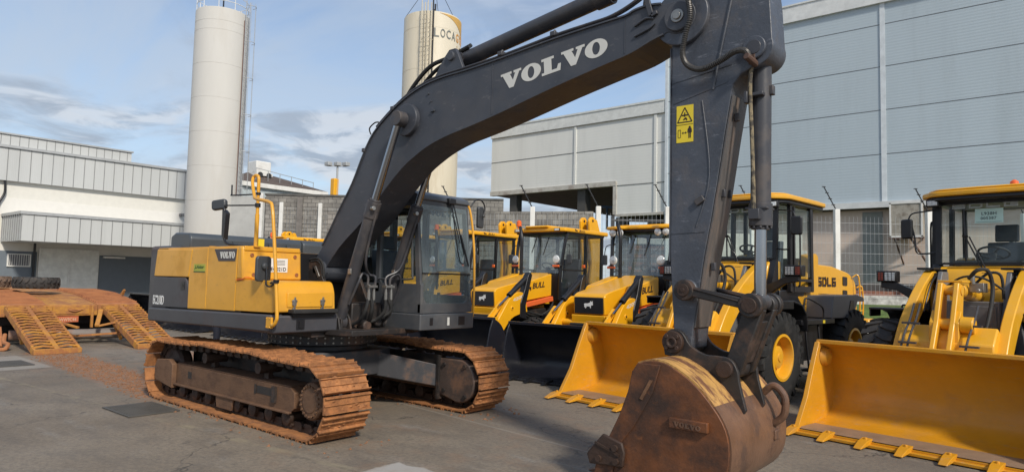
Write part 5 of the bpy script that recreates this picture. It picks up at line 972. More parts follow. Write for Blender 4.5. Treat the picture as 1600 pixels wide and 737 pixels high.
    b.box(-.80, .92, -.60, .60, 1.10, 1.30)
    for s_ in (-1, 1):
        b.tube([(.98, s_*.62, 1.30), (.99, s_*.65, 1.9), (.90, s_*.69, 2.55), (.80, s_*.70, zt)], .038, n=8); b.bar((.02, s_*.68, 1.5), (.0, s_*.70, zt), .06, .07, (1, 0, 0)); b.bar((-.78, s_*.66, 1.5), (-.76, s_*.68, zt), .06, .07, (1, 0, 0))
        b.bar((.95, s_*.63, 1.32), (.02, s_*.68, 1.52), .05, .07); b.bar((.02, s_*.68, 1.55), (-.78, s_*.66, 1.58), .05, .07); b.bar((.85, s_*.69, zt), (-.78, s_*.68, zt), .06, .07); b.bar((.94, s_*.66, 2.0), (.05, s_*.69, 2.0), .03, .04)
        b.tube([(.06, s_*.72, 1.7), (.05, s_*.75, 1.8), (.03, s_*.75, 2.5), (.03, s_*.72, 2.6)], .012)
    b.bar((.99, -.6, 1.60), (.99, .6, 1.60), .05, .6); b.bar((.80, -.68, zt), (.80, .68, zt), .06, .07); b.bar((-.78, -.66, 1.5), (-.78, .66, 1.5), .05, .4); b.bar((-.78, -.66, zt), (-.78, .66, zt), .05, .07); b.bar((-.77, 0, 1.5), (-.77, 0, zt), .04, .05, (1, 0, 0))
    b.build('cab_frame', BLK, C_, 35)
    quad([(1.01, -.60, 1.92), (1.01, .60, 1.92), (.83, .66, 2.80), (.83, -.66, 2.80)], 'windshield', GLS, C_)
    for s_ in (-1, 1):
        q = [(.95, s_*.66, 1.42), (.05, s_*.69, 1.58), (.04, s_*.70, 2.81), (.78, s_*.70, 2.81)]; quad(q if s_ > 0 else q[::-1], 'door_window', GLD, C_)
        q = [(-.02, s_*.69, 1.60), (-.75, s_*.67, 1.62), (-.74, s_*.68, 2.81), (-.03, s_*.70, 2.81)]; quad(q if s_ > 0 else q[::-1], 'rear_side_window', GLD, C_)
    quad([(-.79, -.64, 1.7), (-.79, .64, 1.7), (-.79, .66, 2.81), (-.79, -.66, 2.81)], 'rear_window', GLS, C_)
    b = MB()
    if variant == 1:
        rp_ = [(-.92, -.78), (1.02, -.78), (1.10, -.50), (1.0, -.30), (1.05, 0), (1.0, .30), (1.10, .50), (1.02, .78), (-.92, .78)]
        b.prism(rr_poly(rp_, .04), 2.90, 2.97, 'z'); b.prism(rr_poly([(-.8, -.60), (.85, -.60), (.85, .60), (-.8, .60)], .1), 2.965, 3.01, 'z')
    else:
        b.prism(rr_poly([(-.92, -.78), (.98, -.78), (1.06, -.62), (1.06, .62), (.98, .78), (-.92, .78)], .05), 2.885, 2.985, 'z'); b.prism(rr_poly([(-.8, -.35), (1.10, -.35), (1.10, .35), (-.8, .35)], .06), 2.98, 3.035, 'z')
    rf = b.build('cab_roof', YBH, C_, 30, .025)
    b = MB(); b.box(-.85, .95, -.70, .70, 2.85, 2.90); b.build('roof_lining', BLK, rf, 30, .01)
    if variant != 1:
        for s_ in (-1, 1):
            b = MB(); put_text('BULL', (.42 if s_ > 0 else -.02, s_*.781, 2.91), (-1, 0, 0) if s_ > 0 else (1, 0, 0), (0, 0, 1), .26, .055, .002, .02, .2, b); b.prism([(.55+p[0]*.5, 2.915+p[1]*.45) for p in bull], .781 if s_ > 0 else -.783, .783 if s_ > 0 else -.781, 'y'); b.build('roof_lettering', LTB, rf, 0)
        for yy in (-.58, .58): 
            b = MB(); b.box(1.045, 1.065, yy-.08, yy+.08, 2.90, 2.965); wl_ = b.build('work_light', BLK, rf, 30, .008)
            b = MB(); b.box(1.064, 1.072, yy-.06, yy+.06, 2.912, 2.955); b.build('work_light_lens', LMP, wl_, 0)
    else:
        for yy in (-.62, -.44, .44, .62):
            b = MB(); b.lathe([(.03, -.06), (.075, -.02), (.085, 0)], (1.02, yy, 2.83), (1, 0, -.1), 18); wl_ = b.build('work_light', BLK, rf)
            b = MB(); b.lathe([(.078, 0), (.06, .012), (.001, .018)], (1.02, yy, 2.83), (1, 0, -.1), 18); b.build('work_light_lens', LMP, wl_)
    b = MB(); b.tube([(1.25, -.30, 1.85), (1.25, -.30, 2.3), (1.25, -.30, 2.72), (1.20, -.38, 2.95), (1.17, -.42, 3.0)], .040, n=12); b.build('exhaust_pipe', BLK, H)
    if variant != 1:
        b = MB(); b.cyl((.92, -.66, 2.98), (.92, -.66, 3.06), .03); b.lathe([(.065, 0), (.07, .02), (.06, .03), (.062, .12), (.03, .15), (.001, .152)], (.92, -.66, 3.05), (0, 0, 1), 16); b.build('beacon', ORG, rf)
    for s_ in (-1, 1):
        b = MB(); b.tube([(.98, s_*.64, 2.05), (1.05, s_*.70, 2.1), (1.08, s_*.60, 2.15)], .012); b.box(1.05, 1.10, s_*.60-.05, s_*.60+.05, 2.02, 2.12) if variant != 1 else None; lb_ = b.build('lamp_bracket', BLK, H, 30)
        b = MB(); b.lathe([(.03, -.07), (.08, -.02), (.095, 0), (.08, .015), (.001, .025)], (1.10, s_*(.60 if variant != 1 else .55), 2.24), (1, 0, 0), 20); b.build('headlight', LMP if variant == 1 else LMP, lb_)
        b = MB(); b.box(1.08, 1.13, s_*.60-.09, s_*.60+.09, 2.06, 2.11); b.build('indicator', ORG, lb_, 30, .01)
        b = MB(); b.box(.10, .14, s_*.70-.02, s_*.70+.06, 2.06, 2.14); b.build('door_indicator', ORG, C_, 30, .01)
        b = MB(); b.prism(rr_poly([(-.07, -.11), (.07, -.11), (.07, .11), (-.07, .11)], .03), -.02, .02, 'x'); b.tilt(0, Matrix.Translation((.95, s_*.86, 2.25))); b.build('mirror', MIR, C_, 40, .012)
        b = MB(); b.tube([(.80, s_*.70, 2.6), (.90, s_*.84, 2.55), (.95, s_*.86, 2.35)], .01); b.build('mirror_arm', BLK, C_)
    b = MB(); b.box(-.45, .05, -.25, .25, 1.35, 1.72); b.prism(rr_poly([(-.50, 1.65), (-.36, 1.65), (-.42, 2.30), (-.52, 2.30)], .03), -.25, .25, 'y'); b.build('seat', SEA, C_, 40, .04)
    b = MB(); K = 20; b.tube([(.17*math.cos(2*math.pi*i/K), .17*math.sin(2*math.pi*i/K), 0) for i in range(K+1)], .016, n=8, sub=1, cap=False); b.tilt(0, Matrix.Translation((.55, 0, 2.08)) @ Matrix.Rotation(R(-30), 4, 'Y')); b.bar((.56, 0, 2.06), (.75, 0, 1.4), .08, .10, (1, 0, 0)); b.box(.62, .95, -.25, .25, 1.85, 2.0); b.build('steering_wheel', INT, C_, 35)
    b = MB(); b.tube([(.50, .40, 2.85), (.70, .30, 2.5), (.88, .10, 2.3)], .008); b.bar((.84, .20, 2.78), (.93, .10, 2.35), .012, .02); b.bar((.84, -.16, 2.78), (.93, -.24, 2.4), .012, .02); b.build('wiper', BLK, C_)
    # rear digging boom
    BO = empty('rear_boom'); BO.parent = H
    dy = -.18
    for yy in (dy-.17, dy+.10):
        b = MB(); b.prism(rr_poly([(-1.25, 1.0), (-1.62, 1.0), (-1.80, 2.2), (-1.62, 3.30), (-1.50, 3.46), (-1.36, 3.46), (-1.26, 3.36), (-1.32, 2.8), (-1.42, 2.2)], .03), yy, yy+.07, 'y'); bb = b.build('boom_plate', YBH, BO, 35, .012)
        b = MB(); b.cyl((-1.42, yy-.01, 3.36), (-1.42, yy+.08, 3.36), .035, n=12); b.build('pin', LTB, bb)
    b = MB(); b.prism([(-1.80, 2.2), (-1.62, 3.30), (-1.70, 3.30), (-1.9, 2.2), (-1.7, 1.0), (-1.6, 1.0)], dy-.16, dy+.16, 'y'); b.prism(rr_poly([(-2.05, 1.3), (-1.85, 1.3), (-1.72, 3.0), (-1.62, 3.42), (-1.75, 3.42), (-1.95, 3.0)], .04), dy-.10, dy+.10, 'y'); b.build('dipper', YBH, BO, 35, .012)
    b = MB(); b.cyl((-1.42, dy+.0, 3.34), (-1.48, dy+.0, 2.9), .032, n=12); b.build('ram_rod', CHR, BO)
    b = MB(); b.cyl((-1.48, dy, 2.92), (-1.50, dy, 1.6), .06, n=14); b.build('ram', YBH, BO)
    b = MB(); b.box(-1.35, -.95, -.95, .95, .75, 1.15)
    for s_ in (-1, 1): b.box(-1.3, -1.1, s_*.95-.09, s_*.95+.09, .35, 1.55); b.box(-1.4, -1.0, s_*.95-.2, s_*.95+.2, .25, .32)
    b.build('stabiliser_frame', YBH, H, 30, .015)
    b = MB(); b.prism(rr_poly([(-2.1, .5), (-1.65, .6), (-1.6, 1.25), (-1.85, 1.4), (-2.25, 1.1)], .05), dy-.3, dy+.3, 'y'); b.build('digging_bucket', BLK, BO, 30, .015)
    return H
BH0 = make_backhoe('yellow backhoe loader with flat lettered roof, wholly visible just right of the excavator cab', (-1.9, 8.5, 0), -1.56, 1.04, 0)
BH3 = make_backhoe('yellow backhoe loader with round roof lamps, directly left of the excavator arm', (1.1, 8.1, 0), -1.55, 1.02, 1)
BHs = []
for (x, y, th, lab) in ((-4.85, 8.45, -1.57, 'yellow backhoe loader half hidden by the excavator cab, seen through its front glass'),
                        (-7.6, 8.4, -1.57, 'yellow backhoe loader mostly hidden behind the excavator boom and cab'),
                        (-9.75, 8.35, -1.57, 'backhoe loader whose black bucket shows under the excavator body, left of the turntable'),
                        (-13.2, 8.3, -1.57, 'backhoe loader behind the excavator body, black bucket left of the standing person')):
    c = copy_tree(BH0); c.location = (x, y, 0); c.rotation_euler.z = th; c['label'] = lab; c.name = 'backhoe_loader'; BHs.append(c)
c = copy_tree(BH0); c.location = (-16.5, 8.2, 0); c.rotation_euler.z = -1.57; c['label'] = 'backhoe loader whose black bucket edge shows beside the excavator counterweight'; c.name = 'backhoe_loader'
# ================================================================ GROUND
G = bpy.data.materials.new('yard_concrete'); G.use_nodes = True; nt = G.node_tree; n = nt.nodes; l = nt.links
pb = n['Principled BSDF']; tcg = n.new('ShaderNodeTexCoord')
def gm(op, a, b_=None, cl=False):
    x = n.new('ShaderNodeMath'); x.operation = op; x.use_clamp = cl
    for i, v in enumerate((a, b_)):
        if v is None: continue
        if isinstance(v, (int, float)): x.inputs[i].default_value = v
        else: l.new(v, x.inputs[i])
    return x.outputs[0]
def gn(s, d=6, ro=.6, st=(1, 1, 1), dist=0):
    mp = n.new('ShaderNodeMapping'); mp.inputs['Scale'].default_value = st; l.new(tcg.outputs['Object'], mp.inputs[0]); z = n.new('ShaderNodeTexNoise'); z.inputs['Scale'].default_value = s; z.inputs['Detail'].default_value = d; z.inputs['Roughness'].default_value = ro; z.inputs['Distortion'].default_value = dist
    l.new(mp.outputs[0], z.inputs[0]); return z.outputs[0]
def gr_(x, lo, hi, a=0, c=1):
    g = n.new('ShaderNodeMapRange'); g.interpolation_type = 'SMOOTHSTEP'; g.inputs[1].default_value = lo; g.inputs[2].default_value = hi; g.inputs[3].default_value = a; g.inputs[4].default_value = c; l.new(x, g.inputs[0]); return g.outputs[0]
def gx(fc, a, c2, bl='MIX'):
    x = n.new('ShaderNodeMix'); x.data_type = 'RGBA'; x.blend_type = bl
    if isinstance(fc, float): x.inputs[0].default_value = fc
    else: l.new(fc, x.inputs[0])
    for k, v in ((6, a), (7, c2)):
        if isinstance(v, tuple): x.inputs[k].default_value = (*v[:3], 1)
        else: l.new(v, x.inputs[k])
    return x.outputs[2]
sx = n.new('ShaderNodeSeparateXYZ'); l.new(tcg.outputs['Object'], sx.inputs[0]); gxx, gyy = sx.outputs[0], sx.outputs[1]
big = gn(.28, 8, .62); med = gn(1.3, 8, .66, (1, 1.8, 1)); fine = gn(22, 6, .7)
col = gx(gr_(big, .34, .66), (.168, .133, .097), (.250, .205, .152))
col = gx(gr_(med, .44, .68, 0, .6), col, (.120, .100, .080)); col = gx(gr_(gn(.7, 7, .6, (1, 3, 1)), .56, .74, 0, .5), col, (.29, .275, .25))
col = gx(gr_(fine, .38, .68, 0, .55), col, (.085, .074, .062)); col = gx(gr_(gn(70, 4, .7), .54, .72, 0, .35), col, (.38, .34, .28))
col = gx(gr_(gn(4.5, 8, .7), .58, .68, 0, .6), col, (.07, .062, .056))
# scrape marks: long thin light streaks
stn = gn(2.2, 4, .5, (.55, 9, 1), .3); col = gx(gr_(stn, .66, .76, 0, .28), col, (.36, .33, .29))
# slab joints + cracks
vj = n.new('ShaderNodeTexVoronoi'); vj.feature = 'DISTANCE_TO_EDGE'; vj.inputs['Scale'].default_value = .30
wob = n.new('ShaderNodeVectorMath'); wob.operation = 'ADD'; l.new(tcg.outputs['Object'], wob.inputs[0]); wn2 = n.new('ShaderNodeTexNoise'); wn2.inputs['Scale'].default_value = 1.7; wn2.inputs['Detail'].default_value = 8; l.new(tcg.outputs['Object'], wn2.inputs[0])
wsc = n.new('ShaderNodeVectorMath'); wsc.operation = 'SCALE'; wsc.inputs['Scale'].default_value = 1.3; l.new(wn2.outputs['Color'], wsc.inputs[0]); l.new(wsc.outputs[0], wob.inputs[1]); l.new(wob.outputs[0], vj.inputs['Vector'])
crk = gr_(vj.outputs['Distance'], .0, .006, 1, 0); crk = gm('MULTIPLY', crk, gr_(gn(.5, 4), .40, .52)); col = gx(gm('MULTIPLY', crk, .75), col, (.035, .032, .03))
def band(v, c0, hw, soft): return gm('SUBTRACT', 1.0, gr_(gm('ABSOLUTE', gm('SUBTRACT', v, c0)), hw, hw+soft), True)
# long joint with yellowish worn line
j = gm('SUBTRACT', gyy, gm('MULTIPLY', gxx, .09)); jl = band(j, -2.02, .012, .02); col = gx(gm('MULTIPLY', gm('MULTIPLY', jl, gr_(gn(.9, 5), .42, .6)), .45), col, (.05, .045, .04))
jl2 = gm('MULTIPLY', band(j, -1.99, .035, .05), gr_(gn(2.0, 6), .46, .66, 0, .45)); col = gx(jl2, col, (.33, .28, .18))
j3 = band(gm('ADD', gyy, gm('MULTIPLY', gxx, .12)), .92, .010, .02); col = gx(gm('MULTIPLY', gm('MULTIPLY', j3, gr_(gxx, .4, .8)), .28), col, (.36, .33, .29))
j4 = band(gxx, -6.2, .02, .02); col = gx(gm('MULTIPLY', j4, .6), col, (.06, .055, .05))
# pale patch round the far drain
pt = gm('MULTIPLY', band(gxx, -7.5, 1.1, .1), band(gyy, -2.2, .75, .06)); col = gx(gm('MULTIPLY', pt, .55), col, (.34, .31, .27))
pt2 = gm('MULTIPLY', band(gm('ADD', gxx, gm('MULTIPLY', gn(2.5, 4), .25)), 3.62, .34, .05), band(gm('ADD', gyy, gm('MULTIPLY', gn(3, 4), .2)), -1.38, .22, .04)); col = gx(gm('MULTIPLY', pt2, .8), col, (.40, .38, .35))
# mud left by the tracks
for (c0, k, hw, x0, x1, amt) in ((-1.16, .055, .42, -9.3, -1.6, 1), (1.24, .0, .36, -9.3, -1.6, .9)):
    yy = gm('ADD', gm('SUBTRACT', gyy, c0), gm('MULTIPLY', gm('ADD', gxx, 2.0), k)); yy = gm('ADD', yy, gm('MULTIPLY', gm('SUBTRACT', gn(3, 5), .5), .5))
    m_ = gm('MULTIPLY', gm('SUBTRACT', 1.0, gr_(gm('ABSOLUTE', yy), hw*.6, hw+.16), True), gm('MULTIPLY', gr_(gxx, x0, x0+.4), gr_(gxx, x1-.5, x1, 1, 0)))
    wv = n.new('ShaderNodeMath'); wv.operation = 'SINE'; l.new(gm('MULTIPLY', gxx, 2*math.pi/.19), wv.inputs[0]); pat = gm('ADD', gm('MULTIPLY', wv.outputs[0], .16), gn(7, 7, .7))
    m_ = gm('MULTIPLY', m_, gr_(pat, .40, .58, .22, amt)); col = gx(m_, col, (.29, .135, .062)); 
mdx = gm('MULTIPLY', band(gyy, -.1, 1.6, .8), band(gxx, -2.5, 6.5, 1.2)); col = gx(gm('MULTIPLY', mdx, gr_(gn(1.6, 8, .7), .48, .72, 0, .45)), col, (.25, .15, .09))
l.new(col, pb.inputs['Base Color']); l.new(gr_(big, .3, .7, .85, .62), pb.inputs['Roughness'])
bpn = n.new('ShaderNodeBump'); bpn.inputs['Strength'].default_value = .45; bpn.inputs['Distance'].default_value = .012; l.new(gm('ADD', gm('ADD', gn(35, 6, .7), gm('MULTIPLY', med, .8)), gm('MULTIPLY', crk, -.8)), bpn.inputs['Height']); l.new(bpn.outputs[0], pb.inputs['Normal'])
b = MB(); b.add([(-400, -300, 0), (300, -300, 0), (300, 500, 0), (-400, 500, 0)], [(0, 1, 2, 3)]); tag(b.build('ground', G, None, 0), kind='structure')
# mud clods
b = MB(); rnd = random.Random(3)
for i in range(2150):
    if i < 1500:
        x = -9.0+6.9*rnd.random()**.9; x = round(x/.19)*.19+rnd.gauss(0, .028); yc = -1.16-.055*(x+2); y = yc+rnd.uniform(-.42, .42)+rnd.gauss(0, .06)
    elif i < 1800: x = -8.9+rnd.random()*6.5; y = 1.25+rnd.gauss(0, .25)
    else: x = -2.3+rnd.random()*4.8; y = rnd.choice((-1.5, .9, -.9, 1.5))+rnd.gauss(0, .12)
    s_ = rnd.uniform(.006, .026)*(1.4 if rnd.random() < .15 else 1); h = s_*rnd.uniform(.5, 1.2); a0 = rnd.random()*6
    q = [(x+s_*rnd.uniform(.7, 1.2)*math.cos(a0+k*math.pi/3), y+s_*rnd.uniform(.7, 1.2)*math.sin(a0+k*math.pi/3), .001) for k in range(6)]
    b.add(q+[(x+rnd.uniform(-.3, .3)*s_, y+rnd.uniform(-.3, .3)*s_, h)], [(k, (k+1) % 6, 6) for k in range(6)])
tag(b.build('mud_clods', mat('loose_mud', (.21, .10, .048), .9, var=.3, vs=5), None, 0), kind='stuff')
for (x0, x1, y0, y1, lab) in ((-1.56, -.76, -2.22, -1.66, 'cast iron drain grate in the concrete beside the near muddy track'), (-7.65, -6.85, -2.15, -1.62, 'cast iron drain grate at the left edge, below the trailer ramp')):
    t = tag(empty('drain_grate', ((x0+x1)/2, (y0+y1)/2, 0)), lab, 'drain grate', 'drain grates in the yard'); cx, cy = (x1-x0)/2, (y1-y0)/2
    b = MB(); b.box(-cx, cx, -cy, cy, -.05, .004); b.build('pit_shade_plate', BLK, t, 0)  # black plate painting the dark hollow under the bars
    b = MB()
    for k in range(12): x = -cx+.03+k*(2*cx-.06)/11; b.box(x-.017, x+.017, -cy, cy, .006, .020)
    b.box(-cx-.03, cx+.03, -cy-.03, -cy, .004, .018); b.box(-cx-.03, cx+.03, cy, cy+.03, .004, .018); b.box(-cx-.03, -cx, -cy, cy, .004, .018); b.box(cx, cx+.03, -cy, cy, .004, .018); b.build('bars', mat('grate_iron', (.075, .07, .062), .6, var=.2), t, 0)
# grass bank and plateau
FL = [(-40, -1.0), (-24.0, 5.8), (-10.5, 12.6), (-5.2, 15.2), (1.87, 20.0), (7.03, 24.3), (14, 29.5), (30, 42)]
def offs(P, d_):
    out = []
    for i, p in enumerate(P):
        a = Vector(P[max(i-1, 0)]); c = Vector(P[min(i+1, len(P)-1)]); t = (c-a).normalized(); nn = Vector((-t.y, t.x)); out.append((p[0]+nn.x*d_, p[1]+nn.y*d_))
    return out
FLG = FL[2:]
GRS = mat('grass_ground', (.075, .12, .025), .9, var=.45, vs=4, dirt=(.14, .12, .06), dk=.5, ds=1.5, bump=.6, bs=40)
b = MB(); prof_ = [(-3.6, -.02), (-2.6, .35), (-1.5, .85), (-.7, 1.15), (-.1, 1.24), (.6, 1.25), (40, 1.27)]
rows = [[(x, y, z) for x, y in offs(FLG, d_)] for d_, z in prof_]; K = len(FLG)
b.add([v for r_ in rows for v in r_], [(i*K+j, i*K+j+1, (i+1)*K+j+1, (i+1)*K+j) for i in range(len(rows)-1) for j in range(K-1)]); tag(b.build('grass_bank', GRS, None, 60), kind='structure')
b = MB(); rnd = random.Random(5)
for i in range(9000):
    t = rnd.uniform(2.7, 5.2); k = int(t); u_ = t-k; k = min(k, K-2) if False else k
    if k >= K-1: continue
    dd = rnd.uniform(-3.2, -.2); A0 = Vector(FLG[k]); A1 = Vector(FLG[k+1]); p = A0.lerp(A1, u_); tt = (A1-A0).normalized(); nn = Vector((-tt.y, tt.x)); p = p+nn*dd
    z = next((za_+(zb_-za_)*(dd-da)/(db-da)) for (da, za_), (db, zb_) in zip(prof_, prof_[1:]) if da <= dd <= db)
    a = rnd.random()*6.28; h = rnd.uniform(.03, .12); w_ = .012; dx, dy = math.cos(a), math.sin(a)
    b.add([(p.x-dx*w_, p.y-dy*w_, z-.02), (p.x+dx*w_, p.y+dy*w_, z-.02), (p.x+rnd.uniform(-.04, .04), p.y+rnd.uniform(-.04, .04), z+h)], [(0, 1, 2)])
tag(b.build('grass', mat('grass_blades', (.10, .17, .03), .7, var=.4, vs=2), None, 0), kind='stuff')
# kerb wall along the fence base
CON = mat('stained_white_concrete', (.50, .49, .46), .8, var=.12, dirt=(.16, .15, .14), dk=.8, ds=2.5, bump=.3, bs=20)
def wall_run(P0, P1, z0, z1, th, name, mt, bev=0, lab=None, cat=None, grp=None, parent=None):
    P0 = Vector(P0); P1 = Vector(P1); d = P1-P0; L = d.length; b = MB(); b.box(0, L, -th/2, th/2, z0, z1); o = b.build(name, mt, parent, 0, bev); o.location = (P0.x, P0.y, 0); o.rotation_euler.z = math.atan2(d.y, d.x)
    if lab: tag(o, lab, cat, grp)
    return o
wall_run((-1.0, 18.3), (9.5, 26.3), .9, 1.56, .3, 'low_wall', CON, .01, 'low stained white concrete wall along the top of the grass, under the mesh fence', 'low wall')
BRK = mat('red_brick', (.24, .10, .065), .85, var=.35, vs=6, dirt=(.35, .28, .22), dk=.5, ds=7)
wall_run((-1.0, 19.4), (9.0, 27.2), 1.2, 1.72, .35, 'brick_border', BRK, .01, 'low red brick border behind the white concrete wall', 'brick border')
wall_run((-.2, 20.3), (8.6, 27.4), 1.3, 2.02, .3, 'pipe_duct', mat('dark_pipe', (.04, .037, .035), .6), .05, 'long dark duct lying behind the brick border', 'duct')
# fence: posts + mesh as one fence thing per run
def fence(P, ztop, zb, label, posts=True, pm=WHT, mesh_z=(1.6, 4.3), step=.15, arms=True, skip_mesh=(), group=None):
    F = tag(empty('mesh_fence', (P[0][0], P[0][1], 0)), label, 'fence'); o0 = Vector((P[0][0], P[0][1], 0))
    for i, p in enumerate(P):
        q = Vector((p[0], p[1], 0))-o0; tx = Vector((.769, .639, 0))
        b = MB(); b.box(-.09, .09, -.09, .09, zb, ztop); b.tilt(0, Matrix.Translation(q) @ Matrix.Rotation(.69, 4, 'Z')); po = b.build('post', pm, F, 30, .02)
        if arms:
            b = MB(); a0 = Vector((q.x, q.y, ztop-.05)); a1 = a0+Vector((-.45*.769, -.45*.639, .85)); b.cyl(a0, a1, .022, n=6)
            for k in range(4): c_ = a0.lerp(a1, (k+1)/4); b.cyl(c_-Vector((.05, .04, 0)), c_+Vector((.05, .04, 0)), .015, n=5)
            b.build('post_arm', BLK, po)
    for i in range(len(P)-1):
        if i in skip_mesh: continue
        a = Vector((P[i][0], P[i][1], 0))-o0; c_ = Vector((P[i+1][0], P[i+1][1], 0))-o0; d = (c_-a); L = d.length; d.normalize(); b = MB(); k = 0; x = step
        while x < L:
            p = a+d*x; b.bar((p.x, p.y, mesh_z[0]), (p.x, p.y, mesh_z[1]), .007, .007, (1, 0, 0)); x += step
        z = mesh_z[0]
        while z <= mesh_z[1]+.01: b.bar(a+Vector((0, 0, z)), c_+Vector((0, 0, z)), .008, .008); z += .36
        b.build('wire_panel', GLV, F, 0)
    return F
fence([(-10.2, 12.85), (-7.41, 14.27), (-5.11, 15.27), (-3.0, 16.6), (-.5, 18.3), (1.87, 20.02), (4.4, 22.1), (7.03, 24.3), (9.6, 26.4)], 4.6, 1.0, 'tall wire mesh fence on square white concrete posts behind the parked machines', mesh_z=(1.6, 4.35))
# block walls
def block_mat(name, a, c_, mort, sc=(1, 1, 1)):
    M = bpy.data.materials.new(name); M.use_nodes = True; nt = M.node_tree; nn = nt.nodes; ll = nt.links; p = nn['Principled BSDF']; t = nn.new('ShaderNodeTexCoord'); mp = nn.new('ShaderNodeMapping'); ll.new(t.outputs['Object'], mp.inputs[0]); mp.inputs['Rotation'].default_value = (R(-90), 0, 0)
    br = nn.new('ShaderNodeTexBrick'); br.inputs['Scale'].default_value = 1; br.inputs['Brick Width'].default_value = sc[0]; br.inputs['Row Height'].default_value = sc[1]; br.inputs['Mortar Size'].default_value = sc[2]; br.inputs['Color1'].default_value = (*a, 1); br.inputs['Color2'].default_value = (*c_, 1); br.inputs['Mortar'].default_value = (*mort, 1)
    ll.new(mp.outputs[0], br.inputs[0]); z = nn.new('ShaderNodeTexNoise'); z.inputs['Scale'].default_value = 1.6; z.inputs['Detail'].default_value = 9; z.inputs['Roughness'].default_value = .68; ll.new(t.outputs['Object'], z.inputs[0])
    g = nn.new('ShaderNodeMapRange'); g.inputs[1].default_value = .42; g.inputs[2].default_value = .66; g.inputs[3].default_value = 0; g.inputs[4].default_value = .65; ll.new(z.outputs[0], g.inputs[0]); x = nn.new('ShaderNodeMix'); x.data_type = 'RGBA'; ll.new(g.outputs[0], x.inputs[0]); ll.new(br.outputs[0], x.inputs[6]); x.inputs[7].default_value = (.09, .085, .08, 1)
    ll.new(x.outputs[2], p.inputs['Base Color']); p.inputs['Roughness'].default_value = .9; bm_ = nn.new('ShaderNodeBump'); bm_.inputs['Strength'].default_value = .5; bm_.inputs['Distance'].default_value = .02; ll.new(br.outputs['Fac'], bm_.inputs['Height']); bm_.invert = True; ll.new(bm_.outputs[0], p.inputs['Normal']); return M
BLM = block_mat('grey_blocks', (.34, .32, .285), (.23, .215, .19), (.09, .085, .08), (.42, .21, .012))
wa = wall_run((-16.0, 11.2), (-5.9, 16.15), 0, 4.52, .2, 'block_wall', BLM, 0, 'weathered grey concrete block wall behind the backhoe loaders, between cab and gate', 'block wall')
wb_ = tag(empty('block_wall', (-30.0, 5.0, 0)), 'tall weathered grey block wall with pilasters, left of the excavator boom', 'block wall')
e_ = Vector((.769, .639, 0)); P0 = Vector((-23.0, 12.35, 0)); ang = math.atan2(.639, .769)
wb_.location = P0; wb_.rotation_euler.z = ang
b = MB(); b.box(0, 12, -.1, .1, 0, 5.80); b.build('wall_face', BLM, wb_, 0)
b = MB(); b.box(-.05, 12, -.14, .14, 5.80, 5.90); b.build('coping', mat('dark_coping', (.10, .097, .09), .9, var=.3), wb_, 0)
for k in (1.75, 4.55, 7.3, 10): b = MB(); b.box(k-.14, k+.14, -.20, -.1, 0, 5.75); b.build('pilaster', mat('pilaster_concrete', (.17, .155, .14), .9, var=.25), wb_, 0)
fence([(-22.25, 12.75), (-20.75, 14.0), (-19.1, 15.3)], 5.45, .5, 'wire mesh fence on two white posts in front of the tall block wall', mesh_z=(1.2, 5.2), arms=False)
wl_ = tag(empty('white_wall', P0-e_*1.9), 'plain white boundary wall between the plain silo and the tall block wall', 'white wall'); wl_.rotation_euler.z = ang
b = MB(); b.box(.15, 1.85, -.1, .1, 0, 5.72); b.build('wall_face', mat('faded_white_wall', (.42, .42, .40), .85, var=.1, dirt=(.2, .2, .19), dk=.4, ds=1.5), wl_, 0)
b = MB(); b.box(1.5, 1.78, -.18, -.1, 0, 5.9);  b.build('pilaster', WHT, wl_, 0, .01)
b = MB(); b.box(.15, 1.5, -.125, -.1, 1.9, 2.0); b.box(.15, 1.5, -.125, -.1, 2.3, 2.36); b.build('moulding', GLV, wl_, 0)
# rail gate to the right of block wall
rg = tag(empty('rail_gate', (-5.0, 16.0, 0)), 'dark horizontal rail gate between white posts right of the block wall', 'gate'); rg.rotation_euler.z = ang
b = MB(); b.box(0, .12, -.06, .06, 1.2, 4.3); b.box(2.6, 2.72, -.06, .06, 1.2, 4.3)
for k in range(9): b.box(.12, 2.6, -.03, .03, 1.7+k*.30, 1.78+k*.30)
b.build('rail', mat('gate_paint', (.035, .037, .04), .5), rg, 0, .005)
wall_run((-5.9, 19.6), (-.5, 24.0), 1.2, 4.0, .2, 'white_wall', mat('dull_white_wall', (.46, .45, .41), .85, var=.12), 0, 'low dull white wall standing behind the rail gate', 'white wall')
bp_ = tag(empty('brick_stack', (-4.4, 17.2, 1.25)), 'stack of red bricks beside the rail gate, behind the backhoe loaders', 'brick stack'); bp_.rotation_euler.z = ang
b = MB(); b.box(-.5, .9, -.3, .3, 0, 2.0); b.build('brick_pile', block_mat('stacked_bricks', (.28, .10, .06), (.20, .075, .05), (.05, .03, .025), (.24, .09, .012)), bp_, 0)
b = MB(); b.box(-.6, 1.0, -.35, .35, -.05, 0); b.build('pallet', mat('pallet_wood', (.2, .14, .08), .8), bp_, 0)
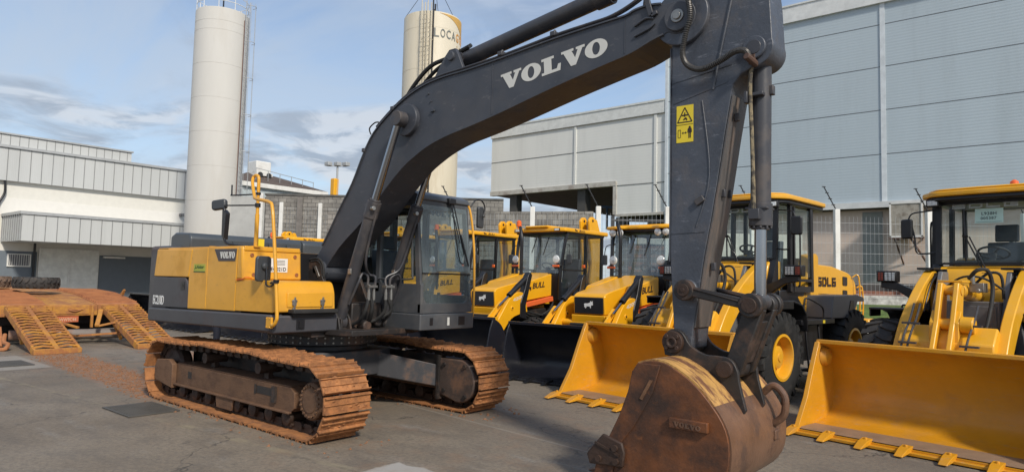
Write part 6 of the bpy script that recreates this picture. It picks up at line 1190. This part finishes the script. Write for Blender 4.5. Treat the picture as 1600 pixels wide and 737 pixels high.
# ================================================================ WAREHOUSE
def clad(name, colr, period=.14, axis='z', rough=.45, depth=.6, seam=None):
    M = mat(name, colr, rough, var=.04, vs=.6, dirt=tuple(c*.78 for c in colr), dk=.3, ds=1.0, stretch=(1, 1, .12)); nt = M.node_tree; nn = nt.nodes; ll = nt.links; p = nn['Principled BSDF']
    t = nn.new('ShaderNodeTexCoord'); sp_ = nn.new('ShaderNodeSeparateXYZ'); ll.new(t.outputs['Object'], sp_.inputs[0]); src = sp_.outputs[{'x': 0, 'y': 1, 'z': 2}[axis]]
    m_ = nn.new('ShaderNodeMath'); m_.operation = 'MULTIPLY'; m_.inputs[1].default_value = 2*math.pi/period; ll.new(src, m_.inputs[0]); s_ = nn.new('ShaderNodeMath'); s_.operation = 'SINE'; ll.new(m_.outputs[0], s_.inputs[0])
    bm_ = nn.new('ShaderNodeBump'); bm_.inputs['Strength'].default_value = depth; bm_.inputs['Distance'].default_value = .02; ll.new(s_.outputs[0], bm_.inputs['Height']); ll.new(bm_.outputs[0], p.inputs['Normal']); return M
CLB = clad('blue_grey_cladding', (.43, .50, .54), .13, 'z', .5, .06); CLW = clad('off_white_cladding', (.68, .68, .64), .16, 'z', .55, .05)
WH = tag(empty('warehouse', (0, 27, 0)), 'huge pale blue-grey warehouse clad in horizontal panels on the right', 'warehouse')
b = MB(); b.box(-8.30, 30, 0, 25, 5.55, 14.75); b.build('upper_wall', CLB, WH, 0)
b = MB()
for z in (7.70, 9.66, 11.6, 13.5): b.box(-8.29, 30, -.008, 0, z-.014, z+.014)
b.build('panel_joint', mat('dark_panel_seam', (.13, .14, .15), .6), WH, 0)  # thin dark seam lines between the cladding panels
b = MB()
for x in (2.1, 12.2, 22.3): b.box(x-.10, x+.10, -.04, -.012, 5.6, 14.7)
b.box(-8.38, -8.22, -.05, .1, 1.2, 14.7); b.build('flashing', mat('pale_flashing', (.62, .66, .68), .5), WH, 0)
b = MB(); b.box(-8.42, 30.1, -.14, .2, 14.45, 15.22); b.box(-8.42, 30.1, -.18, .2, 15.22, 15.30); b.build('parapet', mat('parapet_white', (.66, .67, .65), .5), WH, 0)
b = MB(); b.box(-8.3, 30, -.16, .02, 5.34, 5.60); b.build('base_beam', mat('beam_white', (.60, .61, .60), .5), WH, 0)
BEI = mat('beige_render', (.62, .50, .42), .85, var=.07, vs=.8, dirt=(.36, .30, .26), dk=.35, ds=.6)
b = MB(); b.box(-7, 30, .35, 24, 0, 5.3); lw = b.build('lower_wall', BEI, WH, 0)
b = MB(); b.box(1.15, 1.95, .30, .35, .5, 5.2); b.build('pilaster', mat('grey_green_pilaster', (.25, .255, .24), .8), WH, 0)
b = MB(); b.box(-1.9, -1.25, .31, .35, 2.2, 3.5); wn_ = b.build('window', WHT, WH, 0); b = MB(); b.box(-1.8, -1.35, .29, .31, 2.35, 2.9)
b.build('window_grille', BLK, wn_, 0)
b = MB(); b.box(-8.3, -7, .1, .35, 0, 5.3); b.box(-7.9, -7.3, -.1, .1, 0, 5.3); b.build('dark_recess', mat('dark_wall', (.05, .048, .045), .8), WH, 0)
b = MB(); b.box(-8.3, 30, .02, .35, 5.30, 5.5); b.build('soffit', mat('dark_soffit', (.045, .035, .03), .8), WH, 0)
# air conditioner
AC = tag(empty('air_conditioner', (3.05, 27.42, 4.0)), 'old beige air cooler box on a rusty bracket, high on the beige wall', 'air conditioner')
b = MB(); b.box(-.62, .52, -1.05, -.30, 0, 1.42); b.build('casing', mat('old_beige_casing', (.34, .31, .26), .7, var=.2, dirt=(.16, .13, .10), dk=.7, ds=4), AC, 30, .03)
b = MB(); b.box(-.66, -.60, -1.08, -1.05, 0, 1.45); b.box(.50, .56, -1.08, -1.05, 0, 1.45); b.box(-.66, .56, -1.08, -1.05, 1.40, 1.46); b.box(-.66, .56, -1.08, -1.05, -.02, .05); b.build('casing_frame', WHT, AC, 0)
b = MB(); b.bar((-.7, -1.05, -.05), (.6, -1.05, -.05), .06, .06); b.bar((-.5, -1.0, -.05), (-.5, 0, -.05), .05, .05); b.bar((.4, -1.0, -.05), (.4, 0, -.05), .05, .05); b.bar((.1, -.95, -.05), (.75, 0, -1.45), .06, .06); b.bar((-.5, -.95, -.05), (-.3, 0, -1.2), .05, .05); b.box(.55, .95, -.1, 0, -1.5, -1.35); b.build('bracket', mat('rusty_bracket', (.09, .05, .035), .8), AC, 0)
# ---- smaller white building on pillars
WB = tag(empty('white_building', (0, 27, 0)), 'off-white panelled building raised on dark pillars, left of the warehouse', 'building')
b = MB(); b.box(-20.9, -8.42, .06, .26, 7.55, 11.8); b.box(-11.42, -8.42, .06, .26, 5.64, 7.55); b.box(-20.9, -20.7, .26, 16, 7.55, 11.8); b.build('front_wall', CLW, WB, 0)
b = MB(); b.box(-20.96, -8.42, -.02, .06, 11.05, 11.72); b.box(-20.98, -8.42, -.06, .3, 11.72, 11.82); b.build('parapet', mat('parapet_grey', (.64, .65, .62), .5), WB, 0)
b = MB()
for z in (9.46,): b.box(-20.9, -8.42, .04, .06, z-.018, z+.018)
b.box(-20.9, -8.42, -.026, -.02, 11.03, 11.07); b.box(-11.4, -8.42, .04, .06, 7.26, 7.30); b.build('panel_joint', mat('thin_joint', (.17, .17, .16), .6), WB, 0)
b = MB(); b.box(-14.32, -14.18, -.0, .06, 7.3, 11.03); b.box(-9.05, -8.9, 0, .06, 5.64, 11.03); b.build('flashing', CLW, WB, 0)
b = MB(); b.box(-20.9, -11.42, -.02, .3, 7.28, 7.55); b.box(-11.6, -11.38, 0, .3, 5.64, 7.5); b.box(-11.42, -8.42, -.02, .3, 5.52, 5.66); b.build('edge_beam', mat('stained_beam', (.48, .46, .41), .7, dirt=(.2, .13, .1), dk=.6, ds=1.2), WB, 0)
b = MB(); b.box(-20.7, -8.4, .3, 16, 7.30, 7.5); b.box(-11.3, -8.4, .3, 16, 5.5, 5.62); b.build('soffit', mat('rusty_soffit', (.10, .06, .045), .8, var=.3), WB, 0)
for x in (-19.2, -13.95, -11.3, -9.3):
    for y in (.6,): b = MB(); b.box(x-.28, x+.28, y-.28, y+.28, 0, 7.3 if x < -12 else 5.5); b.build('pillar', mat('pillar_steel', (.06, .058, .055), .7), WB, 0)
b = MB(); b.bar((-13.6, 2, 6.4), (-8.8, 2, 5.9), .12, .14); b.bar((-13.2, 2, 5.0), (-13.2, 2, 6.3), .10, .10, (1, 0, 0)); b.build('blue_rail', mat('blue_rail', (.02, .05, .10), .5), WB, 0)
# ================================================================ LEFT BUILDING
CLV = clad('ribbed_grey_sheet', (.50, .51, .50), .10, 'y', .45, .04)
RIB = mat('sheet_joint', (.22, .225, .225), .6)
LB = tag(empty('office_building', (-44, 0, 0)), 'long grey-white industrial building with ribbed fascia and canopy on the left', 'building')
b = MB(); b.box(-14, 0, -25, 18.4, 0, 7.4); b.build('main_wall', mat('cream_wall', (.66, .64, .58), .8, var=.04), LB, 0)
b = MB(); b.box(.0, .03, -25, 18.4, 5.2, 6.35); b.build('light_wall_band', mat('light_cream_band', (.70, .68, .63), .8, var=.03), LB, 0)
b = MB(); b.box(-14.5, .30, -25.3, 18.7, 7.40, 9.50); fu = b.build('upper_fascia', CLV, LB, 0)
b = MB(); b.box(-14.6, .42, -25.4, 18.8, 9.50, 9.66); b.build('roof_edge', GLV, LB, 0)
b = MB(); y = -25.3
while y < 18.7: b.box(.30, .32, y, y+.04, 7.42, 9.5); y += .62
b.build('fascia_rib', RIB, fu, 0)
b = MB(); b.box(-14, -.2, -25, 13.8, 9.66, 10.45); ub = b.build('roof_box', CLV, LB, 0); b = MB(); y = -25
b.box(-.2, -.192, -25, 13.8, 9.66, 9.70)
while y < 13.8: b.box(-.2, -.185, y, y+.035, 9.66, 10.42); y += .5
b.build('box_rib', RIB, ub, 0); b = MB(); b.box(-14, -.1, -25, 13.9, 10.42, 10.52); b.build('box_edge', GLV, ub, 0)
b = MB(); b.box(.03, 4.0, 6.35, 21.5, 3.50, 5.10); b.box(.03, 2.5, -25, 6.35, 3.5, 5.1) if False else None; cn = b.build('canopy_fascia', CLV, LB, 0)
b = MB(); b.box(.03, 4.08, 6.27, 21.5, 5.10, 5.28); b.build('canopy_edge', GLV, LB, 0)
b = MB(); y = 6.35
while y < 21.5: b.box(4.0, 4.02, y, y+.04, 3.5, 5.1); y += .62
x = .1
while x < 4.0: b.box(x, x+.05, 6.31, 6.35, 3.5, 5.1); x += .45
b.build('canopy_rib', RIB, cn, 0)
BLU = mat('blue_grey_wall', (.14, .165, .19), .8, var=.05)
b = MB(); b.box(.0, .04, -5, 8.35, 0, 2.95); b.box(0, .04, 12.05, 18.4, 0, 2.88); b.build('blue_wall_panel', BLU, LB, 0)
b = MB(); b.box(.04, .12, 8.42, 11.98, 0, 3.22); sh = b.build('louvre_door', mat('louvre_white', (.74, .74, .70), .6), LB, 0)
b = MB()
for k in range(34): b.prism([(.12, .05+k*.093), (.16, .06+k*.093), (.12, .10+k*.093)], 8.47, 10.14, 'y'); b.prism([(.12, .05+k*.093), (.16, .06+k*.093), (.12, .10+k*.093)], 10.26, 11.93, 'y')
b.build('louvre_blade', mat('louvre_white_blade', (.78, .78, .73), .6), sh, 0)
b = MB(); b.box(.12, .18, 10.15, 10.25, 0, 3.2); b.box(.12, .16, 8.42, 8.5, 0, 3.22); b.build('door_frame', WHT, sh, 0)
b = MB(); b.box(.04, .14, 6.72, 8.0, 1.95, 2.78); wd = b.build('window', WHT, LB, 0)
b = MB(); b.box(.14, .15, 6.80, 7.92, 2.03, 2.72); b.build('pane', GRY, wd, 0); b = MB()
for k in range(9): b.box(.15, .17, 6.85+k*.125, 6.87+k*.125, 2.03, 2.72)
b.build('window_bars', WHT, wd, 0)
b = MB(); b.cyl((.18, 8.15, 0), (.18, 8.15, 3.5), .07, n=8); b.tube([(.2, 6.3, 7.4), (.2, 6.32, 6.6), (.2, 6.05, 5.9), (.2, 6.0, 5.2)], .07, n=8); b.build('downpipe', BLK, LB)
b = MB(); b.box(.04, .35, 12.25, 13.6, 2.70, 2.82); b.build('tube_light', WHT, LB, 0, .01)
b = MB(); b.box(.05, .35, 17.3, 17.6, 6.1, 6.3); b.bar((.35, 17.45, 6.2), (.6, 17.6, 6.1), .2, .16); b.build('camera_lamp', GRY, LB, 30, .02)
b = MB(); b.tube([(-3, 8.5, 10.5), (-3, 8.6, 10.75), (-3, 9.0, 10.85), (-3, 9.6, 10.8)], .03, n=6); b.build('roof_antenna', GLV, LB)
# ================================================================ SILOS
def silo(name, label, x, y, r_, h, mt, seams):
    S = tag(empty(name, (x, y, 0)), label, 'silo', 'tall cylindrical silos')
    b = MB(); b.lathe([(r_, 0), (r_, h-.05), (r_-.04, h), (.01, h+.12)], (0, 0, 0), (0, 0, 1), 56); b.build('shell', mt, S, 40)
    b = MB()
    for z in seams: b.lathe([(r_, z-.012), (r_+.005, z-.008), (r_+.005, z+.008), (r_, z+.012)], (0, 0, 0), (0, 0, 1), 56)
    b.build('weld_seam', mt, S, 40); return S
S1M = mat('white_silo_paint', (.50, .485, .45), .75, var=.03, vs=.4, dirt=(.46, .43, .38), dk=.4, ds=.25, stretch=(2.5, 2.5, .5))
S2M = mat('cream_silo_paint', (.58, .52, .40), .55, var=.04, vs=.4, dirt=(.42, .34, .22), dk=.5, ds=.35, stretch=(3, 3, .5))
S1 = silo('silo', 'plain white silo with an outside ladder, left of the excavator', -34.6, 15.3, 1.64, 18.85, S1M, [2+2.2*k for k in range(8)]+[18.0])
dr = Vector((.769, .639, 0)); df = Vector((.639, -.769, 0))
def lad(S, d_, r_, h, mt, cage=True):
    b = MB(); c_ = d_*(r_+.22); t = Vector((-d_.y, d_.x, 0))
    for s_ in (-.2, .2): b.cyl(c_+t*s_, c_+t*s_+Vector((0, 0, h+.9)), .03, n=6)
    z = .3
    while z < h: b.cyl(c_+t*-.2+Vector((0, 0, z)), c_+t*.2+Vector((0, 0, z)), .015, n=5); z += .3
    if cage:
        z = 2.5
        while z < h+.8:
            pts = [c_+t*(.36*math.cos(a))+d_*(.1+.42*math.sin(a))+Vector((0, 0, z)) for a in [math.pi*k/8 for k in range(9)]]
            b.tube(pts, .018, n=5, sub=1); z += 2.4
        for a in (.25, .5, .75): p = c_+t*(.36*math.cos(math.pi*a))+d_*(.1+.42*math.sin(math.pi*a)); b.cyl(p+Vector((0, 0, 2.5)), p+Vector((0, 0, h+.7)), .012, n=5)
    b.build('ladder', mt, S)
lad(S1, (dr*.98+df*.2).normalized(), 1.64, 18.8, GLV)
b = MB(); d_ = (dr*.97+df*.24).normalized()*1.68; b.cyl(d_, d_+Vector((0, 0, 18.4)), .028, n=8); b.build('pipe', mat('dark_silo_pipe', (.16, .09, .07), .6), S1)
def crown(S, r_, h, mt):
    b = MB(); K = 20
    for q in (.45, .9): b.tube([(r_*.97*math.cos(2*math.pi*k/K), r_*.97*math.sin(2*math.pi*k/K), h+q) for k in range(K+1)], .022, n=5, sub=1)
    for k in range(10): a = 2*math.pi*k/10; b.cyl((r_*.97*math.cos(a), r_*.97*math.sin(a), h-.05), (r_*.97*math.cos(a), r_*.97*math.sin(a), h+.9), .022, n=5)
    b.build('railing', mt, S)
crown(S1, 1.64, 18.85, WHT)
b = MB(); b.cyl((0, 0, 18.85), (0, 0, 20.3), .05, n=6); b.build('aerial', BLK, S1)
S2 = silo('silo', 'cream silo with lettering and an orange swoosh at its top, behind the boom', -24.2, 24.5, 1.9, 18.95, S2M, [4, 7, 10, 13, 15.2, 17.9])
lad(S2, (df*.98-dr*.12).normalized(), 1.9, 18.8, S2M, False); lad(S2, (df*.9-dr*.02).normalized(), 1.86, 18.5, S2M, True)
b = MB(); d_ = (df*.99+dr*.14).normalized()*1.97; b.cyl(d_+Vector((0, 0, 1)), d_+Vector((0, 0, 19.0)), .05, n=6); b.build('conduit', BLK, S2)
def wrap(txt, a0, step, z, hh, mt, name, r_=1.9):
    for k, ch in enumerate(txt):
        vs, fs = text_polys(ch, 1, .015); x0 = min(v.x for v in vs); x1 = max(v.x for v in vs); y0 = min(v.y for v in vs); y1 = max(v.y for v in vs); b = MB(); o = []
        for v in vs:
            a = R(a0+k*step+(v.x-x0)/(x1-x0)*step*.80); d__ = df*math.cos(a)+dr*math.sin(a); o.append(d__*(r_+.012+(.5+v.z)*.01)+Vector((0, 0, z+(v.y-y0)/(y1-y0)*hh)))
        b.add(o, fs); b.build(name, mt, S2, 0)
wrap('LOCA', 10, 12.5, 17.25, .58, mat('silo_letter_grey', (.16, .17, .16), .6), 'silo_lettering'); wrap('GYN', 60, 12, 17.25, .58, mat('silo_letter_orange', (.55, .26, .05), .6), 'silo_lettering'); wrap('LOG', 64, 9, 16.68, .36, mat('silo_letter_pale', (.48, .36, .2), .6), 'silo_lettering')
b = MB(); K = 24; up = []; lo = []
for k in range(K+1):
    t = k/K; a = R(20+75*t); d__ = df*math.cos(a)+dr*math.sin(a); up.append(d__*1.915+Vector((0, 0, 18.85))); lo.append(d__*1.915+Vector((0, 0, 18.84-.30*t-1.1*t**2.2)))
b.add(up+lo, [(K+1+k, K+2+k, k+1, k) for k in range(K)]); b.build('swoosh', mat('silo_orange', (.56, .33, .08), .6), S2, 60)
b = MB(); b.cyl((0, 0, 18.9), (0, 0, 22), .05, n=6)
for a in (0, 2.1, 4.2): b.cyl((0, 0, 22), (1.85*math.cos(a), 1.85*math.sin(a), 18.95), .018, n=5)
b.cyl((.2, 0, 19.0), (.2, 0, 20.1), .06, n=6); b.build('mast', BLK, S2)
# light pole
PO = tag(empty('light_pole', (-25.2, 18.1, 0)), 'grey lamp post with twin floodlights and a yellow box, beyond the block wall', 'lamp post')
b = MB(); b.cyl((0, 0, 0), (0, 0, 8.3), .09, .06, n=10); b.bar(-dr*.55+Vector((0, 0, 8.35)), dr*.5+Vector((0, 0, 8.35)), .06, .06); b.build('pole', GLV, PO)
b = MB()
for s_ in (-.55, .0, .5): q = dr*s_; b.box(q.x-.2, q.x+.2, q.y-.15, q.y+.15, 8.35, 8.58)
b.build('floodlight', GLV, PO, 0, .03)
b = MB(); b.box(-.32, .06, -.24, .10, 6.3, 7.6); b.build('control_box', YBH, PO, 0, .05)
# far house with water tank
HS = tag(empty('house', (-45, 26, 0)), 'distant low house with a dark hipped roof, right of the plain white silo', 'house')
b = MB(); b.box(-4, 2.3, -4.5, 3.2, 0, 8.9); b.build('wall', mat('pale_blue_wall', (.40, .45, .46), .8), HS, 0)
b = MB(); b.box(-4.3, 2.6, -4.8, 3.5, 8.9, 9.25); b.build('eaves', WHT, HS, 0)
b = MB(); b.add([(-4.3, -4.8, 9.25), (2.6, -4.8, 9.25), (2.6, 3.5, 9.25), (-4.3, 3.5, 9.25), (-.8, -2.4, 10.5), (-.8, .2, 10.5)], [(0, 1, 4), (1, 2, 5, 4), (2, 3, 5), (3, 0, 4, 5), (3, 2, 1, 0)]); b.build('roof', mat('dark_roof_tiles', (.10, .075, .062), .85, var=.3, vs=6), HS, 0)
WT = tag(empty('water_tank', (-45.6, 24.6, 10.2)), 'small white rooftop water tank on the dark-roofed house', 'water tank')
b = MB(); b.box(-.75, .75, -.7, .7, .3, 1.3); b.build('tank', WHT, WT, 0, .08); b = MB(); b.box(-.85, .85, -.8, .8, .05, .3); b.build('base', WHT, WT, 0); b = MB(); b.cyl((.78, -.3, .1), (.95, -.4, .1), .22, n=14); b.cyl((.78, .5, .1), (.95, .4, .1), .22, n=14); b.build('valve', BLK, WT)
RL = tag(empty('roof_railing', (-43.4, 25.6, 9.3)), 'thin metal railing along the dark roof of the distant house', 'railing')
b = MB(); b.bar((0, -2.5, 1.3), (0, 3, .75), .05, .05)
for k in range(6): y = -2.5+k*1.1; b.bar((0, y, -.2), (0, y, 1.3-.1*k), .04, .04, (1, 0, 0))
b.build('rail', GLV, RL)
# ================================================================ TRAILER
T = tag(empty('lowbed_trailer', (-11.1, .33, 0)), 'muddy yellow low-bed trailer with both loading ramps lowered', 'trailer')
for (cy, lab) in ((-1.03, None), (1.02, None)):
    Rm = empty('loading_ramp', (0, cy, 0)); Rm.parent = T
    A = Vector((.15, 0, .88)); Bq = Vector((2.48, 0, .05)); d = (Bq-A); L = d.length; d.normalize(); up = Vector((-d.z, 0, d.x)); up = up if up.z > 0 else -up
    b = MB()
    for s_ in (-.42, 0, .42): b.bar(A+Vector((0, s_, -.03)), Bq+Vector((0, s_, -.01)), .05 if s_ else .10, .15)
    b.box(2.38, 2.56, -.45, .45, .0, .11); b.build('ramp_frame', YTR, Rm, 30, .008)
    b = MB(); k = 0
    for k in range(16):
        p = A+d*(.08+k*(L-.2)/15)+up*.055
        for s_ in (-1, 1):
            p0 = p+Vector((0, s_*.05, .0)); p1 = p+Vector((0, s_*.435, 0)); pm = (p0+p1)/2+up*.02-d*.02
            b.bar(p0, pm, .085, .034); b.bar(pm, p1, .085, .034)
    b.build('ramp_rung', YTR, Rm, 0)
    b = MB(); b.bar(A+Vector((1.0, .3, -.35)), A+Vector((1.0, .3, -.8)), .07, .07, (1, 0, 0)); b.bar(A+Vector((.1, -.3, -.1)), A+Vector((1.0, -.3, -.75)), .06, .06); b.build('ramp_strut', YTR, Rm, 0)
b = MB(); b.box(-.12, 0, -1.60, -.56, .66, .93); b.box(-.12, 0, .56, 1.56, .66, .93); b.box(-.10, -.0, -.55, .55, .66, .92)
for s_ in (-.50, .42): b.box(0, .06, s_-.03, s_+.03, .35, .92)
b.box(0, .015, -.44, .36, .70, .90); b.build('rear_beam', YTR, T, 30, .01)
b = MB(); b.prism(rr_poly([(-.12, .80), (.22, .80), (.20, .815), (-.1, .815)], .005), .02, .035, 'x'); b.tube([(.03, -.10, .80), (.05, .02, .77), (.03, .16, .80)], .012); b.build('tow_hook', YTM, T)
b = MB(); prl = [(-.12, .66), (-.12, .95), (-1.7, 1.16), (-3.2, 1.22), (-9, 1.22), (-9, .9), (-1.7, .9)]
b.prism(prl, -1.62, -.56, 'y'); b.prism(prl, .56, 1.58, 'y'); b.build('deck_lane', YTM, T, 30, .01)
b = MB(); prl2 = [(p[0], p[1]-.02) for p in prl]; b.prism(prl2, -.555, .555, 'y'); b.build('deck_centre', YTR, T, 30, .01)
b = MB(); b2 = MB()
for k in range(24):
    x = -.25-k*.13; z = .95+(1.16-.95)*(-.12-x)/1.58 if x > -1.7 else 1.16+(.06)*(-1.7-x)/1.5
    for c_, q in ((-1.09, b), (1.07, b2)): q.bar((x, c_-.5, z+.02), (x, c_+.5, z+.02), .055, .04)
b.build('deck_cleat', YTM, T, 0); b2.build('deck_cleat', YTM, T, 0)
b = MB(); b.box(-9, -.3, -1.45, 1.4, .45, .88); b.box(-3.4, -.9, -1.3, 1.3, .25, .6); b.build('underframe', BLK, T, 0, .02)
for x in (-3.0, -4.3, -5.6):
    for s_ in (-1, 1): wheel(T, x, s_*1.15, .48, .26, .30, s_, YTM, TYG, 18)
b = MB(); b.box(.018, .03, -.42, .12, .50, .65); pl = b.build('licence_plate', PLT, T, 0, .004)
b = MB(); put_text('OWW9C44', (.0305, -.37, .525), (0, 1, 0), (0, 0, 1), .44, .085, .002, .01, 0, b); b.build('plate_lettering', mat('plate_print', (.62, .42, .28), .6), pl, 0)
b = MB(); b.bar((.05, -.62, .62), (.9, -.15, .42), .07, .05); b.bar((.25, .55, .8), (.9, .25, .45), .10, .06); b.bar((.9, .3, .45), (1.15, .62, .55), .06, .05); b.bar((1.2, .6, .28), (.6, -.1, .2), .05, .05); b.bar((.6, -.1, .2), (1.2, -.6, .30), .05, .05); b.build('ramp_link', YTR, T, 0, .008)
b = MB(); b.tube([(.7, -1.55, .30), (.95, -1.62, .16), (1.2, -1.6, .12), (1.4, -1.72, .04), (1.1, -1.85, .03)], .045, n=8); b.bar((.4, -1.6, .45), (.85, -1.65, .05), .08, .05); b.build('chain', YTM, T)
b = MB(); b.cyl((-.05, -1.3, .22), (.6, 1.3, .22), .12, n=14); b.build('rear_roller', mat('grey_drum', (.2, .17, .15), .7, dirt=(.3, .14, .08), dk=.7), T)
b = MB(); b.prism([(-1.2, 1.16), (-1.0, 1.30), (-.95, 1.28), (-1.05, 1.14)], 1.50, 1.55, 'y'); b.build('lane_hook', YTR, T)
for (x, y, z, lab, mt_, a) in ((-13.0, .02, 1.30, 'dark spare tyre lying flat on the trailer deck, right of the muddy one', TYG, 0), (-14.3, -.75, 1.30, 'mud-coloured tyre lying flat on the trailer deck, at the left edge', mat('muddy_tyre', (.15, .10, .07), .9, var=.25, bump=.3, bs=30), .3)):
    b = MB(); tyre(b, 0, 0, 0, .54, .28, .30, 1, 20); b.tilt(0, Matrix.Rotation(R(90), 4, 'X')); o = b.build('spare_tyre', mt_, None, 35); o.location = (x, y, z+.16-.02); o.rotation_euler = (0, 0, a); tag(o, lab, 'tyre', 'tyres lying on the trailer')
# ================================================================ PERSON behind the excavator
def person():
    loc = Vector((-6.0, 1.45, 0)); root = empty('person', loc, R(48)); tag(root, 'person in dark jeans standing behind the excavator, mostly hidden', 'person')
    V = [(0, 0, .95), (0, 0, 1.12), (0, 0, 1.30), (0, 0, 1.43), (.01, 0, 1.52), (.02, 0, 1.62), (.02, 0, 1.70),
         (0, .10, .90), (.02, .11, .50), (-.02, .11, .09), (.13, .12, .04), (0, -.10, .90), (.06, -.11, .50), (.02, -.11, .09), (.17, -.12, .04),
         (0, .19, 1.40), (-.02, .24, 1.12), (.06, .25, .88), (.09, .25, .80), (0, -.19, 1.40), (.0, -.24, 1.12), (.12, -.25, .90), (.16, -.25, .82)]
    E = [(0, 1), (1, 2), (2, 3), (3, 4), (4, 5), (5, 6), (0, 7), (7, 8), (8, 9), (9, 10), (0, 11), (11, 12), (12, 13), (13, 14), (3, 15), (15, 16), (16, 17), (17, 18), (3, 19), (19, 20), (20, 21), (21, 22)]
    Rd = [.14, .13, .15, .12, .055, .095, .07, .10, .07, .055, .045, .10, .07, .055, .045, .065, .05, .035, .03, .065, .05, .035, .03]
    h0 = len(V)
    for s_, hb_ in ((1, 18), (-1, 22)):
        hx, hy, hz_ = V[hb_]
        for k in range(4):
            a = len(V); V.append((hx+.025-.016*k, hy-.0, hz_-.045)); V.append((hx+.03-.016*k, hy-.01*s_, hz_-.085)); E += [(hb_, a), (a, a+1)]; Rd += [.011, .009]
        a = len(V); V.append((hx+.045, hy-.01*s_, hz_-.02)); V.append((hx+.055, hy-.02*s_, hz_-.05)); E += [(hb_, a), (a, a+1)]; Rd += [.011, .010]
    me = bpy.data.meshes.new('body'); me.from_pydata(V, E, []); o = bpy.data.objects.new('body', me); scene.collection.objects.link(o); o.parent = root
    sk = o.modifiers.new('skin', 'SKIN'); 
    for i, q in enumerate(Rd): me.skin_vertices[0].data[i].radius = (q, q*(.8 if i in (1, 2, 3) else 1))
    me.skin_vertices[0].data[0].use_root = True
    su = o.modifiers.new('sub', 'SUBSURF'); su.levels = 2; su.render_levels = 2; bpy.context.view_layer.update()
    dg = bpy.context.evaluated_depsgraph_get(); nm = bpy.data.meshes.new_from_object(o.evaluated_get(dg)); o.modifiers.clear(); o.data = nm
    nm.materials.clear(); [nm.materials.append(q) for q in (mat('skin', (.33, .16, .10), .6), mat('dark_jeans', (.006, .008, .018), .8), mat('dark_shirt', (.05, .02, .025), .8), BLK)]
    for p in nm.polygons:
        c_ = p.center; p.use_smooth = True
        p.material_index = 3 if c_.z < .10 else 1 if (c_.z < .96 and abs(c_.y) < .215) else 0 if (abs(c_.y) > .2 and c_.z < 1.15) or c_.z > 1.47 else 2
    b = MB(); b.lathe([(.105, 0), (.108, .06), (.085, .11), (.03, .135), (.001, .136)], (.01, 0, 1.63), (0, 0, 1), 18); b.build('hair', BLK, root)
    b = MB(); b.add([(.135, -.015, 1.60), (.135, .015, 1.60), (.118, 0, 1.65), (.10, 0, 1.60)], [(0, 1, 2), (0, 3, 1), (0, 2, 3), (1, 3, 2)]); b.build('nose', nm.materials[0], root)
person()
